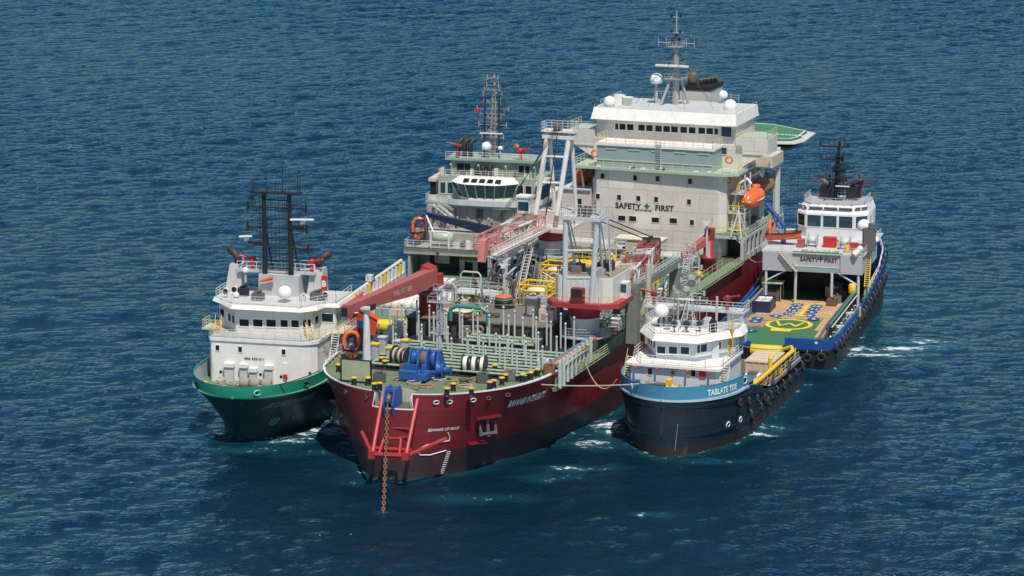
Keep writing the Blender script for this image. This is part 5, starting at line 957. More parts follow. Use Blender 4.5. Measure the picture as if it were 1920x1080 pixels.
    for a_ in ((-2.3, 2.3, -1.4, -1.3), (-2.3, 2.3, 1.3, 1.4), (-2.3, -2.2, -1.3, 1.3), (2.2, 2.3, -1.3, 1.3)): m.box(*a_, .15, 1.7)
    m.build('basket', t)
    for i in range(6): m = MB((TARP, BEIGE, WHITE)[i % 3]); S.solo(m.bbox(0, 0, 0, 1.1, .95, 1.1, .05 * i, .05), 'carton', p.x - 1.4 + (i % 3) * 1.35, p.y - .55 + (i // 3) * 1.1, 3.56 + .3, 'pale carton packed in the navy cargo basket on the timber deck', 'carton', group='cartons in the navy basket')
    p = at(1450, 562, 'z', 3.4); t = S.thing('deck_shelter', p.x, p.y, 3.4, 'small machine under a pale green canopy beside the navy basket', 'shelter')
    m = MB(PGREEN); m.bbox(0, 0, 2.7, 2.6, 3.0, .12); m.build('canopy', t); m = MB(STEEL)
    for a_ in (-1.1, 1.1):
        for b_ in (-1.3, 1.3): m.tube((a_, b_, 0), (a_, b_, 2.7), .07, 5)
    m.build('posts', t); m = MB(DGREY); m.bbox(0, 0, 0, 1.6, 1.8, 1.3, 0, .1); m.use(RUST); m.bbox(.3, .9, .2, .9, .5, 1.6); m.build('machine', t)
    m = MB(paint('junk_brown', (.16, .09, .06), rust=.5, dirt=.6))
    for k in range(5): m = MB((MATS['junk_brown'], DECKBROWN, RUST, BEIGE, DGREY)[k]); q = at(1560 + (k % 3) * 7, 572 - k * 5, 'z', 3.4); m.bbox(0, 0, 0, 1.6, 1.5, 1.0 + .2 * k, .3 * k, .1); m.tube((-.8, -.5, 1.1 + .2 * k), (.8, .4, 1.2 + .2 * k), .15, 6); S.solo(m, 'cargo_bundle', q.x, min(q.y, 5.6), 3.4, ('dark rusty net bundle nearest the stern by the right crash rail', 'brown steel crate behind the rusty net bundle', 'rusty drum crate beside the right crash rail', 'beige bundle under the grey bridge deck, right', 'dark bundle farthest under the grey bridge deck')[k], 'bundle')
    # superstructure on legs
    gg = paint('panel_grey', (.45, .455, .47), rust=.1, dirt=.25); m = MB(gg); x = -31
    m.box(-45, x, -6.9, -2.4, 8.2, 11.0); m.box(-45, x, 4.9, 8.2, 8.2, 11.0); m.box(-45, x - .3, -2.4, 4.9, 8.2, 11.0); m.use(LGREY); m.box(-50, x - .02, -7.2, 8.4, 11.0, 11.12); m.box(-32, x - .29, -2.5, 5.0, 11.0, 11.12); m.box(-45, -41, -6.5, 7.2, 3.3, 8.2); HS = m.build('deck_house', E)
    m = MB(paint('recess_shade_paint', (.02, .02, .025), rust=.2)); m.box(-41, -40.8, -6.4, 7.0, 3.3, 8.2); m.build('tow_shade_panel', HS)  # near-black sheet paints in the shade at the back of the covered bay
    m = MB(MINT); m.box(-31.4, -31.25, -6.0, 4.8, 8.2, 8.9); m.use(WHITE); m.box(-31.25, -31.2, -2, 4.8, 9.0, 9.1); m.use(LGREY)
    for y in (-6.4, -1.9, 3.6, 7.6): m.tube((-31.3, y, 3.3), (-31.3, y, 8.2), .22, 6)
    for y0, y1 in ((-6.3, -3.5), (7.4, 4.6)): m.tube((-31.3, y0, 6.6), (-31.3, y1, 8.2), .13, 5)
    m.build('support_post', E)
    lt = paint('maroon_letters', (.10, .012, .02), rust=0); a, b = at(1500, 485, 'x', -31.3), at(1570, 489, 'x', -31.3); lettering(HS, 'SAFETY', .84, lt, (-31.27, a.y, a.z - .35), (0, 1, 0), (0, 0, 1), bold=.03, align='LEFT'); lettering(HS, 'FIRST', .84, lt, (-31.27, b.y, a.z - .35), (0, 1, 0), (0, 0, 1), bold=.03, align='RIGHT')
    q = at(1539, 485.5, 'x', -31.3); m = MB(lt); m.box(-31.3, -31.26, q.y - .45, q.y + .45, q.z - .1, q.z + .1); m.box(-31.3, -31.27, q.y - .1, q.y + .1, q.z - .42, q.z + .42); m.build('cross_mark', HS)
    a = at(1505, 468, 'z', 11.2); b = at(1573, 473, 'z', 11.2); m = MB(paint('banner_green', (.16, .33, .17), rust=0)); m.box(-32.9, -31.5, a.y, b.y, 11.15, 11.3); m.build('name_banner', HS); lettering(HS, 'SAFETY', 1.25, WHITE, (-31.75, (a.y + b.y) / 2, 11.31), (0, 1, 0), (-1, 0, 0), 'banner_lettering', bold=.03, shear=.3)
    m = MB(BEIGE); m.stair((-30.6, -1.6, 8.3), (-30.9, -4.4, 11.1), .7, (.9, 0, 0)); m.build('stair', E); m = MB(YELLOW); m.stair((-33, 8.6, 6.0), (-36, 8.4, 11), .7, (0, 1, 0)); m.build('stair', E)
    m = MB(LGREY); m.rail([(-44, -7.1, 11.1), (-31, -7.1, 11.1), (-31, -2.6, 11.1)], 1.1, .04, 3, 1.5); m.rail([(-31, 5.2, 11.1), (-31, 8.3, 11.1), (-48, 8.3, 11.1)], 1.1, .04, 3, 1.5); m.build('railing', E)
    # wheelhouse with two rows of windows
    wh = paint('wheelhouse_lilac', (.66, .65, .68), rust=.12, dirt=.25); wp = [(-52, -4.2), (-45.6, -4.2), (-44, -2.6), (-44, 4.6), (-45.6, 6.6), (-52, 6.6)]; sc = lambda k, d=0: [(x - d, 1.2 + (y - 1.2) * k) for x, y in wp]
    m = MB(wh); m.prism(sc(1.0), 11.1, 12.5); m.prism(sc(1.03), 12.5, 14.8); m.prism(sc(1.03), 14.8, 16.1, sc(.9, 1.2)); m.use(GREY); m.prism(sc(.9, 1.2), 16.1, 16.15); W = m.build('wheelhouse', E)
    P = sc(1.03)
    wall_windows(W, P[2], P[3], 13.65, 1.8, [(.17, 2.1), (.5, 2.1), (.83, 2.1)], WHITE, GLASSB); wall_windows(W, P[1], P[2], 13.65, 1.8, [(.5, 1.8)], WHITE, GLASS); wall_windows(W, P[3], P[4], 13.65, 1.8, [(.5, 2.0)], WHITE, GLASSB); wall_windows(W, P[4], P[5], 13.7, 1.5, [(.15, .9), (.4, .9), (.65, .9)], WHITE, GLASSB)
    U = sc(.965, .6); gs = glass('sky_lit_glass', (.16, .19, .18))  # upper row gets a paler glass colour with the sky light painted in
    wall_windows(W, U[2], U[3], 15.45, 1.15, [(.17, 2.0), (.5, 2.0), (.83, 2.0)], WHITE, gs, lean=.92, off=.05); wall_windows(W, U[1], U[2], 15.45, 1.1, [(.25, .7), (.72, .7)], WHITE, gs, lean=.6, off=.1); wall_windows(W, U[3], U[4], 15.45, 1.1, [(.25, .9), (.72, .9)], WHITE, gs, lean=.6, off=.1)
    m = MB(LGREY); m.rail([(-52, -3.5, 15.95), (-46.5, -3.5, 15.95), (-45, -2.2, 15.95), (-45, 4.2, 15.95), (-46.5, 5.9, 15.95), (-52, 5.9, 15.95)], 1.15, .04, 3, 1.2); m.build('roof_railing', E)
    # mast, stacks, monitors
    bm = paint('mast_black', (.014, .014, .016), rust=.12, dirt=.2); m = MB(bm); b, t = at(1565, 380, 'x', -49), at(1574, 262, 'x', -49)
    m.tube((-49, b.y, 15.9), (-49, t.y, 25.4), .34, 8, r1=.2); m.tube((-47.6, b.y - 1.6, 15.9), (-48.8, b.y + .2, 20), .12, 5)
    for z, l, r_ in ((24.4, 2.9, 1.3), (22.4, 2.8, .5), (20.6, .8, 1.0), (19.2, 1.4, 1.2), (18.0, .6, 1.2)): m.box(-49.2, -48.7, t.y - l, t.y + r_, z, z + .22); m.bbox(-48.9, t.y - l, z, .3, .3, .9); m.bbox(-48.9, t.y + r_, z, .3, .3, .7)
    for k in range(3): m.tube((-48.4, t.y - .9 - .45 * k, 15.9), (-48.4, t.y - .8 - .4 * k, 24.4), .035, 4)
    for z in (19.6, 20.9, 21.5): m.bbox(-48.6, t.y + .2, z, .7, .7, .4)
    for k in (-.8, .2, .9): m.tube((-49, t.y + k, 24.5), (-49, t.y + k, 26.2), .05, 4)
    for k in range(3):
        m.tube((-49.8, t.y - .7 + .7 * k, 15.9), (-49.6, t.y - .6 + .6 * k, 23.4), .06, 4)
    for j in range(11): z = 16.4 + j * .66; m.box(-49.9, -48.5, t.y - .75, t.y + .75, z, z + .06); m.tube((-49.7, t.y - .7, z), (-49.7, t.y + .7, z + .6), .04, 4)
    for dy, z, h in ((-2.4, 24.6, 1.4), (-1.6, 24.6, .9), (.8, 24.6, 1.2), (-2.0, 22.6, 1.0), (-1.2, 22.6, .7), (1.0, 19.4, 1.1), (-1.3, 19.4, .8)): m.tube((-48.9, t.y + dy, z), (-48.9, t.y + dy, z + h), .05, 4)
    MA = m.build('mast', E); m = MB(WHITE); m.box(-48.3, -48.1, t.y - .3, t.y + 1.8, 18.4, 18.55); m.build('radar_scanner', MA)
    for u, s in ((1548, -1), (1598, 1)):
        p = at(u, 372, 'x', -50); m = MB(BLACK); m.prism([(-51.4, p.y - .9), (-49.4, p.y - .9), (-49.4, p.y + .9), (-51.4, p.y + .9)], 15.9, 18.1); F = m.build('funnel', E); exhaust(S, [(-50.4, p.y, 18.0), (-50.4, p.y, 18.6), (-50.5, p.y - .6, 19.1), (-50.6, p.y - 1.5, 19.5)], .38, F, paint('exhaust_steel', (.22, .21, .2), rough=.45, rust=.2)) if s < 0 else exhaust(S, [(-50.4, p.y, 18.0), (-50.4, p.y, 18.7), (-50.6, p.y + .9, 19.1), (-50.6, p.y + 1.6, 19.1)], .34, F)
    mr = paint('maroon_monitor', (.22, .02, .04), rust=.1)
    for u, v in ((1551, 350), (1614, 352)): p = at(u, v, 'x', -51); m = MB(mr); m.tube((0, 0, -1.5), (0, 0, 1.2), .22, 6); m.tube((0, -.6, .6), (0, .6, .6), .2, 6); m.tube((0, 0, 1.0), (.2, -.3, 2.2), .14, 6); m.build('fire_monitor', E, loc=p)
    m = MB(GDECK); m.box(-53.5, -49, 3.6, 6.2, 15.96, 16.02); m.box(-53.5, -49, -3.4, -.6, 15.96, 16.02); m.use(mr); m.rail([(-53, -3.5, 17.6), (-53, 6.4, 17.6)], 1.2, .04, 3, 1.4); m.build('after_platform', E)
    m = MB(BLACK); p = at(1525, 360, 'x', -48); m.tube((-46, -4.4, 12), (-46, -4.4, 21.5), .04, 4); m.tube((-46, -5.6, 12), (-46, -5.6, 19), .03, 4); m.build('whip_aerial', E)
    radome(S, 1620, 424, -38, 1.05, 2.2); radome(S, 1642, 450, -38, .55, 1.2)
    # bridge deck cargo
    for u, v, w_, h_, mt, nm, lab in ((1556, 457, 1.9, 1.4, BRIGHTRED, 'storage_box', 'large red box in the middle of the grey bridge deck'), (1502, 457, 1.0, 1.1, CRANERED, 'storage_box', 'dull red box at the left of the silver reel on the bridge deck'), (1600, 462, 1.3, .9, BRIGHTRED, 'storage_box', 'low red box right of the second silver reel on the bridge deck'), (1575, 455, .9, 1.0, BEIGE, 'storage_box', 'beige box just right of the large red box')):
        p = at(u, v + 6, 'z', 11.12); m = MB(mt); m.bbox(0, 0, 0, 1.3, w_, h_, 0, .06); m.bbox(0, 0, h_, 1.4, w_ + .1, .1); S.solo(m, nm, p.x, p.y, 11.12, lab, 'box')
    for u, v, lab in ((1523, 458, 'silver cable reel left of the large red box'), (1584, 463, 'silver cable reel right of the large red box')):
        p = at(u, v + 4, 'z', 11.12); t = S.thing('cable_reel', p.x, p.y, 11.12, lab, 'reel'); m = MB(LGREY); m.lathe([(.55, -.6), (.55, .6)], (0, 0, 1.0), 16, 'y'); m.build('drum', t)
        for s in (-.7, .7): m = MB(LGREY); m.lathe([(1.0, -.06), (1.0, .06)], (0, s, 1.0), 18, 'y'); m.build('flange', t)
    p = at(1629, 470, 'z', 11.12); m = MB(paint('charcoal_tarp', (.13, .12, .13), rough=.9, rust=0)); m.bbox(0, 0, 0, 1.6, 1.9, 3.4, 0, .3); m.bbox(.2, .4, 3.4, 1.2, 1.0, .8, .2, .2); S.solo(m, 'covered_machine', p.x, p.y, 11.12, 'tall charcoal covered machine under the white dome on the bridge deck', 'machine')
    m = MB(CRANERED); m.rail([(-33, 5.4, 11.15), (-33, 8.0, 11.15), (-36, 8.0, 11.15)], 1.4, .08, 3, 1.0); m.build('red_rack', E); m = MB(YELLOW); p = at(1588, 473, 'z', 11.15); m.lathe([(.4, 0), (.45, .2), (.4, .4), (.45, .6), (.4, .8), (.45, 1.0), (.4, 1.1)], (p.x, p.y, 11.13), 12); m.build('yellow_cask', E)
    m = MB(WHITE2); p = at(1605, 480, 'z', 11.15); m.tube((p.x, p.y - .4, 11.2), (p.x - 1.2, p.y + .6, 12.2), .5, 9); m.build('raft_canister', E)
    # rescue boat on a blue davit at the left
    p = at(1462, 440, 'x', -36); rescue_boat(S, -36.5, p.y + .4, p.z - .4, 'orange rescue boat under a blue davit beside the red ship stern', rz=R(95), arch=True)
    m = MB(BLUE); m.tube((-37, -4.9, 11.1), (-37, -4.9, 14.2), .4, 7); m.path([(-37, -4.9, 14.0), (-37, -6.0, 15.4), (-37, -7.6, 17.2)], .3, 7); m.tube((-37, -4.9, 12.2), (-37, -6.8, 15.8), .12, 6); m.build('davit', E)
    # bow rail side and tyres
    m = MB(WHITE); m.rail([(-34, 8.7, 5.2), (-44, 8.7, 6.2), (-50, 8.4, 8.0), (-57, 6.4, 9.0), (-62, 3.2, 9.9)], 1.0, .06, 2, 2); m.build('bow_railing', E)
    m = MB(YELLOW); m.box(-24.6, -24, 8.95, 9.15, 1.6, 4.8); m.build('side_stripe', H)
    for i in range(20):
        x = -4.5 - i * 2.3; z = 2.9 + max(0, i - 10) * .18; tyre(S, (x, 9.3 if i else 9.0, z), (.0, 1, 0), .55 if i % 2 else .7, 'black tyre fender hung along the right side of the blue workboat', 'tyres along the blue workboat')
    for i in range(12):
        x = -28 - i * 2.5; z = zs(x) - .2; tyre(S, (x, hb(x, z) + .3, z), (0, 1, 0), .55, 'black tyre fender in the upper row on the blue workboat bow side', 'upper row of tyres on the blue workboat')
    for y, z in ((3.4, 2.0), (5.2, 1.9), (7.2, 2.1)): tyre(S, (-1.9, y, z), (1, 0, 0), .72, 'black tyre fender hung on the stern beside the yellow roller', 'tyres on the blue workboat stern')
    return S
SD = ship_d()
# ------------------------------------------------------------------ offshore tug behind on the left, stern towards us
def ship_e():
    S = Ship('offshore_tug', -16.474, 436.799, 15, 'grey offshore tug behind on the left with orange stern quarter and green roof decks'); E = S.e; at = S.at
    y0, y1, X = -8.6, 8.6, -.8
    orr = paint('orange_hull', (.62, .075, .025), rough=.4, rust=.06, dirt=.3); nv = paint('dark_wine_hull', (.035, .012, .018), rust=.1)
    m = MB(nv); m.prism([(-66, 0), (-54, 8.6), (-3, 8.6), (-1.0, 7.4), (-1.0, -6.0), (-2.5, -8.6), (-54, -8.6)][::-1], -2, 2.2); m.use(MATS['cobalt_hull']); m.prism([(-66, 0), (-54, -8.6), (-2.5, -8.6), (-1.0, -6.0), (-1.0, 7.4), (-3, 8.6), (-54, 8.6)], 2.2, 3.3); H = m.build('hull', E)
    m = MB(orr); q = [(-.9, -3.5), (-.9, -5.4), (-2.2, -8.6), (-8, -8.6)]; 
    for (xa, ya), (xb, yb), za, zb, zc, zd in ((q[0], q[1], 1.3, 1.2, 3.5, 4.8), (q[1], q[2], 1.2, 1.6, 4.8, 5.8), (q[2], q[3], 1.6, 2.6, 5.8, 6.0)):
        m.add([(xa, ya, za), (xb, yb, zb), (xb, yb, zd), (xa, ya, zc), (xa - .6, ya + .5, za), (xb - .6, yb + .5, zb), (xb - .6, yb + .5, zd), (xa - .6, ya + .5, zc)], ((0, 1, 2, 3), (7, 6, 5, 4), (3, 2, 6, 7), (0, 3, 7, 4), (1, 5, 6, 2)))
    m.build('stern_quarter', H)
    m = MB(BLACK); c = Vector((-1.45, -6.9, 4.7)); d = Vector((1.3, -3.2, 0)).normalized(); m.use(WHITE2); nrm = Vector((.93, -.37, 0)); m.path([c + nrm * .15 + d * (.5 * math.cos(k)) + Vector((0, 0, .35 * math.sin(k))) for k in [i * math.pi / 6 for i in range(12)]], .1, 5, True); m.use(BLACK); m.add([c + nrm * .12 + d * (.48 * math.cos(k)) + Vector((0, 0, .33 * math.sin(k))) for k in [i * math.pi / 6 for i in range(12)]], [tuple(range(12))]); m.build('fairlead', H)
    m = MB(orr); m.tube((-.9, -5.4, 4.6), (-.9, -3.4, 3.5), .14, 6); m.tube((-2.2, -8.6, 5.6), (-.9, -5.4, 4.6), .14, 6); m.build('quarter_coping', H)
    for a, b, mt in ((-3.4, -1.2, YELLOW), (-1.2, .7, DGREY), (.7, 3.6, YELLOW)): m = MB(mt); m.lathe([(.95, a), (.98, a + .05), (.98, b - .05), (.95, b)], (-1.0, 0, 2.75), 20, 'y'); m.build('stern_roller', E)
    m = MB(GDECK); m.prism([(-54, -8.4), (-2.5, -8.4), (-1.3, -5.8), (-1.3, 7.4), (-3, 8.4), (-54, 8.4)], 3.3, 3.4); m.build('deck', E); m = MB(YELLOW); m.box(-3.4, -1.6, -1.0, 5.0, 3.41, 3.43); m.build('deck_marking', E)
    # cargo rail along the left side
    m = MB(paint('pipe_white', (.66, .66, .62), rust=.2)); m.path([(-3.2, -8.9, 5.6), (-4.0, -9.0, 6.1), (-30, -7.4 - 1.4, 6.6)], .26, 8); m.build('cargo_rail', E)
    m = MB(WHITE2); m.box(-31, -4.5, -8.8, -8.4, 3.4, 4.7)
    for i in range(14): x = -5 - i * 1.95; m.use(WHITE2 if i % 4 else YELLOW); m.box(x - .22, x + .22, -8.8, -8.3, 4.7, 6.3)
    m.build('rail_support', E); m = MB(WHITE2); m.bbox(-13.8, -8.8, 6.6, 1.2, .9, .9); m.use(BLACK); m.bbox(-14.8, -8.8, 6.4, .5, .8, .9); m.build('rail_box', E)
    # white big bags heaped on the deck, on pale green pallets
    for i in range(3):
        for j in range(13):
            x, y = -6.2 - i * 2.0 + rnd.uniform(-.2, .2), -7.0 + j * 1.08 + rnd.uniform(-.15, .15); m = MB(TARP); r = .62
            m.lathe([(r * .8, 0), (r, .3), (r * 1.02, .8), (r * .8, 1.15), (r * .35, 1.35), (.12, 1.3 + rnd.random() * .4)], (0, 0, 0), 8)
            for k in range(3): a = rnd.random() * 6.28; m.path([(.4 * math.cos(a), .4 * math.sin(a), 1.1), (.45 * math.cos(a), .45 * math.sin(a), 1.7), (.1 * math.cos(a), .1 * math.sin(a), 1.25)], .05, 4)
            S.solo(m, 'bulk_bag', x, y, 3.42 + (.95 if i else 1.0), 'white bulk bag heaped with others on the tug after deck', 'bag', rz=rnd.random() * 3, group='white bulk bags on the tug deck')
    for j in range(6): m = MB(MINT if j % 2 else BEIGE); m.bbox(0, 0, 0, 6.2, 2.25, .95, 0, .1); m.use(DGREY); m.box(3.1, 3.13, -.05, .05, 0, .95); S.solo(m, 'bag_pallet', -8.2, -6.4 + j * 2.3, 3.42, 'pale pallet box under the heap of white bulk bags', 'pallet', group='pallets under the bulk bags')
    for k, (x, y, sx, sy, sz, mt, lab) in enumerate(((-15.5, -4, 3, 4, 1.6, WHITE2, 'long white crate behind the heap of bulk bags'), (-15.5, 1.6, 3, 4, 1.5, LGREY, 'grey crate behind the heap of bulk bags'), (-20, -3, 3, 5, 1.7, paint('pallet_tan', (.45, .38, .28), rust=.1), 'tan crate in the middle of the tug deck'), (-20.5, 3, 3, 4, 1.6, DGREY, 'dark crate right of the tan crate on the tug deck'), (-25.5, -1, 2.6, 4, 1.5, WHITE, 'white crate nearest the striped doorway of the tug'))):
        m = MB(mt); m.bbox(0, 0, 0, sx, sy, sz, 0, .08); m.use(STEEL); m.bbox(0, 0, sz, sx * .8, .15, .2); m.bbox(0, sy * .3, sz, sx * .8, .15, .2); m.bbox(0, -sy * .3, sz, sx * .8, .15, .2); S.solo(m, 'cargo_crate', x, y, 3.42, lab, 'crate')
    # deck house
    gw = paint('tug_grey', (.37, .36, .34), rust=.28, dirt=.45); gd = paint('tug_green', (.25, .34, .27), rough=.65, rust=.2, dirt=.4)
    m = MB(gw); m.box(-58, -39.5, -8.6, 8.6, 3.4, 9.4); m.box(-58, -34, -9.6, 9.0, 7.3, 7.9); m.box(-34.4, -34, -9.6, 9.0, 6.9, 7.9); m.box(-39.5, -34.2, -9.0, -8.6, 3.4, 7.4); m.prism([(-58, -8.8), (-44, -8.8), (-44, 8.8), (-58, 8.8)], 9.4, 12.9); HS = m.build('deck_house', E)
    m = MB(BLACK); m.box(-39.45, -39.3, -7.0, 8.4, 3.5, 7.2); m.build('shade_panel', HS)  # black sheet on the wall, shade under the overhang put into its colour
    a, b = at(862, 505, 'x', -38.8), at(896, 505, 'x', -38.8); m = MB(paint('stripe_yellow', (.55, .40, .03), rust=.2)); m.box(-39.2, -38.8, a.y, b.y, 5.4, 7.2); m.use(BLACK)
    for k in range(7): yk = a.y + (b.y - a.y) * (k + .2) / 7; m.add([(-38.78, yk, 5.4), (-38.78, yk + .22, 5.4), (-38.78, yk + .9, 7.2), (-38.78, yk + .68, 7.2)], ((0, 1, 2, 3),))
    m.use(WHITE2); m.box(-39.2, -38.7, a.y, a.y + .8, 3.4, 5.4); m.box(-39.2, -38.7, b.y - .8, b.y, 3.4, 5.4); m.build('striped_doorway', HS)
    m = MB(WHITE2); m.box(-39.2, -39.0, -6.0, -3.6, 4.6, 7.0); m.build('panel', HS); m = MB(WHITE2); m.box(-39.2, -39.0, -1.6, .3, 5.0, 6.6); m.build('panel', HS)
    m = MB(BLACK)
    for k in range(8): m.box(-33.98, -33.9, -4.3, -3.9, 3.6 + k * .5, 3.85 + k * .5)
    m.build('ladder', E)
    rl = paint('rail_white', (.72, .72, .71), rust=.15)
    m = MB(rl); m.rail([(-44, -9.5, 7.9), (-34.2, -9.5, 7.9), (-34.2, 8.8, 7.9)], 1.15, .04, 3, 1.4); m.build('railing', E)
    a, b = at(808, 470, 'x', -34.4), at(842, 470, 'x', -34.4); m = MB(rl); m.path([(-34.3, a.y, 7.9), (-34.3, a.y, 10.3), (-34.3, a.y + .3, 10.6), (-34.3, b.y - .3, 10.6), (-34.3, b.y, 10.3), (-34.3, b.y, 7.9)], .14, 6); m.tube((-34.3, a.y, 8.9), (-34.3, b.y, 8.9), .08, 5); m.build('pipe_hoop', E)
    m = MB(paint('pale_canopy', (.42, .47, .38), rust=.2)); m.lathe([(.5, -1.7), (.9, -1.4), (.95, 1.4), (.5, 1.7)], (-36.3, (a.y + b.y) / 2, 9.3), 14, 'y'); m.build('raft_canister', E)
    for k in range(9): m = MB((BEIGE, DGREY, WHITE2, RUST)[k % 4]); m.bbox(0, 0, 0, .8, .7, .6 + .3 * (k % 3), .2 * k, .08); m.tube((0, 0, .5), (0, .4, 1.1), .12, 6); m.build('deck_fitting', E, loc=(-36.5 + .5 * (k % 3), -1.5 + k * .95, 7.9))
    # blue crane boom lying across, boat, stairs
    a, b = at(792, 402, 'x', -40.5), at(918, 428, 'x', -40.5); m = MB(paint('navy_boom', (.008, .022, .065), rust=.1)); m.add([(-40.5, a.y, a.z - .2), (-40.5, b.y, b.z - 1.3), (-40.5, b.y, b.z + .2), (-40.5, a.y, a.z + .4), (-41.3, a.y, a.z - .2), (-41.3, b.y, b.z - 1.3), (-41.3, b.y, b.z + .2), (-41.3, a.y, a.z + .4)], ((0, 1, 2, 3), (7, 6, 5, 4), (3, 2, 6, 7), (0, 4, 5, 1), (0, 3, 7, 4), (1, 5, 6, 2)))
    m.tube((-41, b.y, 7.9), (-41, b.y, b.z), .55, 8); m.build('deck_crane', E)
    p = at(782, 436, 'x', -37); rescue_boat(S, -37.2, p.y, p.z - .5, 'orange rescue boat with hoop on the left side of the grey tug', rz=R(10))
    m = MB(DGREY); m.tube((-38.8, p.y + 1.2, 7.9), (-38.8, p.y + .8, 12.4), .25, 6); m.tube((-38.8, p.y + .8, 12.4), (-37.4, p.y, 13.0), .2, 6); m.use(rl); m.tube((-38.8, p.y + 1.0, 12.2), (-36.8, p.y + 3.0, 9.4), .14, 5); m.build('davit', E)
    for dy in (0, .9): a, b = at(812, 372, 'x', -44.2), at(838, 405, 'x', -42); m = MB(rl); m.stair((-42.2, b.y + dy, b.z), (-44.2, a.y + dy, 13.0), .7, (1, .0, 0)); m.build('stair', E)
    p = at(899, 400, 'x', -43.9); m = MB(DGREY); m.box(-44, -43.93, p.y - .55, p.y + .55, p.z - 1.1, p.z + 1.1); m.build('door', HS)
    # bridge deck and wheelhouse
    m = MB(gd); m.prism([(-58, -9.4), (-45, -9.4), (-43.3, -4.0), (-43.0, 4.4), (-45, 9.4), (-58, 9.4)], 12.9, 13.3); m.use(LGREY); m.prism([(-46, -5.6), (-43.6, -4.8), (-43.1, -3.2), (-43.1, 4.0), (-43.6, 6.0), (-46, 9.0), (-45.8, 9.0), (-43.3, 6.0), (-42.9, 4.0), (-42.9, -3.3), (-43.5, -5.0), (-46, -5.8)][::-1], 13.3, 14.2); m.build('bridge_deck', E)
    m = MB(rl); m.rail([(-52, -9.3, 13.3), (-45.2, -9.3, 13.3), (-43.8, -5.2, 13.3)], 1.15, .04, 3, 1.3); m.build('bridge_railing', E)
    m = MB(gw); m.box(-57, -48.5, -8.2, 8.2, 13.3, 16.4); W = m.build('wheelhouse', E)
    p = [(-48.5, -4.9), (-47.2, -3.6), (-46.6, -2.6), (-46.6, 1.6), (-47.4, 3.0), (-48.5, 4.2)]; tp = [(-48.2, -6.0), (-46.4, -4.4), (-45.6, -3.0), (-45.6, 2.0), (-46.4, 3.6), (-48.2, 5.2)]
    m = MB(WHITE); m.prism(p, 13.3, 14.0); bay = m.build('bridge_bay', W)
    for i in range(5):
        A, B, C_, D_ = Vector((*p[i], 13.9)), Vector((*p[i + 1], 13.9)), Vector((*tp[i + 1], 16.2)), Vector((*tp[i], 16.2)); nn = (B - A).cross(C_ - A).normalized(); nn = nn if nn.x > 0 else -nn
        k = 3 if i == 2 else 1
        for j in range(k):
            a0, b0, c0, d0 = A.lerp(B, j / k), A.lerp(B, (j + 1) / k), D_.lerp(C_, (j + 1) / k), D_.lerp(C_, j / k); m = MB(GLASSB); m.quad(a0, b0, c0, d0); m.use(WHITE)
            for s_, e_ in ((a0, d0), (b0, c0)): m.tube(s_, e_, .1, 5)
            m.build('window', bay)
    m = MB(WHITE); m.prism([(-49, -6.2)] + tp + [(-49, 5.4)], 16.2, 17.0, [(-49.5, -5.0), (-49, -4.6), (-47.8, -3.2), (-47.4, -2.2), (-47.4, 1.4), (-47.8, 2.6), (-49, 3.8), (-49.5, 4.2)]); m.build('bay_roof', W)
    for k in range(5):
        tt = (k + .5) / 5; m = MB(GLASS); yy = lerp(-3.6, 3.0, tt); x0_, x1_ = -46.15, -47.0; m.add([(x0_, yy - .5, 16.55), (x0_, yy + .5, 16.55), (x1_, yy + .42, 16.93), (x1_, yy - .42, 16.93)], ((0, 1, 2, 3),)); o = m.build('roof_window', W); o.location = (.1, 0, .06)
    for y in (-7.4, -6.2): window(W, (-48.5, y, 15), .9, 1.8, (1, 0, 0), GLASSB, WHITE)
    for y in (5.4, 6.8): window(W, (-48.5, y, 15), 1.0, 1.8, (1, 0, 0), GLASS, WHITE2)
    for s in (-1, 1):
        m = MB(paint('pinkish_white', (.62, .52, .48), rust=.2)); ya, yb = (-9.4, -8.2) if s < 0 else (8.2, 9.4); m.prism([(-53, ya), (-47, ya), (-47, yb), (-53, yb)], 16.2, 16.7); m.use(GLASS); m.prism([(-52, ya + .2), (-47.4, ya + .2), (-47.4, yb), (-52, yb)], 14.0, 16.2); m.use(LGREY); m.prism([(-52, ya), (-47.2, ya), (-47.2, yb), (-52, yb)], 13.3, 14.0); m.build('bridge_wing', E)
    m = MB(gd); m.prism([(-58, -8.4), (-48.8, -8.4), (-48.8, 8.4), (-58, 8.4)], 16.4, 16.75); m.use(gd); m.box(-57, -51, -6.8, 6.6, 16.75, 19.2); m.box(-57.5, -50.4, -7.6, 7.4, 19.2, 19.5); TD = m.build('top_house', E)
    m = MB(rl); m.rail([(-52, -8.3, 16.75), (-49, -8.3, 16.75), (-49, 8.3, 16.75)], 1.1, .035, 3, 1.2); m.rail([(-50.5, -7.5, 19.5), (-50.5, 7.3, 19.5)], 1.1, .035, 3, 1.2); m.build('roof_railing', E)
    for y, w_ in ((-5.2, 1.2), (-4, 1), (5.0, 1.0), (5.9, .8)): window(TD, (-51, y, 18), w_, 1.4, (1, 0, 0), GLASS, gw)
    for u, v, r in ((894, 312, .35), (905, 312, .35), (918, 312, .4)): p_ = at(u, v, 'x', -50); m = MB(BLACK); m.lathe([(.4, 0), (.45, .3), (.4, 1.7), (.3, 1.8)], (0, 0, 0), 9); m.build('floodlight_cluster', E, loc=(p_.x, p_.y, 16.78))
    for u in (860, 871, 882): p_ = at(u, 285, 'x', -53); exhaust(S, [(-53, p_.y, 19.5), (-53, p_.y, 21.6), (-53.2, p_.y + .4, 22.1), (-53.6, p_.y + .7, 22.1)], .4)
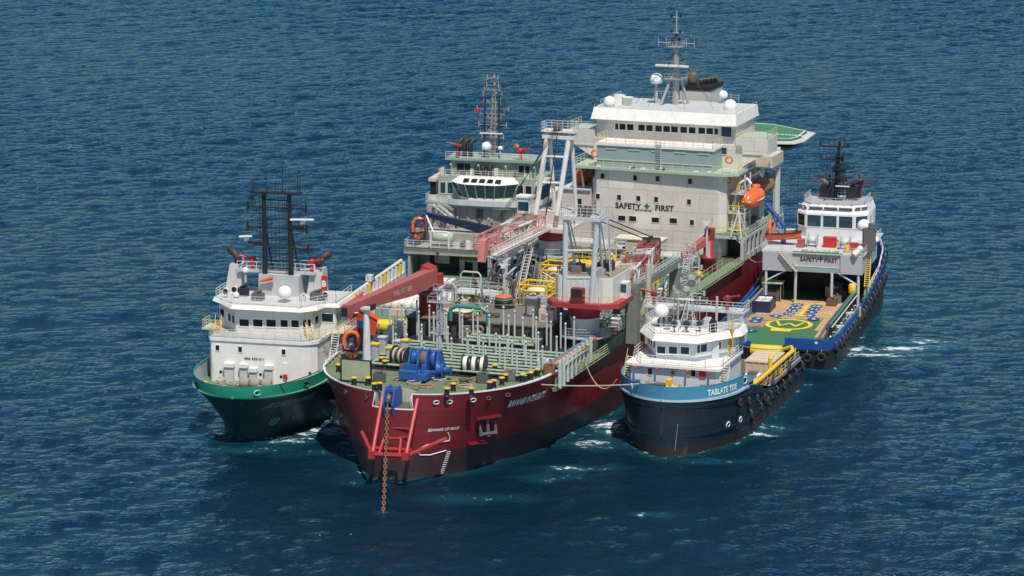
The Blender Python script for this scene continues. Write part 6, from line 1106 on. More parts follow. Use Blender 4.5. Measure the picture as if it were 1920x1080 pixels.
    p_ = at(858, 272, 'x', -51.5); monitor(S, (-51.5, p_.y, 19.5), .3, -1, paint('dark_red_monitor', (.20, .02, .03)), 1.6); p_ = at(976, 290, 'x', -51.5); monitor(S, (-51.5, p_.y, 19.5), .3, 1, BRIGHTRED, 1.2)
    radome(S, 912, 275, -52, .8, 1.0); radome(S, 938, 278, -52, .38, .9)
    m = MB(ORANGE); p_ = at(965, 278, 'x', -52); m.tube((-.2, -.2, 0), (.2, .5, .5), .2, 8, r1=.35); S.solo(m, 'windsock', p_.x, p_.y, p_.z, 'small orange windsock on the green roof of the grey tug', 'windsock')
    for x, z, w_, g_ in ((-44.1, 9.4, 8.6, 0), (-39.6, 7.9, 8.4, 1), (-48.4, 13.3, 9.2, 2)): m = MB(MATS['rail_white']); m.rail([(x - 8, -w_, z), (x, -w_, z)] + ([(x, w_, z)] if g_ < 2 else []), 1.1, .04, 3, 1.2); m.build('deck_railing', E)
    for k in range(22):
        y = -8.0 + (k % 11) * 1.55 + rnd.uniform(-.3, .3); x, z = ((-43.6, 9.42) if k < 11 else (-50.2, 16.78)); m = MB((gw, DGREY, WHITE2, gd, BLACK, BEIGE)[k % 6])
        if k % 3: m.bbox(0, 0, 0, .6, rnd.uniform(.4, .9), rnd.uniform(.5, 1.5), 0, .06)
        else: m.path([(0, 0, 0), (0, 0, 1.6), (.3, 0, 1.9), (.5, 0, 1.7)], .16, 6)
        m.build('roof_fitting', E, loc=(x, y, z))
    for k in range(9): y = -7.8 + k * 1.9; m = MB(gw if k % 2 else DGREY); m.tube((0, 0, 0), (0, 0, 3.2), .09, 5); m.bbox(.05, .3, 1.2, .15, .4, .5); m.build('wall_pipe', HS, loc=(-43.85, y, 9.5))
    # lattice mast between two black poles
    b, t = at(924, 285, 'x', -54), at(927, 150, 'x', -54); m = MB(paint('tan_mast', (.42, .34, .26), rust=.2)); x = -54
    for dx, dy in ((-.5, -.5), (.5, -.5), (.5, .5), (-.5, .5)): m.tube((x + dx, b.y + dy, 19.5), (x + dx * .4, t.y + dy * .4, 29.5), .07, 4)
    for j in range(13): z = 19.7 + j * .76; k = lerp(.5, .2, j / 13); m.path([(x - k, b.y - k, z), (x + k, b.y - k, z), (x + k, b.y + k, z), (x - k, b.y + k, z)], .04, 4, True); m.tube((x + k, b.y - k, z), (x + k, b.y + k, z + .7), .035, 4); m.tube((x - k, b.y + k, z), (x + k, b.y + k, z + .7), .035, 4)
    for z, l in ((23.6, 1.0), (25.8, 1.3), (26.4, 2.0), (28.3, 1.4), (30.3, 1.3), (21.8, 1.2)): m.box(x + .3, x + .4, b.y - l, b.y + l, z, z + .08); m.tube((x + .3, b.y - l, z - .5), (x + .3, b.y - l, z + .7), .05, 4); m.tube((x + .3, b.y + l, z - .3), (x + .3, b.y + l, z + .9), .05, 4); m.bbox(x + .4, b.y - l * .5, z + .08, .2, .2, .3)
    m.tube((x, t.y, 29.3), (x, t.y, 33.0), .12, 6, r1=.06)
    for z, l in ((22.6, 1.8), (24.6, 2.3), (27.2, 2.6), (29.6, 1.6), (31.0, 1.0), (32.2, .9), (20.9, 1.7)): m.box(x - .06, x + .06, b.y - l, b.y + l, z, z + .08); m.bbox(x, b.y - l, z - .3, .14, .14, .8); m.bbox(x, b.y + l, z - .3, .14, .14, .8); m.bbox(x + .2, b.y + l * .4, z + .08, .3, .3, .3)
    MA = m.build('mast', E); m = MB(BLACK)
    for dy in (-1.15, 1.3): m = MB(BLACK); m.tube((x + 1, b.y + dy, 19.5), (x + .6, b.y + dy * .95, 29.0), .13, 6); m.build('pole', MA)
    m = MB(WHITE); m.box(x + .9, x + 1.1, b.y - 1.9, b.y + 1.9, 23.3, 23.5); m.build('radar_scanner', MA)
    for dy, z, mt in ((1.9, 28.2, paint('flag_dark_green', (.01, .08, .07), rust=0)), (-2.6, 26.6, BRIGHTRED)): m = MB(mt); m.box(x + .5, x + .53, b.y + dy - .3, b.y + dy + .4, z, z + .7); m.build('flag', MA)
    m = MB(WHITE2); m.box(-60, -54, 4.6, 9.5, 8, 14); m.build('after_house', E)
    return S
SE = ship_e()
# ------------------------------------------------------------------ cranes and deck cargo of the red ship
def vsub(p, b): return Vector(p) - Vector(b)
def ring_rail(c, r, n=18): return [(c[0] + r * math.cos(2 * math.pi * i / n), c[1] + r * math.sin(2 * math.pi * i / n), c[2]) for i in range(n)]
def crane_front(S):
    at = S.at; b = Vector((-40, 12.1, 8.7)); t = S.thing('lattice_crane', *b, 'white and red lattice boom crane on a drum pedestal, behind the pipe posts', 'crane')
    m = MB(LGREY); m.lathe([(1.75, 0), (1.75, 2.4)], (0, 0, 0), 22); m.use(paint('drum_white', (.78, .80, .84), rust=.14)); m.lathe([(1.95, 2.4), (1.95, 4.5), (2.05, 4.55), (2.05, 4.8)], (0, 0, 0), 24); m.use(DGREY); m.box(.9, 1.8, -.5, .5, 0, 2.1); P = m.build('pedestal', t)
    m = MB(paint('ring_grey', (.46, .52, .55), rust=.2)); m.lathe([(1.6, 2.2), (3.4, 2.25), (3.5, 2.3), (3.5, 2.5), (1.6, 2.5)], (0, 0, 0), 28, smooth=False); m.build('ring_platform', P)
    m = MB(LGREY); m.rail(ring_rail((0, 0, 2.5), 3.4), 1.15, .04, 3, 1.6, closed=True); m.build('ring_railing', P)
    m = MB(RED); m.lathe([(1.9, 4.8), (2.0, 5.1), (2.8, 6.7)], (0, 0, 0), 24); m.build('slewing_cone', t)
    m = MB(RED); oc = [(-5.0, -3.6), (-3.4, -4.4), (2.6, -4.4), (4.4, -3.0), (4.4, 3.4), (2.6, 5.6), (-3.4, 5.6), (-5.0, 4.6)]; m.prism(oc, 6.7, 7.35); m.build('slew_platform', t)
    m = MB(paint('house_cream', (.66, .64, .60), rust=.28, dirt=.35)); ho = [(-4.4, -3.3), (2.4, -3.3), (3.2, -2.6), (3.2, 3.6), (2.2, 4.6), (-4.4, 4.8)]; m.prism(ho, 7.35, 10.7); m.use(paint('roof_rust', (.33, .24, .17), rust=.3, dirt=.5)); m.prism([(x * .97, y * .97) for x, y in ho], 10.7, 10.75)
    for k in range(8): m.use(LGREY); yk = -2.4 + k * .82; m.box(3.2, 3.27, yk, yk + .08, 7.4, 10.6)
    HO = m.build('machinery_house', t)
    for x, y, sx, sy, sz, mt in ((0, -1, 2.4, 1.4, .9, DECKBROWN), (-2, 2.2, 2, 2, 1.1, BLACK), (1.6, 2.6, 1.2, 1.4, .8, STEEL), (-1.2, -2.4, 1.2, 1, .7, BEIGE)): m = MB(mt); m.bbox(0, 0, 0, sx, sy, sz, 0, .15); m.tube((0, -sy * .3, sz), (0, sy * .3, sz + .15), .25, 8); m.build('roof_winch', HO, loc=(x, y, 10.75))
    m = MB(paint('dark_red', (.12, .02, .02), rust=.2)); m.bbox(3.8, .3, 7.4, 1.1, 1.7, 1.9, 0, .1); m.use(BLACK); m.box(4.36, 4.4, -.3, .9, 8.3, 9.2); m.build('winch_box', HO)
    m = MB(YELLOW); m.rail([(-4.8, -3.5, 7.35), (-3.3, -4.25, 7.35), (2.6, -4.25, 7.35), (4.2, -2.9, 7.35), (4.2, 3.3, 7.35), (2.6, 5.4, 7.35)], 1.1, .035, 2, 1.4); m.build('railing', t)
    q = at(1163, 533, 'x', -41.5); m = MB(WHITE2); c = vsub(q, b); m.bbox(c.x, c.y + .6, 7.4, 1.6, 1.3, 2.1); m.use(GLASSB); m.box(c.x + .82, c.x + .84, c.y + .1, c.y + 1.1, 8.2, 9.3); m.build('cab', t)
    # upright frame
    kp = paint('frame_grey', (.53, .56, .58), rust=.18, dirt=.3); m = MB(kp); A, B = vsub(at(1061, 405, 'x', -37), b), vsub(at(1120, 405, 'x', -37), b); A0, B0 = vsub(at(1059, 575, 'x', -36.8), b), vsub(at(1109, 575, 'x', -36.8), b)
    for p, q in ((A0, A), (B0, B)): m.tube((p.x, p.y, 7.3), (q.x, q.y, 18.4), .36, 10)
    for f in (.32, .62): m.tube(A0.lerp(A, f), B0.lerp(B, f), .16, 6)
    for p, q in ((A, A0), (B, B0)): m.tube((q.x - 3.4, q.y + .4, 10.7), (p.x - .4, p.y, 18.2), .2, 8); m.tube((q.x - 5.2, q.y + .5, 10.7), (p.x - 1.2, p.y, 18.2), .1, 6)
    m.box(A.x - 2.2, A.x + .5, A.y - .6, B.y + .6, 18.2, 18.55); m.build('kingpost_frame', t)
    m = MB(LGREY); m.rail([(A.x + .4, A.y - .5, 18.55), (A.x + .4, B.y + .5, 18.55), (A.x - 2.1, B.y + .5, 18.55), (A.x - 2.1, A.y - .5, 18.55)], 1.3, .045, 3, .9, closed=True); m.build('top_railing', t)
    m = MB(paint('sheave_brown', (.11, .08, .06), rust=.4))
    for k in (-.5, .2, .8): m.lathe([(.7, -.12), (.7, .12)], (A.x - .8, (A.y + B.y) / 2 + k, 19.3), 12, 'y')
    m.build('head_sheave', t)
    m = MB(LGREY); m.stair((A.x - 1, B.y + 1.6, 10.8), (A.x - 1.2, B.y + 1.0, 18.4), .5, (1, 0, 0), rail=False); m.build('ladder', t)
    # boom: coloured lattice lengths, solid head
    r0, r1 = vsub(at(1160, 532, 'x', -44), b), vsub(at(1218, 472, 'x', -74), b); m = MB(CRANERED)
    seg = [0, .12, .36, .60, .82, 1.0]; cw = paint('boom_white', (.70, .66, .63), rust=.2)
    for i in range(5):
        f0, f1 = seg[i], seg[i + 1]; w0, w1 = lerp(2.9, 2.6, f0), lerp(2.9, 2.6, f1); h0, h1 = (1.2 if i == 0 else 2.6), 2.6; m.use(CRANERED if i % 2 == 0 else cw); m.truss(r0.lerp(r1, f0), r0.lerp(r1, f1), w0, h0, w1, h1, 2 if i == 0 else 3, .17, .065)
    BO = m.build('boom', t)
    m = MB(CRANERED); d = (r1 - r0).normalized(); q = d.cross(Vector((0, 0, 1))).normalized()
    for s in (-1, 1): e = r1 + q * (s * 1.1); m.add([e + Vector((0, 0, 1.4)), e + d * 2.4 + Vector((0, 0, 1.6)), e + d * 2.6 + Vector((0, 0, -.6)), e + Vector((0, 0, -1.4))] + [p + q * .2 for p in (e + Vector((0, 0, 1.4)), e + d * 2.4 + Vector((0, 0, 1.6)), e + d * 2.6 + Vector((0, 0, -.6)), e + Vector((0, 0, -1.4)))], ((0, 1, 2, 3), (7, 6, 5, 4), (0, 4, 5, 1), (1, 5, 6, 2), (2, 6, 7, 3), (3, 7, 4, 0)))
    m.use(BLACK); m.tube(r1 + d * 1.2 - q * 1.2 + Vector((0, 0, 1.2)), r1 + d * 1.2 + q * 1.3 + Vector((0, 0, 1.2)), .75, 12); m.build('boom_head', BO)
    m = MB(BLACK)
    for k, (u0, v0) in enumerate(((1123, 408), (1123, 418))): m.tube((B.x - .6, B.y - .4 + .3 * k, 19.0 - .8 * k), r1 + d * (1.0 if k else 1.8) + Vector((0, 0, 1.9 - .5 * k)), .09, 5)
    m.build('luffing_rope', t)
def crane_rear(S):
    at = S.at; b0 = at(1035, 512, 'z', 8.9); b = Vector((b0.x, b0.y, 8.7)); t = S.thing('lattice_crane', *b, 'rear red and white lattice crane with tall white leaning frame, boom pointing forward', 'crane')
    m = MB(LGREY); m.lathe([(1.95, 0), (1.95, 4.9), (2.1, 5.0), (2.1, 5.4)], (0, 0, 0), 22); P = m.build('pedestal', t); m = MB(MATS['ring_grey']); m.lathe([(1.9, 3.0), (3.3, 3.0), (3.3, 3.25), (1.9, 3.25)], (0, 0, 0), 26, smooth=False); m.build('ring_platform', P); m = MB(LGREY); m.rail(ring_rail((0, 0, 3.25), 3.2), 1.1, .04, 2, 1.6, closed=True); m.build('ring_railing', P)
    m = MB(RED); m.lathe([(2.0, 5.4), (2.8, 7.0)], (0, 0, 0), 22); m.build('slewing_cone', t); m = MB(MATS['pinkish_white']); m.prism([(-4.5, -4), (3, -4), (3.6, -3), (3.6, 3), (3, 3.6), (-4.5, 3.6)], 7.0, 7.5); m.build('slew_platform', t)
    m = MB(MATS['pinkish_white']); m.box(-4.4, 0, -2.6, 2.6, 7.5, 9.4); m.build('machinery_house', t); m = MB(WHITE2); m.rail([(3.5, -3, 7.5), (3.5, 3, 7.5), (-4.4, 3.5, 7.5)], 1.1, .04, 3, 1.2); m.build('railing', t)
    fw = paint('frame_white', (.74, .72, .68), rust=.14); m = MB(fw); xx = b.x + 2.6
    a0, a1, c0, c1 = (vsub(at(u, v, 'x', xx - (0 if v > 300 else 1.8)), b) for u, v in ((1004, 403), (1027, 250), (1044, 404), (1068, 252)))
    for p, q in ((a0, a1), (c0, c1)): m.tube(p, q, .38, 10); m.tube((q.x - 2.6, q.y + .3, 7.4), (q.x - .6, q.y + .1, q.z), .3, 8)
    for f in (.4, .72): m.tube(a0.lerp(a1, f), c0.lerp(c1, f), .17, 6)
    m.box(a1.x - 1.6, a1.x + .5, a1.y - .7, c1.y + .8, a1.z - .7, a1.z - .1); m.box(a1.x - 1.8, a1.x + .7, a1.y - .8, c1.y + .9, a1.z + .3, a1.z + .5); m.tube(a1, a1 + Vector((0, 0, .5)), .3, 8); m.tube(c1, c1 + Vector((0, 0, .5)), .3, 8); m.build('kingpost_frame', t)
    m = MB(LGREY); m.rail([(a1.x + .6, a1.y - .8, a1.z + .5), (a1.x + .6, c1.y + .8, a1.z + .5), (a1.x - 1.7, c1.y + .8, a1.z + .5), (a1.x - 1.7, a1.y - .8, a1.z + .5)], 1.2, .045, 3, .9, closed=True); m.build('top_railing', t)
    m = MB(MATS['sheave_brown'])
    for k in (-.4, .3): m.lathe([(.75, -.13), (.75, .13)], (a1.x + .1, (a1.y + c1.y) / 2 + k, a1.z + 1.0), 12, 'y')
    m.build('head_sheave', t)
    q = vsub(at(985, 398, 'x', b.x + 4), b); m = MB(WHITE2); m.bbox(q.x, q.y, q.z, 1.8, 2.1, 2.3, 0, .15); m.use(GLASSB); m.box(q.x + .9, q.x + .93, q.y - .8, q.y + .8, q.z + .4, q.z + 1.7); m.use(WHITE); m.bbox(q.x, q.y, q.z + 2.3, 2.1, 2.4, .25); m.build('cab', t)
    r0, r1 = vsub(at(1003, 414, 'x', b.x + 3.6), b), vsub(at(903, 457, 'x', -63), b); m = MB(CRANERED); cw = MATS['boom_white']
    for i in range(4): f0, f1 = i / 4, (i + 1) / 4; m.use(cw if i == 1 else paint('boom_pink', (.56, .20, .18), rust=.15, dirt=.4)); m.truss(r0.lerp(r1, f0), r0.lerp(r1, f1), lerp(3.3, 2.3, f0), 1.7, lerp(3.3, 2.3, f1), 1.7, 2, .17, .06)
    BO = m.build('boom', t); d = (r1 - r0).normalized(); q = d.cross(Vector((0, 0, 1))).normalized()
    m = MB(MATS['boom_pink'])
    m.add([r1 + q * s + Vector(v) for s in (-1.0, -.0) for v in (d * -.2 + Vector((0, 0, .9)), d * .9 + Vector((0, 0, .6)), d * 1.5 + Vector((0, 0, -2.3)), d * .9 + Vector((0, 0, -2.5)), d * .1 + Vector((0, 0, -.9)))], ((0, 1, 2, 3, 4), (9, 8, 7, 6, 5), (0, 5, 6, 1), (1, 6, 7, 2), (2, 7, 8, 3), (3, 8, 9, 4), (4, 9, 5, 0))); m.build('boom_head', BO)
    m = MB(cw); s = q * (2.0 if q.y > 0 else -2.0); w0, w1 = r0 + s + Vector((0, 0, -1.2)), r1 + s + Vector((0, 0, -1.6)); n2 = q * .45
    m.add([w0 - n2, w0 + n2, w1 + n2, w1 - n2] + [p + Vector((0, 0, .14)) for p in (w0 - n2, w0 + n2, w1 + n2, w1 - n2)], ((3, 2, 1, 0), (4, 5, 6, 7), (0, 1, 5, 4), (1, 2, 6, 5), (2, 3, 7, 6), (3, 0, 4, 7))); m.rail([w0 - n2, w1 - n2], 1.1, .05, 3, 1.3); m.rail([w0 + n2, w1 + n2], 1.1, .05, 3, 1.3); m.build('boom_walkway', BO)
    m = MB(BLACK)
    for k in range(4): m.tube(a1 + Vector((.4, 1.2 + .25 * k, 1.0)), r0.lerp(r1, .75 + .06 * k) + Vector((0, 0, .9)), .035, 4)
    m.tube(a1.lerp(c1, .5) + Vector((.4, 0, .4)), a0.lerp(c0, .5), .07, 5); m.build('luffing_rope', t)
def knuckle(S):
    at = S.at; b0 = at(803, 611, 'x', -37); b = Vector((b0.x, b0.y, 12.78)); t = S.thing('knuckle_crane', *b, 'dark red box boom crane on the working deck, boom laid forward onto grey crutch', 'crane')
    m = MB(RED); m.lathe([(1.25, 0), (1.25, 2.7), (1.5, 2.75), (1.5, 3.0)], (0, 0, 0), 18); m.build('pedestal', t); m = MB(DGREY); m.lathe([(1.6, 2.8), (1.7, 2.9), (1.7, 3.15), (1.6, 3.2)], (0, 0, 0), 18); m.build('slew_ring', t)
    r0, tp = vsub(at(806, 520, 'x', -36.6), b), vsub(at(648, 579, 'x', -10.5), b); r0.y += .0; top = r0.z + .8
    m = MB(RED); m.prismx([(-1.1, 3.1), (1.1, 3.1), (.75, top + .4), (-.5, top + .9), (-.9, top)], -1.3, .9); m.build('column', t)
    m = MB(CRANERED); d = (tp - r0).normalized(); q = d.cross(Vector((0, 0, 1))).normalized(); u = q.cross(d)
    def sec(p, w_, h0, h1): return [p + q * w_ + u * h1, p - q * w_ + u * h1, p - q * w_ - u * h0, p + q * w_ - u * h0]
    S_ = [sec(r0 - d * .8, .75, .9, 1.1), sec(r0.lerp(tp, .25), .75, 1.35, .95), sec(r0.lerp(tp, .8), .62, .8, .55), sec(tp, .55, .6, .45)]; vs = [p for s in S_ for p in s]
    m.add(vs, [(i * 4 + k, i * 4 + (k + 1) % 4, i * 4 + 4 + (k + 1) % 4, i * 4 + 4 + k) for i in range(3) for k in range(4)] + [(3, 2, 1, 0), (12, 13, 14, 15)]); BO = m.build('boom', t)
    fx = 1 if (q.x > 0) else -1; side = q * (-.79) if q.y < 0 else q * .79; side = q * .79 if (q * .79).y < 0 else q * -.79
    c = r0.lerp(tp, .40); ux = -d; sd_ = -q if q.y > 0 else q
    for sg in (1, -1):
        ob = lettering(BO, 'SWL 15T 18M', .95, paint('faded_pink', (.62, .40, .38), rust=0), c + q * (sg * .78) - u * .45, d * sg, u, 'load_lettering', bold=.03)
    m = MB(MATS['pinkish_white']); m.tube((.6, -.2, 3.6), r0.lerp(tp, .2) - u * 1.2, .2, 8); m.tube((.4, .4, 3.6), r0.lerp(tp, .17) - u * 1.2, .2, 8); m.build('lift_cylinder', t)
    m = MB(BLACK); m.bbox(tp.x + .4, tp.y, tp.z - .9, .5, .7, 1.1, 0, .1); m.build('hook_block', BO)
    m = MB(RED); m.bbox(-1.9, .2, 3.6, 1.2, 2.2, 1.6, 0, .15); m.build('winch_box', t)
    # small red crane on the left side
    b0 = at(1328, 507, 'z', 8.8); t = S.thing('deck_crane', b0.x, b0.y, 8.8, 'small dark red deck crane in front of the dark opening under the boat deck', 'crane'); r = paint('deep_red_crane', (.26, .03, .04), rust=.2)
    m = MB(r); m.lathe([(1.2, 0), (1.2, 1.8), (1.4, 1.9), (1.4, 2.2), (.8, 2.4), (.75, 4.6)], (0, 0, 0), 16); m.build('pedestal', t); m = MB(CRANERED); m.add([(-.4, .5, 5.6), (-.4, -.5, 5.6), (-.4, -.5, 4.2), (-.4, .5, 4.2), (5.2, -2.0, 3.4), (5.2, -2.7, 3.4), (5.2, -2.7, 2.7), (5.2, -2.0, 2.7)], ((0, 1, 2, 3), (7, 6, 5, 4), (0, 4, 5, 1), (1, 5, 6, 2), (2, 6, 7, 3), (3, 7, 4, 0))); m.build('boom', t); m = MB(r); m.bbox(-.5, 0, 4.4, 1.5, 1.3, 1.9, 0, .2); m.build('head', t)
crane_front(SB); crane_rear(SB); knuckle(SB)

def deck_gear(S):
    at = S.at; E = S.e
    # boom rest portals
    m = MB(paint('portal_olive', (.22, .24, .21), rust=.2)); p = at(1186, 642, 'z', 8.75); q = at(1186, 548, 'x', p.x); m.bbox(p.x, p.y, 8.7, 1.5, 1.7, q.z - 8.7); m.box(p.x - 20, p.x + .8, p.y - .7, p.y + .7, q.z, q.z + 1.0); m.box(p.x - .7, p.x + .7, p.y - 7.5, p.y + .9, q.z - .05, q.z + 1.3); m.bbox(p.x - 19, p.y, 8.7, 1.3, 1.4, q.z - 8.7); m.bbox(p.x, p.y - 7, 8.7, 1.3, 1.3, q.z - 8.7); m.build('crane_portal', E); zz = q.z
    m = MB(LGREY); m.rail([(p.x - 19.5, p.y + .6, zz + 1), (p.x, p.y + .6, zz + 1)], 1.1, .05, 3, 1.6); m.build('portal_railing', E); m = MB(paint('beige_post', (.5, .46, .38), rust=.2)); q = at(1214, 640, 'z', 9); m.tube((q.x, q.y, 8.7), (q.x, q.y, 19.5), .4, 8); m.build('tall_post', E)
    m = MB(LGREY); cs = [at(919, 556, 'z', 8.75), at(947, 566, 'z', 8.75), at(985, 530, 'z', 8.75), at(958, 520, 'z', 8.75)]
    for c in cs: m.tube((c.x, c.y, 8.7), (c.x, c.y, 14.6), .38, 8)
    for i in range(4):
        a, b = cs[i], cs[(i + 1) % 4]
        for z in (10.6, 12.4, 14.5): m.tube((a.x, a.y, z), (b.x, b.y, z), .16, 6)
        m.tube((a.x, a.y, 10.6), (b.x, b.y, 14.4), .1, 5)
    m.prism([(c.x, c.y) for c in (cs if (cs[1] - cs[0]).cross(cs[2] - cs[1]).z > 0 else cs[::-1])], 14.6, 14.8); m.rail([(c.x, c.y, 14.8) for c in cs], 1.1, .05, 3, 1.3, closed=True); m.stair((cs[1].x + 4, cs[1].y + 3.2, 8.8), (cs[2].x + 1, cs[2].y + 1.2, 14.7), .9, (.5, -.8, 0)); m.build('boom_rest', E)
    # beige cabin before the block
    a, b = at(1152, 480, 'z', 8.7), at(1245, 486, 'z', 8.7); t = S.thing('site_cabin', -104, (a.y + b.y) / 2, 8.7, 'beige site cabin standing against the tall white block', 'cabin')
    m = MB(BEIGE); w_ = 7.4; m.box(-1.4, 1.4, -w_ / 2, w_ / 2, 0, 2.8); m.use(paint('cabin_roof', (.70, .64, .50), rust=.2)); m.box(-1.6, 1.6, -w_ / 2 - .1, w_ / 2 + .1, 2.8, 2.95)
    for k in range(12): m.use(BEIGE); m.box(1.4, 1.44, -w_ / 2 + k * .66, -w_ / 2 + k * .66 + .1, .1, 2.7)
    m.build('shell', t); window(t, (1.45, -2.6, 1.8), 1.2, 1.0, (1, 0, 0), GLASS, WHITE); m = MB(paint('cabin_door', (.56, .50, .36))); m.box(1.44, 1.5, -1.3, -.2, .1, 2.2); m.build('door', t)
    # starboard boat house with a lifeboat on top
    m = MB(MATS['pinkish_white']); m.box(-122, -108.5, -15.2, -10.5, 8.7, 17.6); m.use(LGREY); m.box(-122, -108.2, -15.4, -10.5, 17.6, 17.8); m.use(GLASS); m.box(-108.49, -108.45, -13.0, -12.0, 14.6, 16.2); m.build('boat_house', E)
    t = S.thing('lifeboat', -114, -13.4, 19.0, 'orange lifeboat on the boat house between the leaning crane frame and white block', 'lifeboat'); m = MB(ORANGE); m.smooth = True; m.lathe([(.2, -3.6), (.9, -2.8), (1.3, -1.2), (1.35, 1), (1.0, 2.8), (.2, 3.5)], (0, 0, 0), 12, 'x'); m.smooth = False; m.build('boat_hull', t); m = MB(ORANGE); m.bbox(-1.4, 0, 1.1, 1.5, 1.3, .7, 0, .2); m.build('cabin', t)
    m = MB(WHITE2); m.path([(-109.5, -12.0, 17.8), (-109.5, -12.4, 20.5), (-109.5, -13.6, 21.2)], .18, 6); m.use(paint('winch_maroon', (.12, .02, .03), rust=.3)); m.lathe([(1.1, -.5), (1.1, .5)], (-109.4, -10.6, 20.6), 14, 'y'); m.build('davit', E)
    # yellow guarded tanks
    for i, (u, v, lab) in enumerate(((1000, 577, 'pale round tank in a yellow guard frame left of the front lattice crane'), (1056, 611, 'pale round tank in a yellow guard frame against the front crane pedestal'), (1038, 538, 'pale round tank in the yellow guard frame farthest from the bow'))):
        p = at(u, v, 'z', 8.8 if i != 1 else 9.4); t = S.thing('guarded_tank', p.x - 1.5, p.y, 8.72, lab, 'tank'); m = MB(WHITE2); m.lathe([(1.5, 0), (1.55, .3), (1.5, 2.0), (1.2, 2.4), (.3, 2.55)], (0, 0, .2), 16); m.build('tank', t)
        m = MB(YELLOW)
        for z in (2.5, 3.3): m.path([(-1.8, -2, z), (1.8, -2, z), (1.8, 2, z), (-1.8, 2, z)], .15, 6, True)
        for x in (-1.8, 1.8):
            for y in (-2, 2): m.tube((x, y, 0), (x, y, 3.3), .16, 6)
        m.tube((1.8, -2, .3), (1.8, 2, 2.4), .1, 5); m.tube((1.8, 2, .3), (1.8, -2, 2.4), .1, 5); m.build('guard_frame', t)
    # things on the working deck
    for nm, u, v, s, mt, lab, cat in (('instrument_cabinet', 999, 592, (1.6, 1.7, 2.4), DGREY, 'dark grey cabinet on the front edge of the working deck', 'cabinet'), ('wrapped_pallet', 1018, 580, (1.6, 1.9, 1.8), paint('lilac_wrap', (.50, .50, .58), rust=0), 'lilac wrapped pallet behind the dark cabinet on the working deck', 'pallet'), ('canvas_bale', 1027, 601, (1.8, 2.0, 1.6), paint('peach_canvas', (.66, .54, .45), rust=0), 'peach canvas bale at the right end of the working deck', 'bale')):
        p = at(u, v, 'z', 12.8); m = MB(mt); m.bbox(0, 0, 0, *s, 0, .12); m.use(STEEL); m.bbox(0, 0, s[2], s[0] * .7, s[1] * .7, .12); m.bbox(s[0] / 2, 0, .3, .08, s[1] * .6, s[2] * .5); S.solo(m, nm, min(p.x, -36), min(p.y, 7.6), 12.79, lab, cat)
    p = at(942, 577, 'z', 12.8); t = S.thing('layered_reel', min(p.x, -42) - .5, p.y, 12.79, 'layered black and orange round hose basket at the back of the working deck', 'hose basket')
    for k, mt in enumerate((BLACK, DGREY, BLACK, TEAL, ORANGE)): m = MB(mt); m.lathe([(1.9 - .1 * k, 0), (2.0 - .1 * k, .15), (2.0 - .1 * k, .3), (1.8 - .1 * k, .36)], (0, 0, k * .4), 16); m.build('layer', t); t.scale = (.72, .72, .8)
    for i, (u0, v0, rr, mt, lab) in enumerate(((880, 604, 1.9, TEAL, 'teal hose looped high above the left deck edge behind the red box crane'), (842, 592, 1.6, BLACK, 'black hose loop just right of the red box crane'), (905, 560, 1.8, TEAL, 'teal hose arch below the rear crane boom'))):
        p = at(u0, v0, 'z', 12.8 if i < 1 else 9); m = MB(mt); m.path([(0, -rr * 1.4, 0), (0, -rr * 1.4, 1.6), (0, -rr * .9, 2.1), (0, rr * .9, 2.0), (0, rr * 1.4, 1.5), (0, rr * 1.4, 0)], .3, 8); S.solo(m, 'hose', p.x, p.y, 12.79 if i < 1 else 8.72, lab, 'hose')
    p = at(862, 622, 'z', 10.6); t = S.thing('storage_tank', -36.5, at(862, 606, 'x', -36.5).y, 12.79, 'low brown tank with pale round lid at the left of the working deck', 'tank'); m = MB(paint('tank_brown', (.20, .14, .10), rust=.2)); m.lathe([(1.9, 0), (1.9, .9)], (0, 0, 0), 18); m.build('body', t); m = MB(paint('lid_cream', (.66, .57, .42), rust=.1)); m.lathe([(2.0, .9), (2.0, 1.1), (1.4, 1.25)], (0, 0, 0), 18); m.build('lid', t)
    for i in range(10): p = at(866 + (i % 5) * 8, 628 - (i // 5) * 9, 'x', -34.2); m = MB(paint('old_fender', (.22, .18, .14), rough=.9, rust=.2, dirt=.6)); m.path([(0, .42 * math.cos(k), .42 * math.sin(k)) for k in [j * math.pi / 5 for j in range(10)]], .2, 6, True); S.solo(m, 'rope_fender', p.x - (i // 5) * .4, p.y, p.z, 'brown coiled rope fender hung in a bunch on the dark bulkhead', 'fender', group='bunch of rope fenders on the dark bulkhead')
    for i in range(7): p = at(1046 + i * 2.5, 694 - i, 'z', 10.9); m = MB((BEIGE, RUST, paint('pale_timber', (.52, .42, .30), rust=0))[i % 3]); m.box(-11, 0, -.14, .14, 0, .22); S.solo(m, 'timber_length', p.x, p.y - .9 + .12 * i, 11.0 + .2 * (i % 3), 'long timber in the bundle lying beside the right row of side posts', 'timber', rz=R(-4 + i), group='timbers beside the side posts')
    p = at(662, 672, 'z', 10.6); rescue_boat(S, p.x + .3, p.y, 11.3, 'orange rescue boat with hoop on the left foredeck of the red ship', rz=R(25))
    for k in range(6): p = at(690 + k * 14, 668 + (k % 2) * 6, 'z', 10.5); m = MB(paint('vent_grey', (.42, .46, .45), rust=.15)); m.bbox(0, 0, 0, .9, .9, 1.5 + .5 * (k % 3), 0, .1); m.use(YELLOW if k % 2 else LGREY); m.bbox(0, 0, 1.5 + .5 * (k % 3), 1.1, 1.1, .15); m.build('deck_vent', E, loc=(p.x, p.y, 10.5))
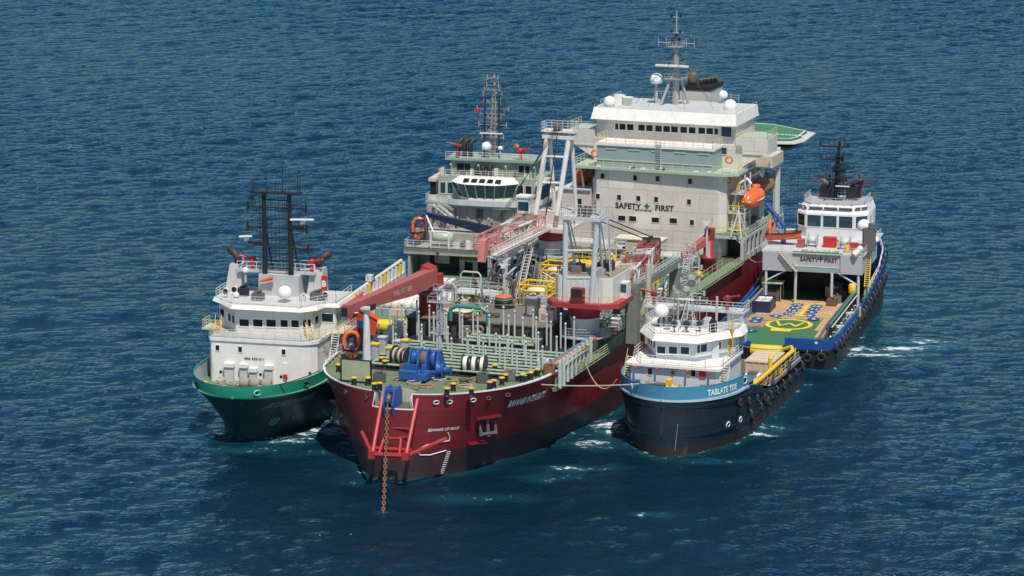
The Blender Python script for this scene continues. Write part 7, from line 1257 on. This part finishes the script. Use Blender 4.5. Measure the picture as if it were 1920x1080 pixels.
    for u, v, mt in ((1018, 690, LGREY), (760, 700, DGREY), (905, 716, DGREY), (1030, 700, RUST), (955, 712, DECKBROWN), (712, 715, DGREY)): p = at(u, v, 'z', 10.5); m = MB(mt); m.bbox(0, 0, 0, 1.3, 1.5, 1.1, .3, .15); m.tube((.3, -.5, 1.1), (.3, .5, 1.3), .2, 7); m.build('deck_locker', E, loc=(p.x, p.y, 10.5))
    m = MB(ROPE)
    for k in range(7): p = at(752 + k * 24, 712 + (k % 3) * 7, 'z', 10.5); m = MB(ROPE if k % 2 else paint('hose_tan', (.36, .25, .17), rough=.9, rust=0)); m.path([(.6 * math.cos(j) * (1 + .1 * j % .4), .8 * math.sin(j * .93), .06 + .02 * j) for j in [i * .5 for i in range(26)]], .07, 5); S.solo(m, 'rope_coil', p.x, p.y, 10.47, 'loose rope coil around the blue windlass on the green foredeck', 'rope', group='rope coils around the blue windlass')
    # scattered machinery and cargo amidships, each lot a thing of its own
    cols = [('green', paint('worn_green', (.05, .16, .11), rust=.3, dirt=.6)), ('yellow', paint('worn_yellow', (.60, .42, .05), rust=.3, dirt=.6)), ('white', WHITE2), ('grey', LGREY), ('rusty', RUST), ('ochre', paint('ochre_paint', (.45, .31, .08), rust=.3, dirt=.6)), ('brown', paint('brown_paint', (.20, .12, .07), rust=.3, dirt=.6)), ('black', BLACK), ('beige', BEIGE), ('pale green', MINT)]
    kinds = ['pump skid', 'pipe bundle', 'drum pallet', 'generator', 'gas bottle rack', 'tote tank', 'valve stand', 'deck winch', 'cargo net']
    used = set(); n = 0; taken = [(-40, 12, 5), (-87, -9, 5)]
    for o in bpy.data.objects:
        if o.type == 'EMPTY' and o.parent is None and o.get('category') in ('tank', 'cabin', 'crane'):
            d = Matrix.Rotation(-S.a, 3, 'Z') @ (o.location - S.o); taken.append((d.x, d.y, 3.2))
    for gx in range(14):
        for gy in range(7):
            x, y = -48.5 - gx * 4.2 + rnd.uniform(-1.2, 1.2), -12.6 + gy * 4.0 + rnd.uniform(-1.1, 1.1)
            if y > 12.6 or any(math.hypot(x - a, y - b) < r for a, b, r in taken) or (x < -101.5) or rnd.random() < .06: continue
            for _ in range(60):
                c, k = rnd.choice(cols), rnd.choice(kinds)
                if (c[0], k) not in used: break
            used.add((c[0], k)); mt = c[1]; m = MB(mt); s = rnd.uniform(.85, 1.25); h = 1.6 * s
            where = ('left' if y < -4 else 'right' if y > 5 else 'middle') + (' of the deck just behind the working deck' if x > -64 else ' of the deck below the rear crane boom' if x > -84 else ' of the deck before the white block')
            if k == 'pump skid': m.use(DGREY).bbox(0, 0, 0, 2.6 * s, 1.6 * s, .25); m.use(mt).bbox(-.5, 0, .25, 1.1, 1.1, 1.0 * s, 0, .15); m.tube((.2, 0, .9), (1.2, 0, .9), .4, 10); m.path([(.9, .3, .9), (.9, .8, 1.2), (.4, .9, 2.0)], .14, 6)
            elif k == 'pipe bundle':
                for i in range(6): m.tube((-2.6, -.6 + .4 * (i % 3) + .2 * (i // 3), .2 + .36 * (i // 3)), (2.6, -.6 + .4 * (i % 3) + .2 * (i // 3), .2 + .36 * (i // 3)), .19, 8)
                m.use(YELLOW).box(-1.5, -1.3, -.9, .9, 0, .9); m.box(1.3, 1.5, -.9, .9, 0, .9)
            elif k == 'drum pallet':
                m.use(WOOD).bbox(0, 0, 0, 1.7, 1.7, .18); m.use(mt)
                for i in range(4): m.lathe([(.36, 0), (.38, .3), (.36, .6), (.36, .95)], (-.42 + .84 * (i % 2), -.42 + .84 * (i // 2), .18), 12)
            elif k == 'generator': m.bbox(0, 0, .2, 2.8 * s, 1.7 * s, h, 0, .12); m.use(DGREY).bbox(0, 0, 0, 3.0 * s, 1.8 * s, .2); m.bbox(.6, 0, h + .2, .8, .8, .25); m.use(BLACK).tube((-.7, .3, h + .2), (-.7, .3, h + 1.0), .12, 6); m.bbox(1.41 * s, 0, .6, .04, 1.0, .8)
            elif k == 'gas bottle rack':
                for i in range(8): m.lathe([(.17, 0), (.17, 1.4), (.06, 1.6), (.06, 1.7)], (-.5 + .34 * (i % 4), -.25 + .4 * (i // 4), .15), 8)
                m.use(YELLOW); m.path([(-.8, -.5, 1.0), (.8, -.5, 1.0), (.8, .5, 1.0), (-.8, .5, 1.0)], .05, 4, True)
                for a in (-.8, .8):
                    for b in (-.5, .5): m.tube((a, b, 0), (a, b, 2.1), .06, 4)
            elif k == 'tote tank':
                m.use(TARP).bbox(0, 0, .2, 1.3 * s, 1.3 * s, 1.3 * s, 0, .12); m.use(mt).bbox(0, 0, 0, 1.5 * s, 1.5 * s, .2)
                for z in (.5, 1.0, 1.5): a = .72 * s; m.path([(-a, -a, z * s), (a, -a, z * s), (a, a, z * s), (-a, a, z * s)], .05, 4, True)
            elif k == 'valve stand':
                m.tube((0, -1.2, .7), (0, 1.2, .7), .22, 8)
                for y_ in (-.8, 0, .8): m.tube((0, y_, 0), (0, y_, 1.9 * s), .14, 7); m.lathe([(.38, -.04), (.38, .04)], (0, y_, 1.9 * s), 10)
                m.path([(0, -1.2, .7), (.6, -1.6, 1.2), (1.2, -1.4, .6), (1.4, -1.0, .1)], .13, 6)
            elif k == 'deck winch': m.use(DGREY).bbox(0, 0, 0, 1.8, 2.4, .3); m.use(mt).lathe([(.85, -.9), (.85, -.75), (.5, -.7), (.5, .7), (.85, .75), (.85, .9)], (0, 0, 1.0), 14, 'y'); m.bbox(0, 1.3, .3, .9, .6, 1.2, 0, .1)
            else:
                m.use(mt)
                for i in range(7): m.smooth = True; m.lathe([(.2, -.3), (.55, -.1), (.5, .25), (.15, .45)], (rnd.uniform(-.9, .9), rnd.uniform(-.8, .8), .35 + .25 * (i % 3)), 7); m.smooth = False
            S.solo(m, k.replace(' ', '_'), x, y, 8.72, f'{c[0]} {k} in the {where}', k.split()[-1], rz=rnd.choice([0, 1.57, rnd.uniform(-.4, .4)])); n += 1
    # upright pipework, hoses and small racks between the machines
    dull = [paint('dull_grey', (.27, .28, .28), rust=.3, dirt=.6), paint('dull_green', (.13, .22, .16), rust=.25, dirt=.6), paint('dull_ochre', (.42, .32, .10), rust=.3, dirt=.6), paint('dull_white', (.55, .53, .48), rust=.3, dirt=.6), paint('dull_brown', (.14, .09, .06), rust=.4, dirt=.6), DGREY]
    for i in range(150):
        x, y = rnd.uniform(-103, -47.5), rnd.uniform(-13.2, 13.0)
        if i > 84: x, y = rnd.uniform(-82, -47.5), rnd.uniform(-13.6, -2)
        if any(math.hypot(x - a, y - b) < r - 1 for a, b, r in taken): continue
        m = MB(rnd.choice(dull)); k = i % 6; h = rnd.uniform(1.2, 3.6) + (1.2 if i > 84 else 0)
        if k == 0:
            for j in range(4): m.tube((0, j * .5, 0), (0, j * .5, h * (1 - .12 * j)), .11, 6)
            m.tube((0, -.2, h * .5), (0, 1.8, h * .5), .07, 5)
        elif k == 1: m.rail([(-1.6, -1.2, 0), (1.6, -1.2, 0), (1.6, 1.4, 0)], 1.2, .06, 3, 1.0)
        elif k == 2: m.path([(0, -1.6, 0), (0, -1.6, h), (0, -1.2, h + .4), (0, 1.0, h + .4), (0, 1.4, h), (0, 1.4, 0)], .14, 6); m.path([(.5, -1.4, 0), (.5, -1.4, h - .4), (.5, 1.2, h - .4), (.5, 1.2, 0)], .09, 6)
        elif k == 3: m.path([(1.5 * math.cos(t) * (.4 + .04 * t), 1.2 * math.sin(t) * (.4 + .05 * t), .15 + .06 * t) for t in [j * .6 for j in range(26)]], .12, 5)
        elif k == 4:
            for j in range(3): m.bbox(rnd.uniform(-.8, .8), rnd.uniform(-.8, .8), 0, .8, .7, rnd.uniform(.6, 1.8), rnd.random(), .06)
        else: m.stair((1.4, 0, 0), (-.6, 0, h), .7, (0, 1, 0)); m.tube((-.6, .4, 0), (-.6, .4, h), .08, 5); m.tube((-.6, -.4, 0), (-.6, -.4, h), .08, 5)
        o = m.build(('pipe_stand', 'guard_rail', 'pipe_arch', 'hose_coil', 'deck_box', 'step_ladder')[k], E, loc=(x, y, 8.71), rz=rnd.choice([0, 1.57, rnd.uniform(-.5, .5)]))
    for i in range(26):      # low fittings over the working deck and the foredeck
        x, y = (rnd.uniform(-45.4, -37), rnd.uniform(-10.6, 7.8)) if i < 17 else (rnd.uniform(-13.5, -8), rnd.uniform(-9, 8))
        if math.hypot(x + 37, y + 9) < 2.4 or (-6 < y < 5 and i >= 17): continue
        m = MB(dull[i % 6]); k = i % 3
        if k == 0: m.bbox(0, 0, 0, rnd.uniform(.6, 1.3), rnd.uniform(.6, 1.4), rnd.uniform(.4, 1.2), 0, .08); m.tube((0, -.3, .5), (0, .5, 1.3), .1, 5)
        elif k == 1: m.path([(.8 * math.cos(t) * (.5 + .04 * t), .8 * math.sin(t) * (.5 + .04 * t), .1 + .03 * t) for t in [j * .6 for j in range(22)]], .09, 5)
        else: m.path([(-1, -.8, 0), (-1, -.8, .7), (0, 0, .9), (1.2, .4, .7), (1.2, .4, 0)], .13, 6); m.lathe([(.3, 0), (.3, .8), (.15, 1.0)], (.2, -.7, 0), 8)
        m.build(('deck_fitting', 'hose_coil', 'pipe_fitting')[k], E, loc=(x, y, 12.79 if i < 17 else 10.46), rz=rnd.random() * 3)
    # pipe runs and light towers
    for i, (y, mt) in enumerate(((-11.5, PGREEN), (-3.2, YELLOW), (6.4, PGREEN), (10.6, TEAL))):
        m = MB(mt); m.path([(-46.5, y, 9.6), (-70, y + .6, 9.6), (-70.5, y + .6, 10.4), (-76, y + .4, 10.4), (-100, y, 9.4)], .2, 7)
        for k in range(10): m.tube((-49 - k * 5, y + .1, 8.7), (-49 - k * 5, y + .1, 9.6), .1, 5)
        m.build('pipe_run', E)
    for x, y, h in ((-58, -6, 7), (-72, 6.5, 8), (-96, 12.0, 7.5), (-66, 12.4, 6), (-100, -6.5, 6)):
        m = MB(LGREY); m.tube((0, 0, 0), (0, 0, h), .16, 6); m.box(-.4, .4, -.8, .8, h, h + .1); m.rail([(-.4, -.8, h), (.4, -.8, h), (.4, .8, h), (-.4, .8, h)], .8, .03, 2, .8, closed=True); m.use(WHITE); m.bbox(.4, 0, h - .4, .3, .6, .4); m.build('light_post', E, loc=(x, y, 8.7))
    for x, y0, y1, z in ((-56, -13, -6, 11.6), (-78, -4, 5, 12.2), (-95, -12, -3, 12.0), (-92, 2, 11, 11.4)):
        m = MB(LGREY if x != -78 else YELLOW)
        for yy in (y0, y1): m.tube((x, yy, 8.7), (x, yy, z), .14, 6); m.tube((x - 3.4, yy, 8.7), (x - 3.4, yy, z), .14, 6)
        m.box(x - 3.5, x + .1, y0 - .1, y1 + .1, z, z + .12); m.rail([(x, y0, z + .12), (x, y1, z + .12), (x - 3.4, y1, z + .12), (x - 3.4, y0, z + .12)], 1.05, .045, 2, 1.4, closed=True); m.stair((x + 2.6, y1 - .6, 8.8), (x + .1, y1 - .6, z + .1), .8, (0, 1, 0)); m.build('access_platform', E)
deck_gear(SB)

def line(name, a, b, sag, r, mt, lab):
    a, b = Vector(a), Vector(b); m = MB(mt); m.path([a.lerp(b, i / 12) - a - Vector((0, 0, sag * 4 * (i / 12) * (1 - i / 12))) for i in range(13)], r, 5); o = m.build(name); o.location = a; return tag(o, lab, 'rope')
line('mooring_line', SA.w(-1.2, -2.2, 7.3), SB.w(-11, -13.4, 10.4), 1.0, .07, paint('dark_rope', (.07, .065, .06), rough=.9, rust=0), 'dark mooring line from the green hulled ship to the red bow')
line('mooring_line', SC.w(-4.6, -1.6, 8.7), SB.w(-16.5, 14.3, 9.7), .3, .075, ROPE, 'pale taut mooring line from the blue bow across the red hull')
line('mooring_line', SC.w(-6.6, -7.4, 8.2), SB.w(-30, 15.6, 9.6), 2.2, .07, ROPE, 'pale slack mooring line hanging beside the pale blue bow')
line('mooring_line', SC.w(-44, 5, 5.0), SD.w(-2.4, -6.5, 3.4), .4, .07, ROPE, 'pale mooring line from the small blue boat stern to the yellow roller')
line('mooring_line', SB.w(-108, 15.1, 8.9), SD.w(-31, -7.0, 9.5), .4, .06, ROPE, 'pale mooring line from the red ship side to the grey bridge deck')
def float_fender(S, x, y, lab, rz=0):
    t = S.thing('floating_fender', x, y, .6, lab, 'fender', rz=rz); t.scale = (.62, .62, .62); m = MB(RUBBER); m.lathe([(.3, -2.6), (1.2, -1.9), (1.3, 0), (1.2, 1.9), (.3, 2.6)], (0, 0, 0), 14, 'x'); m.build('body', t)
    for k in range(5): m = MB(RUBBER); m.path([(-1.7 + k * .85, 1.45 * math.cos(a), 1.45 * math.sin(a)) for a in [i * math.pi / 7 for i in range(14)]], .24, 6, True); m.build('tyre', t)
for sh_, h_ in ((SA, HA), (SB, HB), (SC, HC)):
    rg = h_.ring(0, 60); pts = []
    for (x0, y0, _), (x1, y1, _) in zip(rg, rg[1:]):
        k = max(1, int(math.hypot(x1 - x0, y1 - y0) / 1.5)); pts += [tuple(sh_.w(lerp(x0, x1, i / k), lerp(y0, y1, i / k))[:2]) for i in range(k)]
    WATERLINES.append(pts)
WATERLINES.append([tuple(SD.w(-2.4, -8 + i)[:2]) for i in range(17)] + [tuple(SD.w(-3 - i * 1.5, 9.2)[:2]) for i in range(34)])
build_sea()
